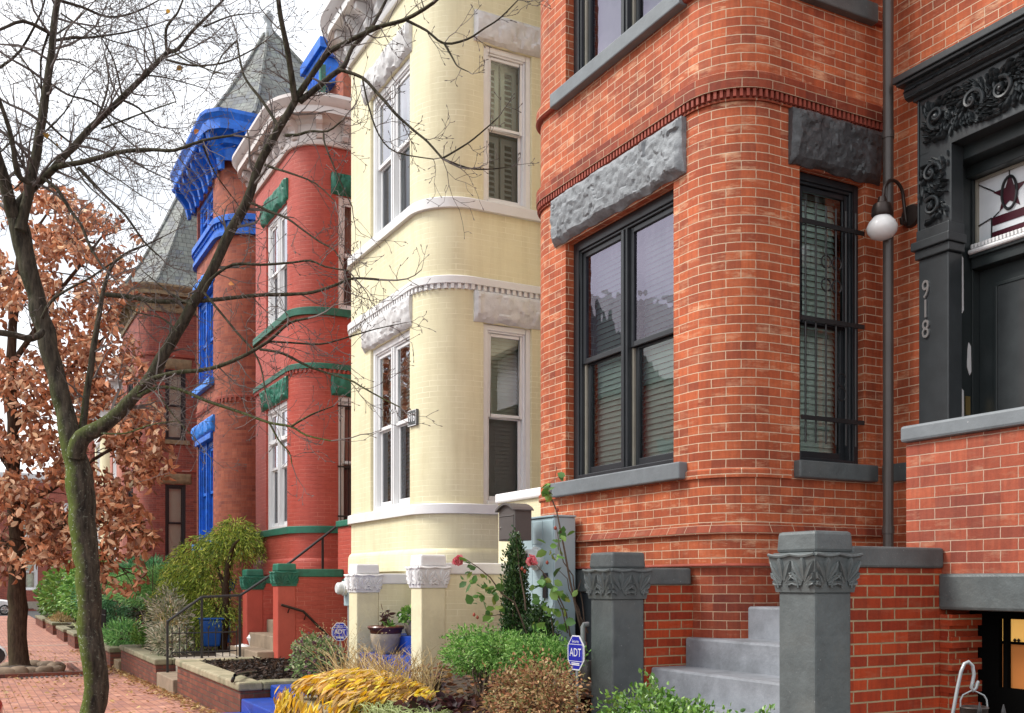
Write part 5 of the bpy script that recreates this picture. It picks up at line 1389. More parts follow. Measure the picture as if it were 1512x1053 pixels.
rr = np.random.default_rng(15); n = 900
C = np.stack([rr.uniform(-9.3, -7.0, n), rr.uniform(3.15, 3.95, n), np.zeros(n)], 1); C[:, 2] = .53 + .12 * rr.random(n) * (np.sin(C[:, 0] * 7) * .5 + .6)
leaves('foliage', t, M['leaf'], C, .085, .08, HEU, np.stack([rr.normal(size=n), rr.normal(size=n), np.full(n, .3)], 1), 0, .15)
t = thing('yellow_leaf_plant', 'single patch of big yellow leaves on the dark bed before the cream pillar', 'plant', (-8.75, 3.55, .55))
leaves('foliage', t, M['dry_leaf'], [(-8.75 + .12 * math.cos(k), 3.5 + .12 * math.sin(k * 1.7), .64 + .02 * (k % 3)) for k in range(9)], .16, .11, YEL[:3], [(math.cos(k), -1, -.2) for k in range(9)], 0, .1, upn=[(0, -.4, 1)] * 9)
n = 1100; rr = np.random.default_rng(16)
C = np.stack([rr.uniform(-10.2, -6.9, n), rr.uniform(3.05, 4.6, n), np.zeros(n)], 1); C[:, 2] = .50 + np.clip((C[:, 1] - 3) / 2.2 * 1.6, 0, 1) * .22 + .03 * rr.random(n)
leaves('fallen_leaves', None, M['dry_leaf'], C, .07, .045, [(.15, .06, .03), (.22, .10, .05), (.08, .035, .02), (.30, .17, .06)], np.stack([rr.normal(size=n), rr.normal(size=n), np.full(n, .1)], 1), 0, .1, .1, kind='stuff', upn=[(0, 0, 1)] * n)
bush('shrub', 'variegated green and pink shrub with the small alarm sign, left of the cream pillars', 'shrub', (-12.1, 3.75, .42), [((-12.0, 3.7, .72), (.42, .3, .30)), ((-11.7, 3.75, .66), (.3, .25, .22))], 2600, (.05, .03), [(.20, .30, .10), (.30, .36, .16), (.12, .2, .07), (.38, .38, .22), (.16, .06, .09)], M['leaf'], 14, seed=9)
# ------------------------------------------------------------------ red house garden and beyond
t = thing('weeping_cypress', 'weeping golden green cypress shrub leaning in front of the blue trimmed house', 'conifer', (-20.1, 4.35, .4))
cl = []
for k_q, (u, v, a, b) in enumerate(((345, 796, 38, 22), (372, 800, 22, 18), (316, 800, 26, 18), (350, 775, 20, 12), (278, 838, 28, 24), (262, 872, 24, 22), (312, 835, 24, 15), (308, 866, 32, 15), (290, 895, 42, 17), (325, 900, 28, 16), (300, 926, 36, 15), (252, 900, 18, 12), (290, 812, 18, 14))):
    cl.append((tuple(at(u, v, D=19.9 + .25 * (k_q % 3))), (a * .0131, .32, b * .0131)))
rr = np.random.default_rng(31); mb = MB(); C = []; D = []
for (c, r) in cl:
    P, d = blob(int(3000 * r[0] * r[2]), c, r, .35, .6, int(c[0] * -100) % 97)
    for q, dd in zip(P, d):
        k = 7; dirv = np.array([dd[0], dd[1] - .15, -.25 + .5 * max(dd[2], 0)])
        for j in range(k):
            C.append(q + dirv * .045 * j + np.array([0, 0, -.006 * j * j]) + rr.normal(size=3) * .012); D.append(dirv + np.array([0, 0, -.12 * j]))
leaves('foliage', t, M['leaf'], C, .085, .018, GOLDG, D, .15, .2, .45, gain=1.7)
mb.tube([(-20.15, 4.35, .35), (-20.1, 4.4, 1.0), (-20.0, 4.38, 1.6), (-19.8, 4.4, 2.1), (-19.5, 4.42, 2.35), (-19.2, 4.45, 2.45)], [.09, .08, .07, .05, .035, .015], 8)
mb.tube([(-20.0, 4.38, 1.5), (-20.3, 4.3, 1.9), (-20.45, 4.2, 2.4)], [.05, .035, .012], 6); mb.tube([(-20.1, 4.4, 1.0), (-20.6, 4.2, 1.3), (-21.2, 4.1, 1.6)], [.05, .035, .012], 6)
mb.build('trunk', M['bark_oak'], t, smooth=60)
t = thing('juniper_hedge', 'wide spreading juniper hedge, bright on top and dark beneath, behind the mossy planters', 'hedge', (-25.5, 4.0, .3))
cl = [((-23.2 - .75 * k, 3.9 + .15 * math.sin(k * 2.2), 1.52 + .14 * math.sin(k * 1.7)), (.65, .75, .30)) for k in range(8)]
C = []; D = []
for i, (c, r) in enumerate(cl):
    P, d = blob(900, c, r, .4, .4, 60 + i)
    for q, dd in zip(P, d):
        for j in range(3): C.append(q + dd * .04 * j + rr.normal(size=3) * .02); D.append(dd + np.array([0, -.2, .35]))
leaves('foliage', t, M['leaf'], C, .10, .024, JUNI, D, 0, .2, .5, gain=1.6)
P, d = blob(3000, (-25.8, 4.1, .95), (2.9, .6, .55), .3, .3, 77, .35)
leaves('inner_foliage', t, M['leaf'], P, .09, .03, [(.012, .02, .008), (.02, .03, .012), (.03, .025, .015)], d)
stems('stem', t, M['stem'], (-25.5, 4.1, .2), [(-23 - .5 * k, 3.9, 1.45) for k in range(11)], .03, .01, wob=.1)
def spiky(label, base, c, r, n, cols, seed, name='juniper', cat='conifer'):
    t = thing(name, label, cat, base); rg = np.random.default_rng(seed)
    P, d = blob(n, c, r, .35, .4, seed); C = []; D = []
    for q, dd in zip(P, d):
        for j in range(4): C.append(q + dd * .06 * j + rg.normal(size=3) * .025); D.append(dd + np.array([0, -.1, .25]))
    leaves('foliage', t, M['leaf'], C, .13, .03, cols, D, 0, .2, .5, gain=1.6)
    stems('stem', t, M['stem'], base, [tuple(P[k]) for k in range(0, min(200, len(P)), 20)], .03, .01)
    return t
spiky('round blue green juniper shrub left of the bare tree trunk', (-31.2, 3.9, -.1), (-31.2, 3.7, 1.30), (1.5, .9, .72), 1900, BLUEG, 41)
spiky('second blue green juniper partly hidden behind the bare trunk', (-28.2, 4.2, 0), (-28.2, 4.1, 1.75), (1.2, .7, .45), 1100, BLUEG, 42)
spiky('low green ground juniper in the small planter', (-24.0, 3.1, .35), (-24.0, 3.05, .46), (.75, .35, .16), 420, JUNI, 43)
bush('shrub', 'bright leafy yellow green shrub in front of the far pink house', 'shrub', (-38, 3.8, -.2), [((-38.5, 3.7, 1.6), (1.3, .8, 1.3)), ((-40.5, 3.6, 1.1), (1.2, .7, .8))], 2600, (.16, .09), GREEN, M['leaf'], 14, seed=44)
bush('shrub', 'far green shrub at the end of the row beside the white car', 'shrub', (-46, 3.6, -.4), [((-46, 3.5, 1.2), (1.8, .8, 1.3)), ((-50, 3.5, 1.0), (2, .8, 1.0))], 1800, (.2, .12), LIME, M['leaf'], 12, seed=45)
bush('shrub', 'straw coloured dry mound on the far brick bed', 'shrub', (-41.2, 3.0, 0), [((-41.2, 3.0, .15), (1.4, .4, .34))], 1100, (.12, .03), [(.5, .36, .18), (.4, .26, .12), (.3, .24, .1)], M['dry_leaf'], 6, seed=46, dirmode='up')
grass(None, 'strappy green plants in the low stone edged bed', -33.0, -31.2, 2.8, 3.3, .2, 130, .5, .4, .012, M['blade_pale'], 47, curve=1.2)
t = thing('silver_shrub', 'sprawling silvery grey shrub spilling over the mossy planter', 'shrub', (-19.6, 3.3, .45))
P, d = blob(1500, (-19.9, 3.3, 1.0), (.9, .4, .52), .3, .5, 51, .4); P2, d2 = blob(800, (-18.6, 3.05, .62), (.7, .3, .25), .3, .5, 52, .4)
leaves('foliage', t, M['leaf'], np.concatenate([P, P2]), .10, .024, SILV, np.concatenate([d, d2]) * .7 + np.array([0, -.1, .3]), .1)
stems('stem', t, M['straw'], (-19.6, 3.3, .45), [tuple(P[k]) for k in range(0, 700, 12)], .007, .003, wob=.3)
bush('shrub', 'small bright green tuft at the left end of the mossy planter', 'shrub', (-21.0, 2.95, .45), [((-20.9, 2.95, .58), (.36, .16, .16))], 500, (.10, .02), LIME, M['leaf'], 0, seed=53, dirmode='up')
t = thing('bare_sapling', 'thin leafless brown sapling stems rising above the hedge', 'shrub', (-22.3, 3.5, .4))
stems('stem', t, M['stem'], (-22.3, 3.5, .4), [tuple(at(u, v, Y=3.5)) for u, v in ((195, 790), (208, 800), (218, 815), (200, 830), (230, 790), (245, 850), (190, 845))], .014, .004, wob=.12, seed=3)
# mulch and litter
n = 2600; rr = np.random.default_rng(61)
C = np.stack([rr.uniform(-15.75, -12.1, n), rr.uniform(3.05, 4.35, n), .45 + .05 * rr.random(n)], 1); C[:, 2] += np.array([gz(x) for x in C[:, 0]]) + .02
leaves('bark_mulch', None, M['dry_leaf'], C, .075, .03, [(.030, .018, .013), (.045, .025, .018), (.018, .011, .009), (.085, .05, .035), (.022, .016, .014)], np.stack([rr.normal(size=n), rr.normal(size=n), rr.normal(size=n) * .3], 1), 0, .1, .1, kind='stuff')
n = 2200
x = rr.uniform(-30, -8, n); y = 2.74 - np.abs(rr.normal(size=n)) * .12 - .02
k = rr.random(n) < .32; y[k] = rr.uniform(.2, 2.6, k.sum())
C = np.stack([x, y, np.array([gz(a) for a in x]) + .012 + .02 * rr.random(n)], 1)
leaves('leaf_litter', None, M['dry_leaf'], C, .075, .04, [(.42, .27, .11), (.35, .18, .07), (.5, .36, .16), (.25, .13, .06)], np.stack([rr.normal(size=n), rr.normal(size=n), np.full(n, .1)], 1), 0, .15, .1, kind='stuff', upn=[(0, 0, 1)] * n)

# ------------------------------------------------------------------ street trees
def limb(mb, pts, radii, d0, d1, sides=8, sm=3):
    """pts in photo pixels at depth d0..d1; smoothed"""
    P = [at(u, v, D=d0 + (d1 - d0) * i / max(1, len(pts) - 1)) for i, (u, v) in enumerate(pts)]
    Q = []; RR = []
    n = len(P)
    rad = [radii[0] + (radii[1] - radii[0]) * i / (n - 1) for i in range(n)] if len(radii) == 2 else radii
    for i in range(n - 1):
        p0 = P[max(0, i - 1)]; p1 = P[i]; p2 = P[i + 1]; p3 = P[min(n - 1, i + 2)]
        for k in range(sm):
            t = k / sm
            Q.append(.5 * ((2 * p1) + (p2 - p0) * t + (2 * p0 - 5 * p1 + 4 * p2 - p3) * t * t + (3 * p1 - p0 - 3 * p2 + p3) * t ** 3))
            RR.append(rad[i] + (rad[i + 1] - rad[i]) * t)
    Q.append(P[-1]); RR.append(rad[-1])
    if mb is not None:
        Q2 = [q + Vector((noise.noise(q * 5), noise.noise(q * 5 + Vector((7, 0, 0))), noise.noise(q * 5 + Vector((0, 9, 0))))) * r * .35 for q, r in zip(Q, RR)]
        Q2[0] = Q[0]; Q2[-1] = Q[-1]
        mb.tube(Q2, [r * (1 + .12 * noise.noise(q * 6)) for q, r in zip(Q, RR)], sides)
    return Q, RR
tw = MB(); TWN = [0]
def twig(p, d, ln, r, lvl, rnd, up=.15):
    if TWN[0] > 15000: return
    TWN[0] += 1
    n = 5 if lvl < 2 else 3; pts = [p]; dirv = d.normalized(); seg = ln / n
    for i in range(n):
        dirv = (dirv + Vector((rnd.gauss(0, .20), rnd.gauss(0, .20), rnd.gauss(0, .20) + up * .35))).normalized()
        pts.append(pts[-1] + dirv * seg)
    rad = [max(.0016, r * (1 - .65 * i / n)) for i in range(n + 1)]
    tw.tube(pts, rad, 4 if lvl < 2 else 3, cap=False)
    # bud at the tip
    if lvl >= 2 or ln < .2:
        e = pts[-1]; tw.tube([e, e + dirv * .012, e + dirv * .022], [.0022, .0036, .0008], 4, cap=False)
    if lvl < 3 and ln > .07:
        for i in range(1, n + 1):
            if rnd.random() < (.78 if lvl < 2 else .5):
                a = dirv.orthogonal().normalized(); a.rotate(__import__('mathutils').Quaternion(dirv, rnd.uniform(0, 6.28)))
                d2 = (pts[i] - pts[i - 1]).normalized() * .75 + a * rnd.uniform(.5, .95)
                twig(pts[i], d2, ln * rnd.uniform(.32, .62), max(.0022, rad[i] * .65), lvl + 1, rnd, up)
tree = thing('bare_tree', 'leafless street tree with mossy leaning trunk and many fine twigs in the foreground', 'tree', (-8.55, .85, 0))
tb = MB(); D0 = 7.9; k_ = D0 / FPX
def LB(pts, w0, w1, d1=None, d0=None, twigs=.35, tl=.45, seed=None, sides=8):
    d0 = D0 if d0 is None else d0; d1 = d0 if d1 is None else d1
    Q, RR = limb(tb, pts, [x / 2 * k_ for x in w0] if isinstance(w0, list) else (w0 / 2 * k_, w1 / 2 * k_), d0, d1, sides)
    rnd = random.Random(seed if seed is not None else int(pts[0][0] * 7 + pts[-1][1] * 3))
    acc = 0
    for i in range(1, len(Q)):
        acc += (Q[i] - Q[i - 1]).length
        if acc > twigs * rnd.uniform(.25, .75) and RR[i] < .055:
            acc = 0
            t = (Q[i] - Q[i - 1]).normalized(); a = t.orthogonal().normalized(); a.rotate(__import__('mathutils').Quaternion(t, rnd.uniform(0, 6.28)))
            twig(Q[i], t * rnd.uniform(.2, .8) + a, tl * rnd.uniform(.35, 1.1), max(.003, RR[i] * .38), 1, rnd)
    if 0 < w1 < 5:
        t = (Q[-1] - Q[-2]).normalized(); twig(Q[-1], t, tl * .8, RR[-1], 1, rnd)
    return Q
Qt, Rt = limb(tb, [(140, 1176), (140, 1120), (140, 1053), (138, 980), (133, 900), (127, 820), (121, 760), (116, 710), (109, 660), (99, 620), (88, 575), (76, 530), (66, 490), (57, 455), (47, 415), (36, 375), (27, 340), (20, 312)], [x / 2 * k_ for x in (50, 40, 35, 35, 35, 36, 37, 40, 33, 28, 27, 27, 27, 27, 27, 28, 30, 20)], D0, D0 + .15, 14, 4)
LB([(20, 320), (8, 270), (-12, 200), (-40, 120)], 20, 8, 7.6)
LB([(30, 340), (40, 295), (50, 246), (58, 200), (68, 140), (74, 90), (80, 40), (86, 0), (92, -50)], 16, 8, 8.2, twigs=.12, tl=.75)
LB([(18, 318), (34, 292), (68, 260), (100, 226), (133, 191), (178, 147), (215, 110), (246, 79), (262, 73), (282, 48), (310, 20), (340, -10)], 14, 3, 8.5, twigs=.12, tl=.75)
LB([(66, 262), (85, 246), (118, 240), (170, 226), (220, 221), (258, 222), (300, 208), (345, 200)], 9, 3, 7.4, twigs=.2)
LB([(112, 675), (122, 648), (150, 630), (175, 610), (200, 585), (225, 555), (245, 520), (262, 490), (285, 450), (315, 395), (345, 335), (366, 293), (384, 242), (402, 208), (418, 180), (441, 140)], [26, 24, 21, 19, 18, 18, 17, 16, 15, 14.5, 14, 13, 12, 11, 10.5, 10], 0, 7.6, sides=12, twigs=.3)
LB([(436, 150), (430, 110), (426, 80), (418, 45), (412, 9), (408, -40)], 10, 6, 7.3, d0=7.6)
LB([(441, 140), (458, 114), (481, 80), (501, 68), (530, 54), (560, 40), (595, 30), (640, 4), (662, -20)], 9, 4, 7.2, d0=7.6, twigs=.2)
LB([(443, 150), (470, 128), (490, 112), (509, 98), (520, 70), (545, 45), (560, 20), (575, -10)], 9, 4, 7.9, d0=7.6)
LB([(500, 103), (535, 115), (559, 140), (583, 167), (611, 193), (632, 210), (653, 234)], 5, 3, 7.3, d0=7.7, twigs=.3)
LB([(653, 234), (690, 248), (720, 250), (752, 247)], 3, 1.2, 7.3, d0=7.3, twigs=.5, tl=.2)
LB([(653, 234), (690, 212), (715, 192), (735, 174)], 3, 1.5, 7.2, d0=7.3, twigs=.5, tl=.2)
LB([(535, 115), (545, 160), (560, 200), (585, 225), (640, 235)], 3, 1.5, 7.4, d0=7.6, twigs=.4, tl=.25)
LB([(541, 43), (575, 35), (608, 24), (640, 3)], 5, 2, 7.0, d0=7.4, twigs=.25)
LB([(600, 30), (630, 45), (656, 64), (690, 58), (715, 42), (738, 27), (765, 0)], 4, 1.5, 7.0, d0=7.2, twigs=.35, tl=.3)
LB([(656, 64), (668, 85), (676, 98), (692, 106)], 3, 1.2, 7.0, d0=7.1, twigs=.5, tl=.2)
LB([(157, 435), (200, 440), (230, 445), (300, 444), (372, 437), (430, 434), (461, 432), (498, 420), (521, 411), (560, 413)], 8, 3, 7.3, d0=8.0, twigs=.25)
LB([(120, 655), (124, 612), (134, 540), (142, 490), (148, 455), (156, 415), (168, 388)], 12, 5, 8.4, d0=8.0)
LB([(168, 388), (190, 372), (215, 362), (240, 350)], 5, 2, 8.6, d0=8.4)
LB([(205, 580), (219, 562), (260, 550), (308, 545), (349, 531), (395, 505), (427, 477), (455, 470)], 8, 3, 7.1, d0=7.7, twigs=.2)
LB([(205, 585), (235, 572), (267, 576), (308, 593), (359, 610), (398, 624), (430, 630), (452, 643), (489, 651)], 6, 2, 7.0, d0=7.7, twigs=.22)
LB([(398, 625), (412, 651), (427, 668), (431, 685)], 3, 1.5, 7.0, d0=7.05, twigs=.3, tl=.3)
LB([(430, 630), (455, 615), (470, 608), (492, 600)], 3, 1.5, 7.1, d0=7.05, twigs=.2, tl=.3)
LB([(384, 516), (418, 522), (458, 542), (515, 561), (532, 570), (562, 587), (590, 601)], 4, 1.5, 7.0, d0=7.4, twigs=.3, tl=.3)
LB([(395, 504), (430, 506), (472, 508), (500, 502), (526, 494), (555, 486), (582, 480)], 3, 1.5, 7.2, d0=7.3, twigs=.3, tl=.3)
LB([(300, 430), (320, 455), (350, 491), (372, 516), (385, 542), (392, 580)], 4, 2, 7.3, d0=7.6, twigs=.3)
LB([(300, 432), (312, 412), (344, 391), (384, 391), (429, 388), (458, 385), (481, 394), (515, 400)], 5, 2, 7.2, d0=7.6, twigs=.2)
LB([(412, 188), (389, 151), (364, 120), (356, 97), (350, 60)], 5, 2.5, 7.8, d0=7.5, twigs=.2)
LB([(392, 244), (410, 250), (429, 256), (466, 271), (495, 298)], 4, 1.5, 7.2, d0=7.6, twigs=.3)
LB([(372, 300), (398, 312), (424, 323), (448, 340), (472, 357), (495, 371), (508, 398)], 4, 1.5, 7.2, d0=7.6, twigs=.25)
LB([(422, 200), (440, 199), (458, 194), (484, 194), (505, 178)], 5, 2, 7.3, d0=7.6, twigs=.25)
LB([(478, 198), (480, 214), (495, 251), (508, 280), (520, 305)], 3, 1.5, 7.3, d0=7.35, twigs=.3)
LB([(116, 248), (135, 268), (157, 291), (185, 318), (212, 356), (235, 378)], 6, 2, 7.7, d0=7.7, twigs=.22)
LB([(62, 262), (85, 280), (105, 312), (120, 332), (132, 362), (150, 392)], 6, 3, 7.6, d0=7.9, twigs=.25)
LB([(72, 48), (34, 31), (0, 44), (-30, 52)], 6, 3, 7.7, d0=8.1, twigs=.18)
LB([(80, 60), (110, 56), (137, 55), (185, 48), (230, 36)], 5, 2, 8.2, d0=8.1, twigs=.11, tl=.6)
LB([(246, 76), (245, 44), (255, 28), (263, 18), (272, -5)], 5, 2.5, 8.4, d0=8.4, twigs=.18)
LB([(245, 88), (285, 97), (330, 93), (365, 78), (390, 62)], 4, 1.5, 8.2, d0=8.4, twigs=.2)
LB([(45, 270), (26, 256), (17, 205), (0, 150), (-20, 100)], 9, 5, 7.5, d0=7.8, twigs=.25)
LB([(62, 490), (48, 501), (20, 495), (-10, 490), (-40, 485)], 10, 8, 7.4, d0=7.85)
LB([(62, 470), (75, 446), (100, 428), (130, 412), (160, 392), (180, 380)], 5, 2, 7.6, d0=7.9, twigs=.2)
LB([(72, 48), (60, 90), (62, 150), (55, 180)], 4, 2, 8.4, d0=8.1, twigs=.15)
LB([(85, 0), (120, 10), (160, 25), (200, 18), (235, 0)], 5, 2, 8.6, d0=8.2, twigs=.10, tl=.7)
LB([(70, 120), (100, 140), (135, 150), (170, 175), (200, 190)], 4, 2, 8.7, d0=8.2, twigs=.11, tl=.6)
LB([(60, 170), (90, 200), (130, 230), (165, 265)], 4, 1.5, 8.5, d0=8.2, twigs=.12, tl=.6)
LB([(0, 100), (30, 75), (60, 20), (70, -20)], 5, 2, 8.0, d0=8.3, twigs=.12, tl=.6)
LB([(178, 147), (205, 160), (230, 185), (262, 190)], 4, 1.5, 8.6, d0=8.4, twigs=.12, tl=.6)
LB([(133, 191), (150, 160), (160, 120), (155, 80)], 4, 2, 8.7, d0=8.4, twigs=.12, tl=.6)
LB([(262, 490), (240, 470), (205, 462), (178, 450)], 3, 1.5, 7.9, d0=7.6, twigs=.2, tl=.4)
LB([(225, 555), (240, 590), (262, 620), (290, 650)], 3, 1.5, 7.5, d0=7.6, twigs=.2, tl=.4)
LB([(285, 450), (262, 440), (235, 420), (210, 400)], 4, 1.5, 7.9, d0=7.6, twigs=.2, tl=.4)
LB([(150, 640), (185, 640), (220, 628), (260, 622)], 3, 1.5, 7.6, d0=7.8, twigs=.2, tl=.4)
for k_q, (u0, v0, u1, v1) in enumerate(((90, 20, 200, 70), (60, 130, 10, 60), (150, 190, 260, 150), (100, 230, 20, 180), (200, 110, 300, 130), (250, 72, 330, 110), (84, 50, 150, -10), (60, 200, 120, 120), (180, 140, 140, 40), (70, 90, 130, 100), (120, 235, 210, 290), (180, 225, 260, 270), (20, 205, -20, 240), (55, 230, 5, 290), (230, 90, 200, 10), (300, 40, 370, 20), (350, 60, 310, 120), (300, 215, 350, 300), (100, 225, 160, 300), (150, 165, 220, 230))):
    LB([(u0, v0), ((u0 + u1) / 2 + 8 * math.sin(k_q), (v0 + v1) / 2 + 8 * math.cos(k_q)), (u1, v1)], 3.2, 1.4, 8.2 + .6 * math.sin(k_q * 2.3), d0=8.3, twigs=.10, tl=.5)
tb.build('trunk', M['bark'], tree, smooth=60, weld=False)
tw.build('crown', M['twig'], tree, weld=False)
for (u, v, d_) in ((252, 16, 8.3), (70, 205, 8), (92, 205, 7.9), (83, 214, 7.9), (294, 192, 7.6), (271, 100, 8.4), (341, 415, 7.4), (120, 418, 7.7)):
    leaves('clinging_leaf', tree, M['dry_leaf'], [at(u, v, D=d_)], .055, .05, [(.40, .15, .04), (.5, .28, .05)], None, .5)
print('twigs', TWN[0])

# oak with brown leaves
oak = thing('oak_tree', 'street oak still holding brown leaves, standing in a ring of stones', 'tree', (-22.6, .82, gz(-22.6)))
ob_ = MB(); DO = 20.6; ko = DO / FPX
def OL(pts, w0, w1, d0=DO, d1=DO, sides=8): return limb(ob_, pts, [x / 2 * ko for x in w0] if isinstance(w0, list) else (w0 / 2 * ko, w1 / 2 * ko), d0, d1, sides)[0]
OL([(28, 992), (27, 960), (26, 900), (25, 850), (25, 815), (22, 770), (20, 700), (18, 620), (16, 540), (22, 450), (30, 370), (40, 300)], [31, 28, 26, 25, 25, 20, 18, 16, 14, 12, 9, 6], 0, sides=12)
OL([(28, 994), (28, 982)], 38, 29, sides=12)
Q1 = [OL(q, a, b, DO, d) for q, a, b, d in (([(26, 830), (45, 810), (68, 790), (100, 775), (150, 770), (195, 785)], 12, 3, 20.0), ([(24, 830), (8, 805), (-20, 790), (-60, 780)], 14, 5, 21), ([(22, 770), (45, 740), (80, 720), (120, 690), (170, 660), (210, 640)], 11, 3, 20.2),
     ([(18, 640), (50, 600), (90, 560), (130, 520), (175, 480)], 11, 3, 21), ([(16, 540), (50, 490), (80, 440), (120, 390), (150, 350)], 9, 3, 20.5), ([(22, 450), (0, 400), (-30, 360)], 8, 3, 21), ([(30, 370), (60, 330), (85, 290)], 5, 2, 21), ([(20, 700), (-10, 660), (-50, 640)], 10, 4, 20), ([(18, 620), (-5, 560), (-40, 520)], 8, 3, 21.5), ([(100, 775), (150, 820), (190, 845)], 4, 2, 19.8))]
ob_.build('trunk', M['bark_oak'], oak, smooth=60, weld=False)
OB = [(30, 300, 42), (95, 330, 42), (85, 295, 25), (140, 350, 42), (60, 350, 35), (110, 400, 48), (165, 375, 36), (185, 350, 22), (150, 440, 46), (70, 420, 30), (190, 440, 26), (15, 430, 26), (200, 640, 40), (165, 615, 40), (225, 680, 28), (190, 700, 36), (140, 660, 40), (150, 760, 52), (190, 790, 30), (200, 755, 30), (60, 700, 55), (110, 730, 45), (20, 640, 45), (20, 760, 45), (90, 810, 44), (60, 790, 40), (180, 830, 36), (215, 790, 16), (110, 540, 45), (60, 560, 46), (20, 560, 30), (160, 500, 40), (100, 480, 40), (140, 560, 40), (190, 540, 22), (60, 630, 40), (120, 610, 36), (-30, 700, 60), (-40, 560, 60), (-30, 420, 60), (-20, 800, 40), (20, 835, 26), (215, 610, 22), (195, 855, 22), (165, 850, 20)]
rr = np.random.default_rng(71); C = []; D = []
for (u, v, r) in OB:
    n = int(r * r * .115)
    for _ in range(n):
        a = rr.uniform(0, 6.28); q = r * math.sqrt(rr.random()) * 1.05
        uu = u + q * math.cos(a); vv = v + q * math.sin(a) * .9
        if noise.noise(Vector((uu * .024, vv * .024, 4))) < -.15: continue
        c = at(uu, vv, D=DO + rr.normal() * .9 - .2)
        for j in range(rr.integers(1, 4)):
            C.append((c.x + rr.normal() * .06, c.y + rr.normal() * .06, c.z + rr.normal() * .06)); D.append((rr.normal() * .8, rr.normal() * .8, -.5))
leaves('crown', oak, M['dry_leaf'], C, .155, .080, OAK + [(.62, .42, .28), (.34, .18, .12), (.20, .08, .045)], D, .35, .4, .6, gain=1.2, curl=(-.5, .8))
# fine oak twigs
ot = MB(); rnd = random.Random(6)
for Q in Q1:
    for i in range(2, len(Q), 1):
        for k in range(2):
            d = Vector((rnd.gauss(0, 1), rnd.gauss(0, 1), rnd.gauss(0, .7))).normalized(); p0 = Q[i]; ln = rnd.uniform(.4, 1.1)
            ot.tube([p0, p0 + d * ln * .5 + Vector((0, 0, .05)), p0 + d * ln], [.016, .011, .005], 4, cap=False)
ot.build('branch', M['bark_oak'], oak, weld=False)
# ------------------------------------------------------------------ smaller things
# electric cabinet
t = thing('meter_cabinet', 'pale blue grey electric meter cabinet standing against the orange brick wall', 'cabinet', (-8.6, 5.0, .6))
cx0, cx1, cy0, cy1, cz0, cz1 = -8.97, -8.26, 4.86, 5.10, .62, 2.27
mb = MB(); mb.box(cx0, cx1, cy0, cy1, cz0, cz1); body = mb.build('housing', M['cabinet'], t, bevel=.012)
mb = MB(); mb.box(cx0 - .01, cx1 + .012, cy0 - .015, cy1, cz1, cz1 + .018); mb.build('lid', M['cabinet'], t, bevel=.004)
mb = MB(); mb.box(cx0 + .015, cx0 + .30, cy0 - .008, cy0, cz0 + .04, cz1 - .03); mb.box(cx0 + .305, cx0 + .50, cy0 - .008, cy0, 2.02, cz1 - .03); mb.box(cx0 + .305, cx0 + .50, cy0 - .008, cy0, cz0 + .04, 2.015); mb.box(cx0 + .505, cx1 - .01, cy0 - .008, cy0, cz0 + .04, cz1 - .03); mb.build('door_panel', M['cabinet'], t, bevel=.004)
mb = MB()
def ring(mb, c, prof, n=24):  # revolve along -Y
    base = len(mb.v); m = len(prof)
    for (r, y) in prof:
        for k in range(n):
            a = 2 * math.pi * k / n; mb.v.append((c[0] + r * math.cos(a), c[1] - y, c[2] + r * math.sin(a)))
    for i in range(m - 1):
        for k in range(n):
            a = base + i * n + k; b = base + i * n + (k + 1) % n; mb.f.append((a, a + n, b + n, b)); mb.uv.append(None)
    mb.f.append(tuple(base + (m - 1) * n + k for k in reversed(range(n)))); mb.uv.append(None)
mc = (-8.56, cy0 - .008, 1.88)
ring(mb, mc, [(.115, 0), (.115, .03), (.10, .035), (.095, .055), (.09, .06), (.088, .12), (.075, .14), (.001, .145)]); me_ = mb.build('meter', M['meter_white'], t, smooth=40)
mb = MB(); mb.box(mc[0] - .05, mc[0] + .05, mc[1] - .149, mc[1] - .14, mc[2] + .0, mc[2] + .045); mb.box(mc[0] - .035, mc[0] + .035, mc[1] - .148, mc[1] - .14, mc[2] - .055, mc[2] - .02); mb.build('dial', M['black'], me_)
mb = MB(); mb.box(-8.43, -8.36, cy0 - .03, cy0 - .008, 1.50, 1.74); mb.box(-8.43, -8.36, cy0 - .03, cy0 - .008, .98, 1.20); mb.build('latch', M['black'], t, bevel=.006)
mb = MB(); mb.box(-8.80, -8.55, cy0 - .03, cy0 - .008, 1.28, 1.40); mb.build('breaker_cover', M['meter_white'], t, bevel=.01)
# mailbox on a cream post
t = thing('mailbox', 'grey metal mailbox with arched lid on a cream post beside the pale cabinet', 'mailbox', (-8.5, 4.6, .55))
mb = MB(); x0, x1, y0, y1 = -8.70, -8.37, 4.50, 4.68
prof = [(x0, 2.045), (x1, 2.045), (x1, 2.33)] + [(x0 + (x1 - x0) * (1 - k / 10), 2.33 + .055 * math.sin(math.pi * k / 10)) for k in range(1, 10)] + [(x0, 2.33)]
mb.prism(prof, lambda a, b, d: (a, d, b), y0, y1); bx_ = mb.build('box', M['mailbox'], t, bevel=.005)
mb = MB(); pr = [(x0 - .025, 2.325)] + [(x0 - .025 + (x1 - x0 + .05) * k / 12, 2.335 + .068 * math.sin(math.pi * k / 12) ** .8) for k in range(13)] + [(x1 + .025, 2.325)] + [(x1 - (x1 - x0) * k / 12, 2.325 + .058 * math.sin(math.pi * k / 12) ** .8) for k in range(1, 12)]
mb.prism(pr, lambda a, b, d: (a, d, b), y0 - .03, y1 + .01); mb.build('lid', M['mailbox'], t)
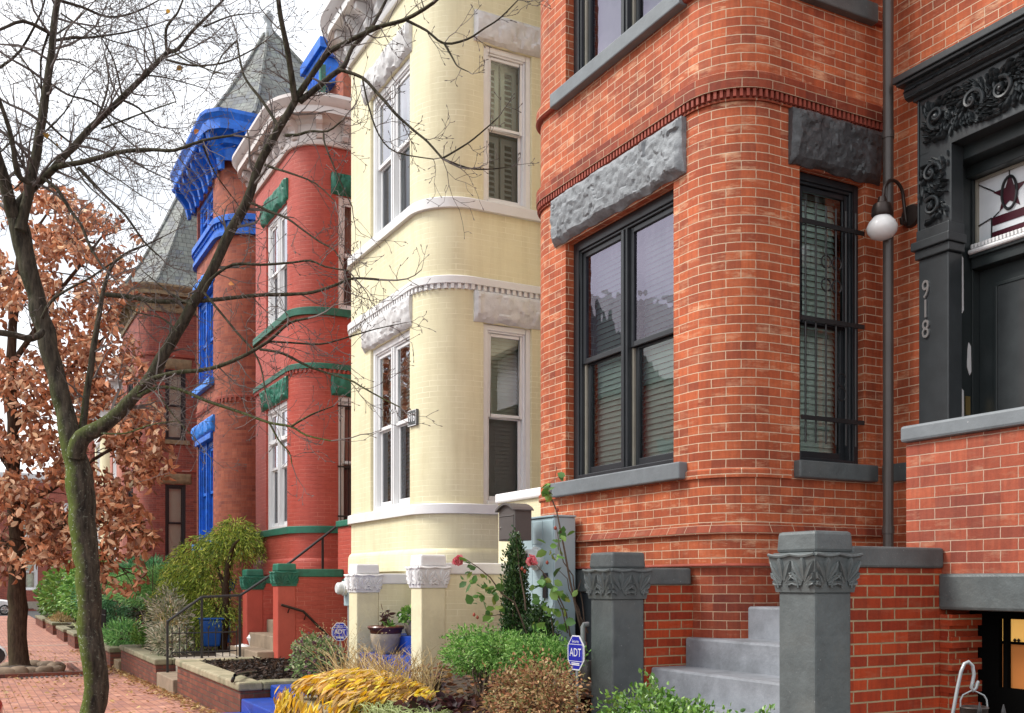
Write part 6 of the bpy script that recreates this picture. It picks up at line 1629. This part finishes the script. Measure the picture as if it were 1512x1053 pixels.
mb = MB(); mb.box(x0 + .02, x1 - .02, y0 - .006, y0, 2.06, 2.27); mb.box(x0 + .02, x1 - .02, y0 - .010, y0, 2.275, 2.285); mb.build('door', M['mailbox'], bx_, bevel=.003)
mb = MB(); ring(mb, (x0 + .05, y0 - .006, 2.17), [(.012, 0), (.012, .008), (.001, .009)], 12); mb.build('lock', M['silver'], bx_)
mb = MB(); mb.box(-8.565, -8.49, 4.555, 4.63, .5, 2.045); mb.build('post', M['cream_stucco'], t, bevel=.006)
# alarm signs
def alarm_sign(label, c, w, h, yaw, zb):
    t = thing('alarm_sign', label, 'sign', (c[0], c[1], zb), 'alarm company signs in the gardens')
    cs, sn = math.cos(yaw), math.sin(yaw)
    fn = lambda a, b, n: (c[0] + cs * a + sn * n, c[1] + sn * a - cs * n, c[2] + b)
    def oct_(k): 
        q = .41; return [(-w / 2 * k, -h / 2 * q * k), (-w / 2 * k, h / 2 * q * k), (-w / 2 * q * k, h / 2 * k), (w / 2 * q * k, h / 2 * k), (w / 2 * k, h / 2 * q * k), (w / 2 * k, -h / 2 * q * k), (w / 2 * q * k, -h / 2 * k), (-w / 2 * q * k, -h / 2 * k)]
    mb = MB(); mb.prism(oct_(1), fn, -.006, 0); pn = mb.build('panel', M['sign_white'], t)
    mb = MB(); mb.mesh([fn(a, b, .0015) for a, b in oct_(.93)], [tuple(range(8))]); mb.build('blue_field', M['sign_blue'], pn)
    mb = MB()
    text_on(mb, 'ADT', h * .34, fn, d=.003, sx=w / h * 1.02)
    text_on(mb, 'Security', h * .12, lambda a, b, n: fn(a, b + h * .33, n), d=.003, sx=w / h * 1.1)
    for (a0, a1, b0, b1) in ((-.43, .43, .235, .25), (-.43, .43, -.25, -.235), (-.43, -.415, -.235, .235), (.415, .43, -.235, .235)):
        mb.mesh([fn(a0 * w, b0 * h, .003), fn(a1 * w, b0 * h, .003), fn(a1 * w, b1 * h, .003), fn(a0 * w, b1 * h, .003)], [(0, 1, 2, 3)])
    for k, b in enumerate((-.30, -.345)): mb.mesh([fn(-.24 * w, b * h - .004, .003), fn(.24 * w, b * h - .004, .003), fn(.24 * w, b * h + .004, .003), fn(-.24 * w, b * h + .004, .003)], [(0, 1, 2, 3)])
    mb.build('lettering', M['sign_white'], pn)
    mb = MB(); mb.tube([fn(0, -h / 2 + .02, -.012), (fn(0, 0, -.012)[0], fn(0, 0, -.012)[1], zb)], .010, 8); mb.build('stake', M['steel'], t)
alarm_sign('larger blue octagonal alarm sign on a stake beside the left grey pillar', at(850, 964, D=7.6), .20, .26, R(6), .45)
alarm_sign('smaller blue octagonal alarm sign among the dry stalks left of the cream pillars', at(502, 933, D=12.6), .205, .225, R(62), .42)
# gas riser by the left grey pillar
t = thing('gas_meter', 'grey gas riser pipes and meter tucked behind the left grey pillar', 'gas meter', (-7.0, 4.75, .6))
mb = MB(); A = [at(868, 922, D=8.3), at(861, 922, D=8.3), at(861, 1010, D=8.3)]
mb.tube([A[0], A[1] + Vector((.02, 0, 0)), A[1] + Vector((0, 0, -.02)), A[2]], .022, 10); mb.tube([at(861, 948, D=8.3), at(861, 956, D=8.3)], .032, 10); mb.build('pipe', M['steel'], t, smooth=40)
mb = MB(); c_ = at(862, 990, D=8.3); mb.lathe([(.01, .09), (.07, .08), (.09, .04), (.09, -.04), (.07, -.08), (.01, -.09)], c_, 14); mb.build('regulator', M['mailbox'], t, smooth=40)
# electric meter on the red house corner
t = thing('electric_meter', 'small round electric meter on the red wall beside the left cream pillar', 'meter', (-13.05, 5.0, 1.5))
c_ = at(511, 871, D=13.9); cc = (c_.x, c_.y, c_.z)
mb = MB(); mb.box(cc[0] - .10, cc[0] + .10, cc[1], cc[1] + .10, cc[2] - .22, cc[2] + .16); mb.build('box', M['cabinet'], t, bevel=.01)
mb = MB(); ring(mb, (cc[0], cc[1], cc[2] + .02), [(.10, 0), (.10, .05), (.085, .06), (.08, .12), (.06, .14), (.001, .14)]); mb.build('dial', M['meter_white'], t, smooth=40)
mb = MB(); mb.tube([(cc[0], cc[1] + .05, cc[2] - .22), (cc[0], cc[1] + .05, .4)], .03, 8); mb.build('conduit', M['steel'], t)
# pots on the blue steps
t = thing('plant_pot', 'large speckled pot with brown rim and withered plant on a blue step', 'plant pot', (-12.02, 4.62, .752), 'plant pots on the blue steps')
pc = (-12.02, 4.62, .752)
mb = MB(); mb.lathe([(.11, 0), (.125, .01), (.16, .08), (.185, .16), (.195, .22), (.19, .26)], pc, 28); mb.build('pot', M['pot_body'], t, smooth=50)
mb = MB(); mb.lathe([(.19, .255), (.20, .27), (.205, .30), (.225, .315), (.235, .335), (.225, .352), (.195, .35), (.18, .33)], pc, 28); mb.build('rim', M['pot_glaze'], t, smooth=50)
mb = MB(); mb.lathe([(.001, .32), (.185, .32), (.185, .325), (.001, .33)], pc, 20); mb.build('soil', M['soil'], t)
stems('stem', t, M['stem'], (pc[0], pc[1], pc[2] + .32), [(pc[0] + dx_, pc[1] + dy_, pc[2] + .32 + h_) for dx_, dy_, h_ in ((-.03, 0, .22), (.05, .02, .24), (.02, -.03, .18), (-.10, 0, .14), (.09, 0, .12))], .008, .004)
leaves('withered_leaf', t, M['dry_leaf'], [(pc[0] + .05 * math.cos(k * 2.4), pc[1] + .05 * math.sin(k * 2.4), pc[2] + .36 + .018 * (k % 11)) for k in range(40)], .085, .035, [(.07, .03, .025), (.10, .045, .03), (.05, .02, .02)], None, .5)
leaves('green_sprig', t, M['leaf'], [(pc[0] + .12 + .04 * math.cos(k), pc[1] + .05 * math.sin(k * 1.9), pc[2] + .35) for k in range(22)], .09, .03, LIME, None, -.5)
t = thing('plant_pot', 'small terracotta toned pot with white flowers on the higher blue step', 'plant pot', (-12.02, 4.98, .98), 'plant pots on the blue steps')
pc = (-12.02, 4.98, .98)
mb = MB(); mb.lathe([(.07, 0), (.09, .04), (.11, .12), (.115, .17), (.125, .175), (.125, .19), (.10, .185)], pc, 22); mb.build('pot', M['pot_body'], t, smooth=50)
P, d = blob(200, (pc[0], pc[1], pc[2] + .25), (.17, .15, .10), .3, .4, 5)
leaves('foliage', t, M['leaf'], P, .07, .05, LIME, d, .1); leaves('flower', t, M['petal'], P[::9], .035, .04, [(.8, .8, .78)], d[::9] + np.array([0, 0, .5]))
# shepherd hook with lantern, iron fence at the right edge
t = thing('shepherd_hook', 'thin grey shepherd hook curling over in front of the dark basement opening', 'garden hook', (-3.35, 4.25, -.35))
DH = 4.95
mb = MB(); mb.tube([(at(1404, 1100, D=DH).x, at(1404, 1100, D=DH).y, -.35)] + [at(u, v, D=DH) for u, v in ((1407, 1053), (1414, 1015), (1419, 992), (1424, 980), (1430, 977), (1436, 983), (1438, 996), (1436, 1008), (1434, 1015), (1437, 1020), (1441, 1016), (1443, 1009), (1445, 1006))], .0085, 8); mb.build('rod', M['steel'], t, smooth=60)
t = thing('hanging_lantern', 'dark round lantern with wire bail hanging from the shepherd hook', 'lantern', tuple(at(1437, 1045, D=DH)))
mb = MB(); mb.tube([at(u, v, D=DH) for u, v in ((1418, 1044), (1418, 1034), (1422, 1026), (1430, 1022), (1436, 1019), (1443, 1022), (1453, 1027), (1457, 1034), (1458, 1044))], .004, 6); mb.build('bail', M['steel'], t)
c_ = at(1438, 1060, D=DH); mb = MB(); mb.lathe([(.055, -.10), (.062, -.08), (.064, .045), (.068, .05), (.066, .056), (.05, .056), (.048, .04)], c_, 22); mb.build('body', M['bronze'], t, smooth=40)
t = thing('iron_fence', 'black iron fence with pointed finials at the lower right edge', 'fence', (-2.9, 4.0, 0))
mb = MB()
for k in range(9):
    x = -3.02 + k * .105; y = 3.98 + .02 * k
    mb = MB(); mb.tube([(x, y, .0), (x, y, 1.04)], .006, 6); mb.lathe([(.007, 0), (.010, .010), (.007, .018), (.011, .028), (.009, .045), (.002, .075)], (x, y, 1.04), 8)
    mb.build('picket', M['iron'], t, smooth=50)
mb = MB(); mb.tube([(-3.05, 3.975, .90), (-2.15, 4.15, .90)], .012, 6); mb.tube([(-3.05, 3.975, .15), (-2.15, 4.15, .15)], .012, 6); mb.build('rail', M['iron'], t)
# railings of the red house
t = thing('stair_railing', 'black iron railing with posts leading from the pavement up the red stoop', 'railing', (-17.4, 3.4, .38))
xr_ = -17.4
pts = [(xr_, 2.86, 1.0), (xr_, 3.42, 1.405), (xr_, 4.06, 1.43), (xr_, 4.95, 2.02), (xr_, 5.85, 2.72)]
mb = MB()
for a, b in zip(pts, pts[1:]): mb.tube([a, b], .022, 8)
mb.build('handrail', M['iron'], t)
for (y, z0, z1) in ((2.87, .0, 1.0), (3.42, .38, 1.4), (4.05, .38, 1.42), (5.5, 1.4, 2.44)):
    mb = MB(); mb.box(xr_ - .018, xr_ + .018, y - .018, y + .018, z0, z1); mb.build('post', M['iron'], t)
t = thing('wall_handrail', 'dark brown handrail bracketed on the red side wall going down', 'handrail', (-16.2, 4.7, 1.1))
mb = MB(); xw = -16.15
mb.tube([(xw, 4.42, 1.29), (xw, 4.78, 1.18), (xw, 5.25, .72)], .022, 8); mb.tube([(xw, 4.55, 1.23), (xw - .08, 4.55, 1.16)], .01, 6); mb.tube([(xw, 4.82, 1.12), (xw - .08, 4.82, 1.04)], .01, 6); mb.build('rail', M['bronze'], t)
t = thing('low_iron_fence', 'low black iron fence around the small yard left of the red stoop', 'fence', (-18.6, 3.9, .4))
mb = MB(); a = Vector((-17.62, 2.98, 0)); b = Vector((-17.62, 4.05, 0))
for k in range(10):
    q = a.lerp(b, k / 9); mb = MB(); mb.tube([(q.x, q.y, .38), (q.x, q.y, .86)], .009, 5); mb.lathe([(.009, 0), (.014, .02), (.002, .05)], (q.x, q.y, .86), 6)
    mb.build('picket', M['iron'], t)
mb = MB()
for z in (.48, .80): mb.tube([(a.x, a.y, z), (b.x, b.y, z)], .011, 6)
mb.build('rail', M['iron'], t)
t = thing('iron_gate', 'tall black iron gate and fence beside the blue green juniper', 'gate', (-29, 3.0, -.1))
mb = MB(); g = gz(-29)
for k in range(9):
    mb = MB(); mb.tube([(-30.5 + k * .24, 3.15, g + .2), (-30.5 + k * .24, 3.15, g + 1.15)], .018, 5); mb.build('picket', M['iron'], t)
mb = MB()
for z in (.3, 1.0): mb.tube([(-30.6, 3.15, g + z), (-28.5, 3.15, g + z)], .02, 5)
mb.build('rail', M['iron'], t)
mb = MB(); mb.box(-29.6, -29.48, 2.9, 3.02, g, g + 1.3); mb.box(-29.62, -29.46, 2.88, 3.04, g + 1.3, g + 1.36); mb.build('post', M['iron'], t)
t = thing('stoop_railing', 'thin dark railing on the brown house stoop behind the hedge', 'railing', (-32.5, 5.2, .3))
mb = MB(); P = [at(222, 853, X=-33), at(243, 833, X=-33), at(252, 828, X=-33)]
mb.tube(P, .03, 6)
for q in P: mb.tube([q, (q.x, q.y, .2)], .025, 5)
mb.build('handrail', M['iron'], t)
t = thing('recycling_bin', 'blue plastic bin standing behind the low iron fence', 'bin', (-19.6, 4.2, .42))
mb = MB(); mb.taper(-20.0, 4.1, .15, .15, .42, .20, .19, .93); mb.build('bin_body', M['bin_blue'], t, bevel=.03)
mb = MB(); mb.box(-20.22, -19.78, 3.88, 4.32, .93, .97); mb.build('lid', M['bin_blue'], t, bevel=.02)
# little blue things under the cypress and white ornaments
t = thing('blue_tub', 'small blue tub peeking out under the cypress near the green pillar', 'tub', (-20.2, 4.75, 1.3))
mb = MB(); c_ = at(338, 862, Y=4.75); mb.lathe([(.10, -.15), (.16, .08), (.18, .1), (.16, .1)], c_, 14); mb.tube([c_ + Vector((0, 0, -.15)), (c_.x, c_.y, .4)], .04, 6); mb.build('tub_body', M['blue_rock'], t)
t = thing('garden_ornament', 'white stone ornament on the ground behind the low fence', 'ornament', (-18.3, 4.4, .42))
mb = MB(); mb.lathe([(.10, 0), (.12, .04), (.06, .08), (.08, .16), (.11, .22), (.05, .30), (.01, .32)], (-18.35, 4.5, .43), 12); mb.build('stone', M['white'], t, smooth=60)
t = thing('white_bag', 'crumpled white bag lying beside the ornament', 'bag', (-18.1, 4.35, .4))
mb = MB(); V = []
for j in range(7):
    for i in range(14):
        a = 2 * math.pi * i / 14; b = math.pi * j / 6; rr_ = 1 + .25 * noise.noise(Vector((i, j, 3.3)))
        V.append((-18.15 + .26 * math.sin(b) * math.cos(a) * rr_, 4.28 + .14 * math.sin(b) * math.sin(a) * rr_, .48 + .08 * math.cos(b) * rr_))
mb.mesh(V, [(j * 14 + i, j * 14 + (i + 1) % 14, (j + 1) * 14 + (i + 1) % 14, (j + 1) * 14 + i) for j in range(6) for i in range(14)]); mb.build('sack', M['white'], t, smooth=80)
# black hose over the planter cap
t = thing('rubber_strip', 'black rubber strip hanging over the stone planter cap', 'strip', (-13.2, 2.9, .5))
mb = MB(); mb.tube([at(343, 1006, Y=2.735), at(345, 1001, Y=2.735), at(347, 997, Y=2.74), at(352, 995, Y=2.84), at(362, 993, Y=3.0), at(378, 992, Y=3.2)], .022, 7); mb.build('strip_body', M['black'], t, smooth=60)
# stone ring round the oak, brick edging
t = thing('stone_ring', 'ring of rounded brown stones with brick edging around the oak trunk', 'stones', (-22.6, .8, gz(-22.6)))
rnd = random.Random(9)
for k in range(19):
    a = 2 * math.pi * k / 19; r_ = .80 + rnd.uniform(-.12, .12); c_ = Vector((-22.6 + r_ * 1.15 * math.cos(a), .82 + r_ * .95 * math.sin(a), gz(-22.6) + .09)); ra, rb, rc = rnd.uniform(.18, .27), rnd.uniform(.13, .18), rnd.uniform(.08, .13)
    mb = MB(); V = []
    for j in range(8):
        for i in range(12):
            th = 2 * math.pi * i / 12; ph = math.pi * j / 7; q = Vector((math.sin(ph) * math.cos(th), math.sin(ph) * math.sin(th), math.cos(ph))); q = q * (1 + .2 * noise.noise(q * 1.6 + Vector((k * 3.1, 0, 0))))
            x, y = q.x * ra, q.y * rb; V.append((c_.x + x * -math.sin(a) - y * math.cos(a), c_.y + x * math.cos(a) - y * math.sin(a), c_.z + q.z * rc))
    mb.mesh(V, [(j * 12 + i, (j + 1) * 12 + i, (j + 1) * 12 + (i + 1) % 12, j * 12 + (i + 1) % 12) for j in range(7) for i in range(12)])
    mb.build('stone', M['stones'], t, smooth=70)
mb = MB(); g = gz(-21.4)
mb.box(-21.42, -21.30, -.25, 1.95, g - .05, g + .07); mb.box(-23.9, -21.42, 1.85, 1.95, g - .08, g + .05); mb.build('edging', M['planter_brick'], t)
mb = MB(); V = []
for j in range(4):
    for i in range(18):
        a = 2 * math.pi * i / 18; r_ = (.05, .45, .8, 1.0)[j]; V.append((-22.6 + r_ * 1.1 * math.cos(a), .82 + r_ * .9 * math.sin(a), gz(-22.6) + (.16, .12, .06, .01)[j] + .03 * noise.noise(Vector((i, j, 1)))))
mb.mesh(V, [(j * 18 + i, (j + 1) * 18 + i, (j + 1) * 18 + (i + 1) % 18, j * 18 + (i + 1) % 18) for j in range(3) for i in range(18)]); mb.build('earth', M['soil'], t, smooth=60)
mb = MB(); g = gz(-20.7) + .006
for k in range(14): mb.box(-21.15, -20.85, .75 + k * .085, .79 + k * .085, g, g + .006)
t2 = mb.build('drain_grate', M['iron']); t2['label'] = 'slotted iron drain grate set in the pavement beside the stone ring'; t2['category'] = 'drain grate'

# ------------------------------------------------------------------ cars
def car(label, x_rear, y_right, heading, mat, g):
    """hatchback; local x forward, y to its left; body lofted from cross sections"""
    t = thing('parked_car', label, 'car', (x_rear, y_right, g), 'white cars parked along the kerb')
    c, s_ = math.cos(heading), math.sin(heading)
    W = 1.78
    def w(x, y, z): return (x_rear + c * x - s_ * y, y_right + s_ * x + c * y, g + z)
    # stations: x, half-width scale, belt z, hood/deck z
    low = [(0.02, .80, .45, .80), (.12, .93, .30, .95), (.6, .985, .22, .98), (1.5, 1, .20, .97), (2.6, 1, .20, .95), (3.3, .98, .22, .90), (3.9, .93, .28, .80), (4.15, .78, .38, .62)]
    mb = MB(); rings = []
    for (x, k, z0, z1) in low:
        hw = W / 2 * k; pr = [(-hw * .86, z0), (-hw * .98, z0 + .12), (-hw, (z0 + z1) / 2), (-hw * .97, z1 - .06), (-hw * .86, z1), (0, z1 + .03), (hw * .86, z1), (hw * .97, z1 - .06), (hw, (z0 + z1) / 2), (hw * .98, z0 + .12), (hw * .86, z0)]
        rings.append([w(x, W / 2 + y, z) for y, z in pr])
    for a, b in zip(rings, rings[1:]):
        n = len(a)
        for i in range(n): mb.face([a[i], a[(i + 1) % n], b[(i + 1) % n], b[i]])
    mb.face(rings[0]); mb.face(list(reversed(rings[-1])))
    cab = [(.10, .88, .95, 1.0), (.35, .80, .95, 1.36), (.8, .74, .95, 1.47), (1.6, .74, .95, 1.49), (2.3, .76, .93, 1.42), (3.05, .88, .90, .93)]
    b = mb.build('body', mat, t, smooth=40)
    mb = MB(); rf = []
    for (x, k, z0, z1) in cab[1:5]:
        hw = W / 2 * k; rf.append([w(x, W / 2 - hw, z1 - .05), w(x, W / 2 - hw * .8, z1), w(x, W / 2 + hw * .8, z1), w(x, W / 2 + hw, z1 - .05)])
    for a, b2 in zip(rf, rf[1:]):
        for i in range(3): mb.face([a[i], a[i + 1], b2[i + 1], b2[i]])
    for k in (0, 3):
        for (xa, za, xb, zb, kk) in ((.12, .95, .36, 1.32, 0), (1.75, .95, 1.62, 1.45, 0), (3.0, .92, 2.28, 1.38, 0)):
            ya = W / 2 + (-1 if k == 0 else 1) * W / 2 * .86; yb = W / 2 + (-1 if k == 0 else 1) * W / 2 * .76
            mb.tube([w(xa, ya, za), w(xb, yb, zb)], .04, 6)
    mb.build('roof', mat, t, smooth=40)
    mb = MB(); gl = []
    for (x, k, z0, z1) in cab:
        hw = W / 2 * k; hb = W / 2 * .87; gl.append([w(x, W / 2 - hb, z0 - .0), w(x, W / 2 - hw * .985, z1 - .055), w(x, W / 2 + hw * .985, z1 - .055), w(x, W / 2 + hb, z0)])
    for a, b2 in zip(gl, gl[1:]):
        for i in (0, 1, 2): mb.face([a[i], a[i + 1], b2[i + 1], b2[i]])
    mb.build('window', M['car_glass'], t, smooth=40)
    for (x, side) in ((.75, 0), (.75, 1), (3.4, 0), (3.4, 1)):
        y = .02 if side == 0 else W - .02; d = 1 if side == 0 else -1
        mb = MB(); pts = []
        prof = [(.20, .0), (.29, .0), (.315, .03), (.315, .17), (.29, .2), (.20, .2)]
        base = len(mb.v)
        for (r_, q) in prof:
            for k in range(20):
                a = 2 * math.pi * k / 20; mb.v.append(w(x + r_ * math.cos(a), y + d * q - d * .015, .315 + r_ * math.sin(a)))
        for i in range(5):
            for k in range(20): mb.f.append((base + i * 20 + k, base + i * 20 + (k + 1) % 20, base + (i + 1) * 20 + (k + 1) % 20, base + (i + 1) * 20 + k)); mb.uv.append(None)
        wh = mb.build('wheel', M['tyre'], t, smooth=40)
        mb = MB(); 
        for k in range(6):
            a = k * math.pi / 3; mb.tube([w(x, y - d * .01, .315), w(x + .19 * math.cos(a), y, .315 + .19 * math.sin(a))], .03, 5)
        mb.tube([w(x + .20 * math.cos(k * math.pi / 10), y - d * .005, .315 + .20 * math.sin(k * math.pi / 10)) for k in range(21)], .02, 6)
        mb.build('rim', M['silver'], wh)
    for (y0, y1) in ((-.015, .20), (W - .20, W + .015)):
        mb = MB(); mb.hexa([w(.0, y0 + .04, .80), w(.24, y0, .84), w(.24, y1, .84), w(-.02, y1, .80), w(.02, y0 + .03, 1.20), w(.22, y0, 1.22), w(.22, y1, 1.22), w(.0, y1, 1.20)]); mb.build('tail_light', M['tail_red'], t, bevel=.03)
    for sd, y in ((-1, 0), (1, W)):
        mb = MB(); my = y + sd * .13
        V = []
        for j in range(7):
            for i in range(12):
                a = 2 * math.pi * i / 12; b_ = math.pi * j / 6
                V.append(w(2.62 + .075 * math.cos(b_) , my + .115 * math.sin(b_) * math.cos(a), 1.26 + .085 * math.sin(b_) * math.sin(a)))
        mb.mesh(V, [(j * 12 + i, (j + 1) * 12 + i, (j + 1) * 12 + (i + 1) % 12, j * 12 + (i + 1) % 12) for j in range(6) for i in range(12)])
        mb.tube([w(2.68, y + sd * -.05, 1.14), w(2.65, my, 1.22)], .025, 6)
        mr = mb.build('wing_mirror', mat, t, smooth=70)
        mb = MB(); V = [w(2.538, my, 1.26)] + [w(2.538, my + .095 * math.cos(k * math.pi / 8), 1.26 + .068 * math.sin(k * math.pi / 8)) for k in range(16)]
        mb.mesh(V, [(0, 1 + k, 1 + (k + 1) % 16) for k in range(16)]); mb.build('mirror_glass', M['car_glass'], mr)
    return t
car('white parked car at the lower left edge, only its mirror and tail light showing', -5.05, .135, math.pi + .058, M['car_white'], -.1)
car('distant white parked car beyond the oak at the end of the street', -68.0, -1.55, math.pi / 2, M['car_white'], gz(-62) - .1)
# ------------------------------------------------------------------ camera, light, world
cam = bpy.data.cameras.new('camera'); co_ = bpy.data.objects.new('camera', cam); COL.objects.link(co_); sc.camera = co_
cam.sensor_width = 36; cam.sensor_fit = 'HORIZONTAL'; cam.lens = 36 * FPX / 1512
cam.shift_y = (HV - 526.5) / 1512; cam.shift_x = 0
cam.clip_start = .05; cam.clip_end = 1000
co_.location = (0, 0, EYE); co_.rotation_euler = (R(90), 0, R(90) - PHI)
w = bpy.data.worlds.new('World'); sc.world = w; w.use_nodes = True; nt = w.node_tree; nt.nodes.clear()
out = nt.nodes.new('ShaderNodeOutputWorld'); bg = nt.nodes.new('ShaderNodeBackground'); nt.links.new(bg.outputs[0], out.inputs[0])
SUN_EL, SUN_AZ = R(48), R(205)   # azimuth measured clockwise from +Y
sky = nt.nodes.new('ShaderNodeTexSky'); sky.sky_type = 'NISHITA'; sky.sun_disc = False; sky.sun_elevation = SUN_EL; sky.sun_rotation = SUN_AZ
tc = nt.nodes.new('ShaderNodeTexCoord')
mp = nt.nodes.new('ShaderNodeMapping'); mp.inputs['Scale'].default_value = (1, 1, 2.2); nt.links.new(tc.outputs['Generated'], mp.inputs[0])
cl = nz(nt, mp.outputs[0], 2.6, 6, 0.55, .3)
cloud = ramp(nt, cl, .3, .7, (9.6, 10.1, 10.8, 1), (19, 19, 19, 1))
mx = mix(nt, .9, sky.outputs[0], cloud)
nt.links.new(mx, bg.inputs[0]); bg.inputs[1].default_value = .106
sl = bpy.data.lights.new('sun', 'SUN'); sl.energy = 4.1; sl.angle = R(20); sl.color = (1, .96, .9)
so = bpy.data.objects.new('sun', sl); COL.objects.link(so)
dv = Vector((math.sin(SUN_AZ) * math.cos(SUN_EL), math.cos(SUN_AZ) * math.cos(SUN_EL), math.sin(SUN_EL)))
so.rotation_euler = dv.to_track_quat('Z', 'Y').to_euler(); so.location = (0, -5, 20)
sc.view_settings.view_transform = 'Standard'; sc.view_settings.look = 'None'; sc.view_settings.exposure = 0; sc.view_settings.gamma = 1
sc.render.engine = 'CYCLES'; sc.cycles.max_bounces = 5; sc.cycles.diffuse_bounces = 3; sc.cycles.glossy_bounces = 3; sc.cycles.transparent_max_bounces = 12
sc.cycles.use_denoising = True
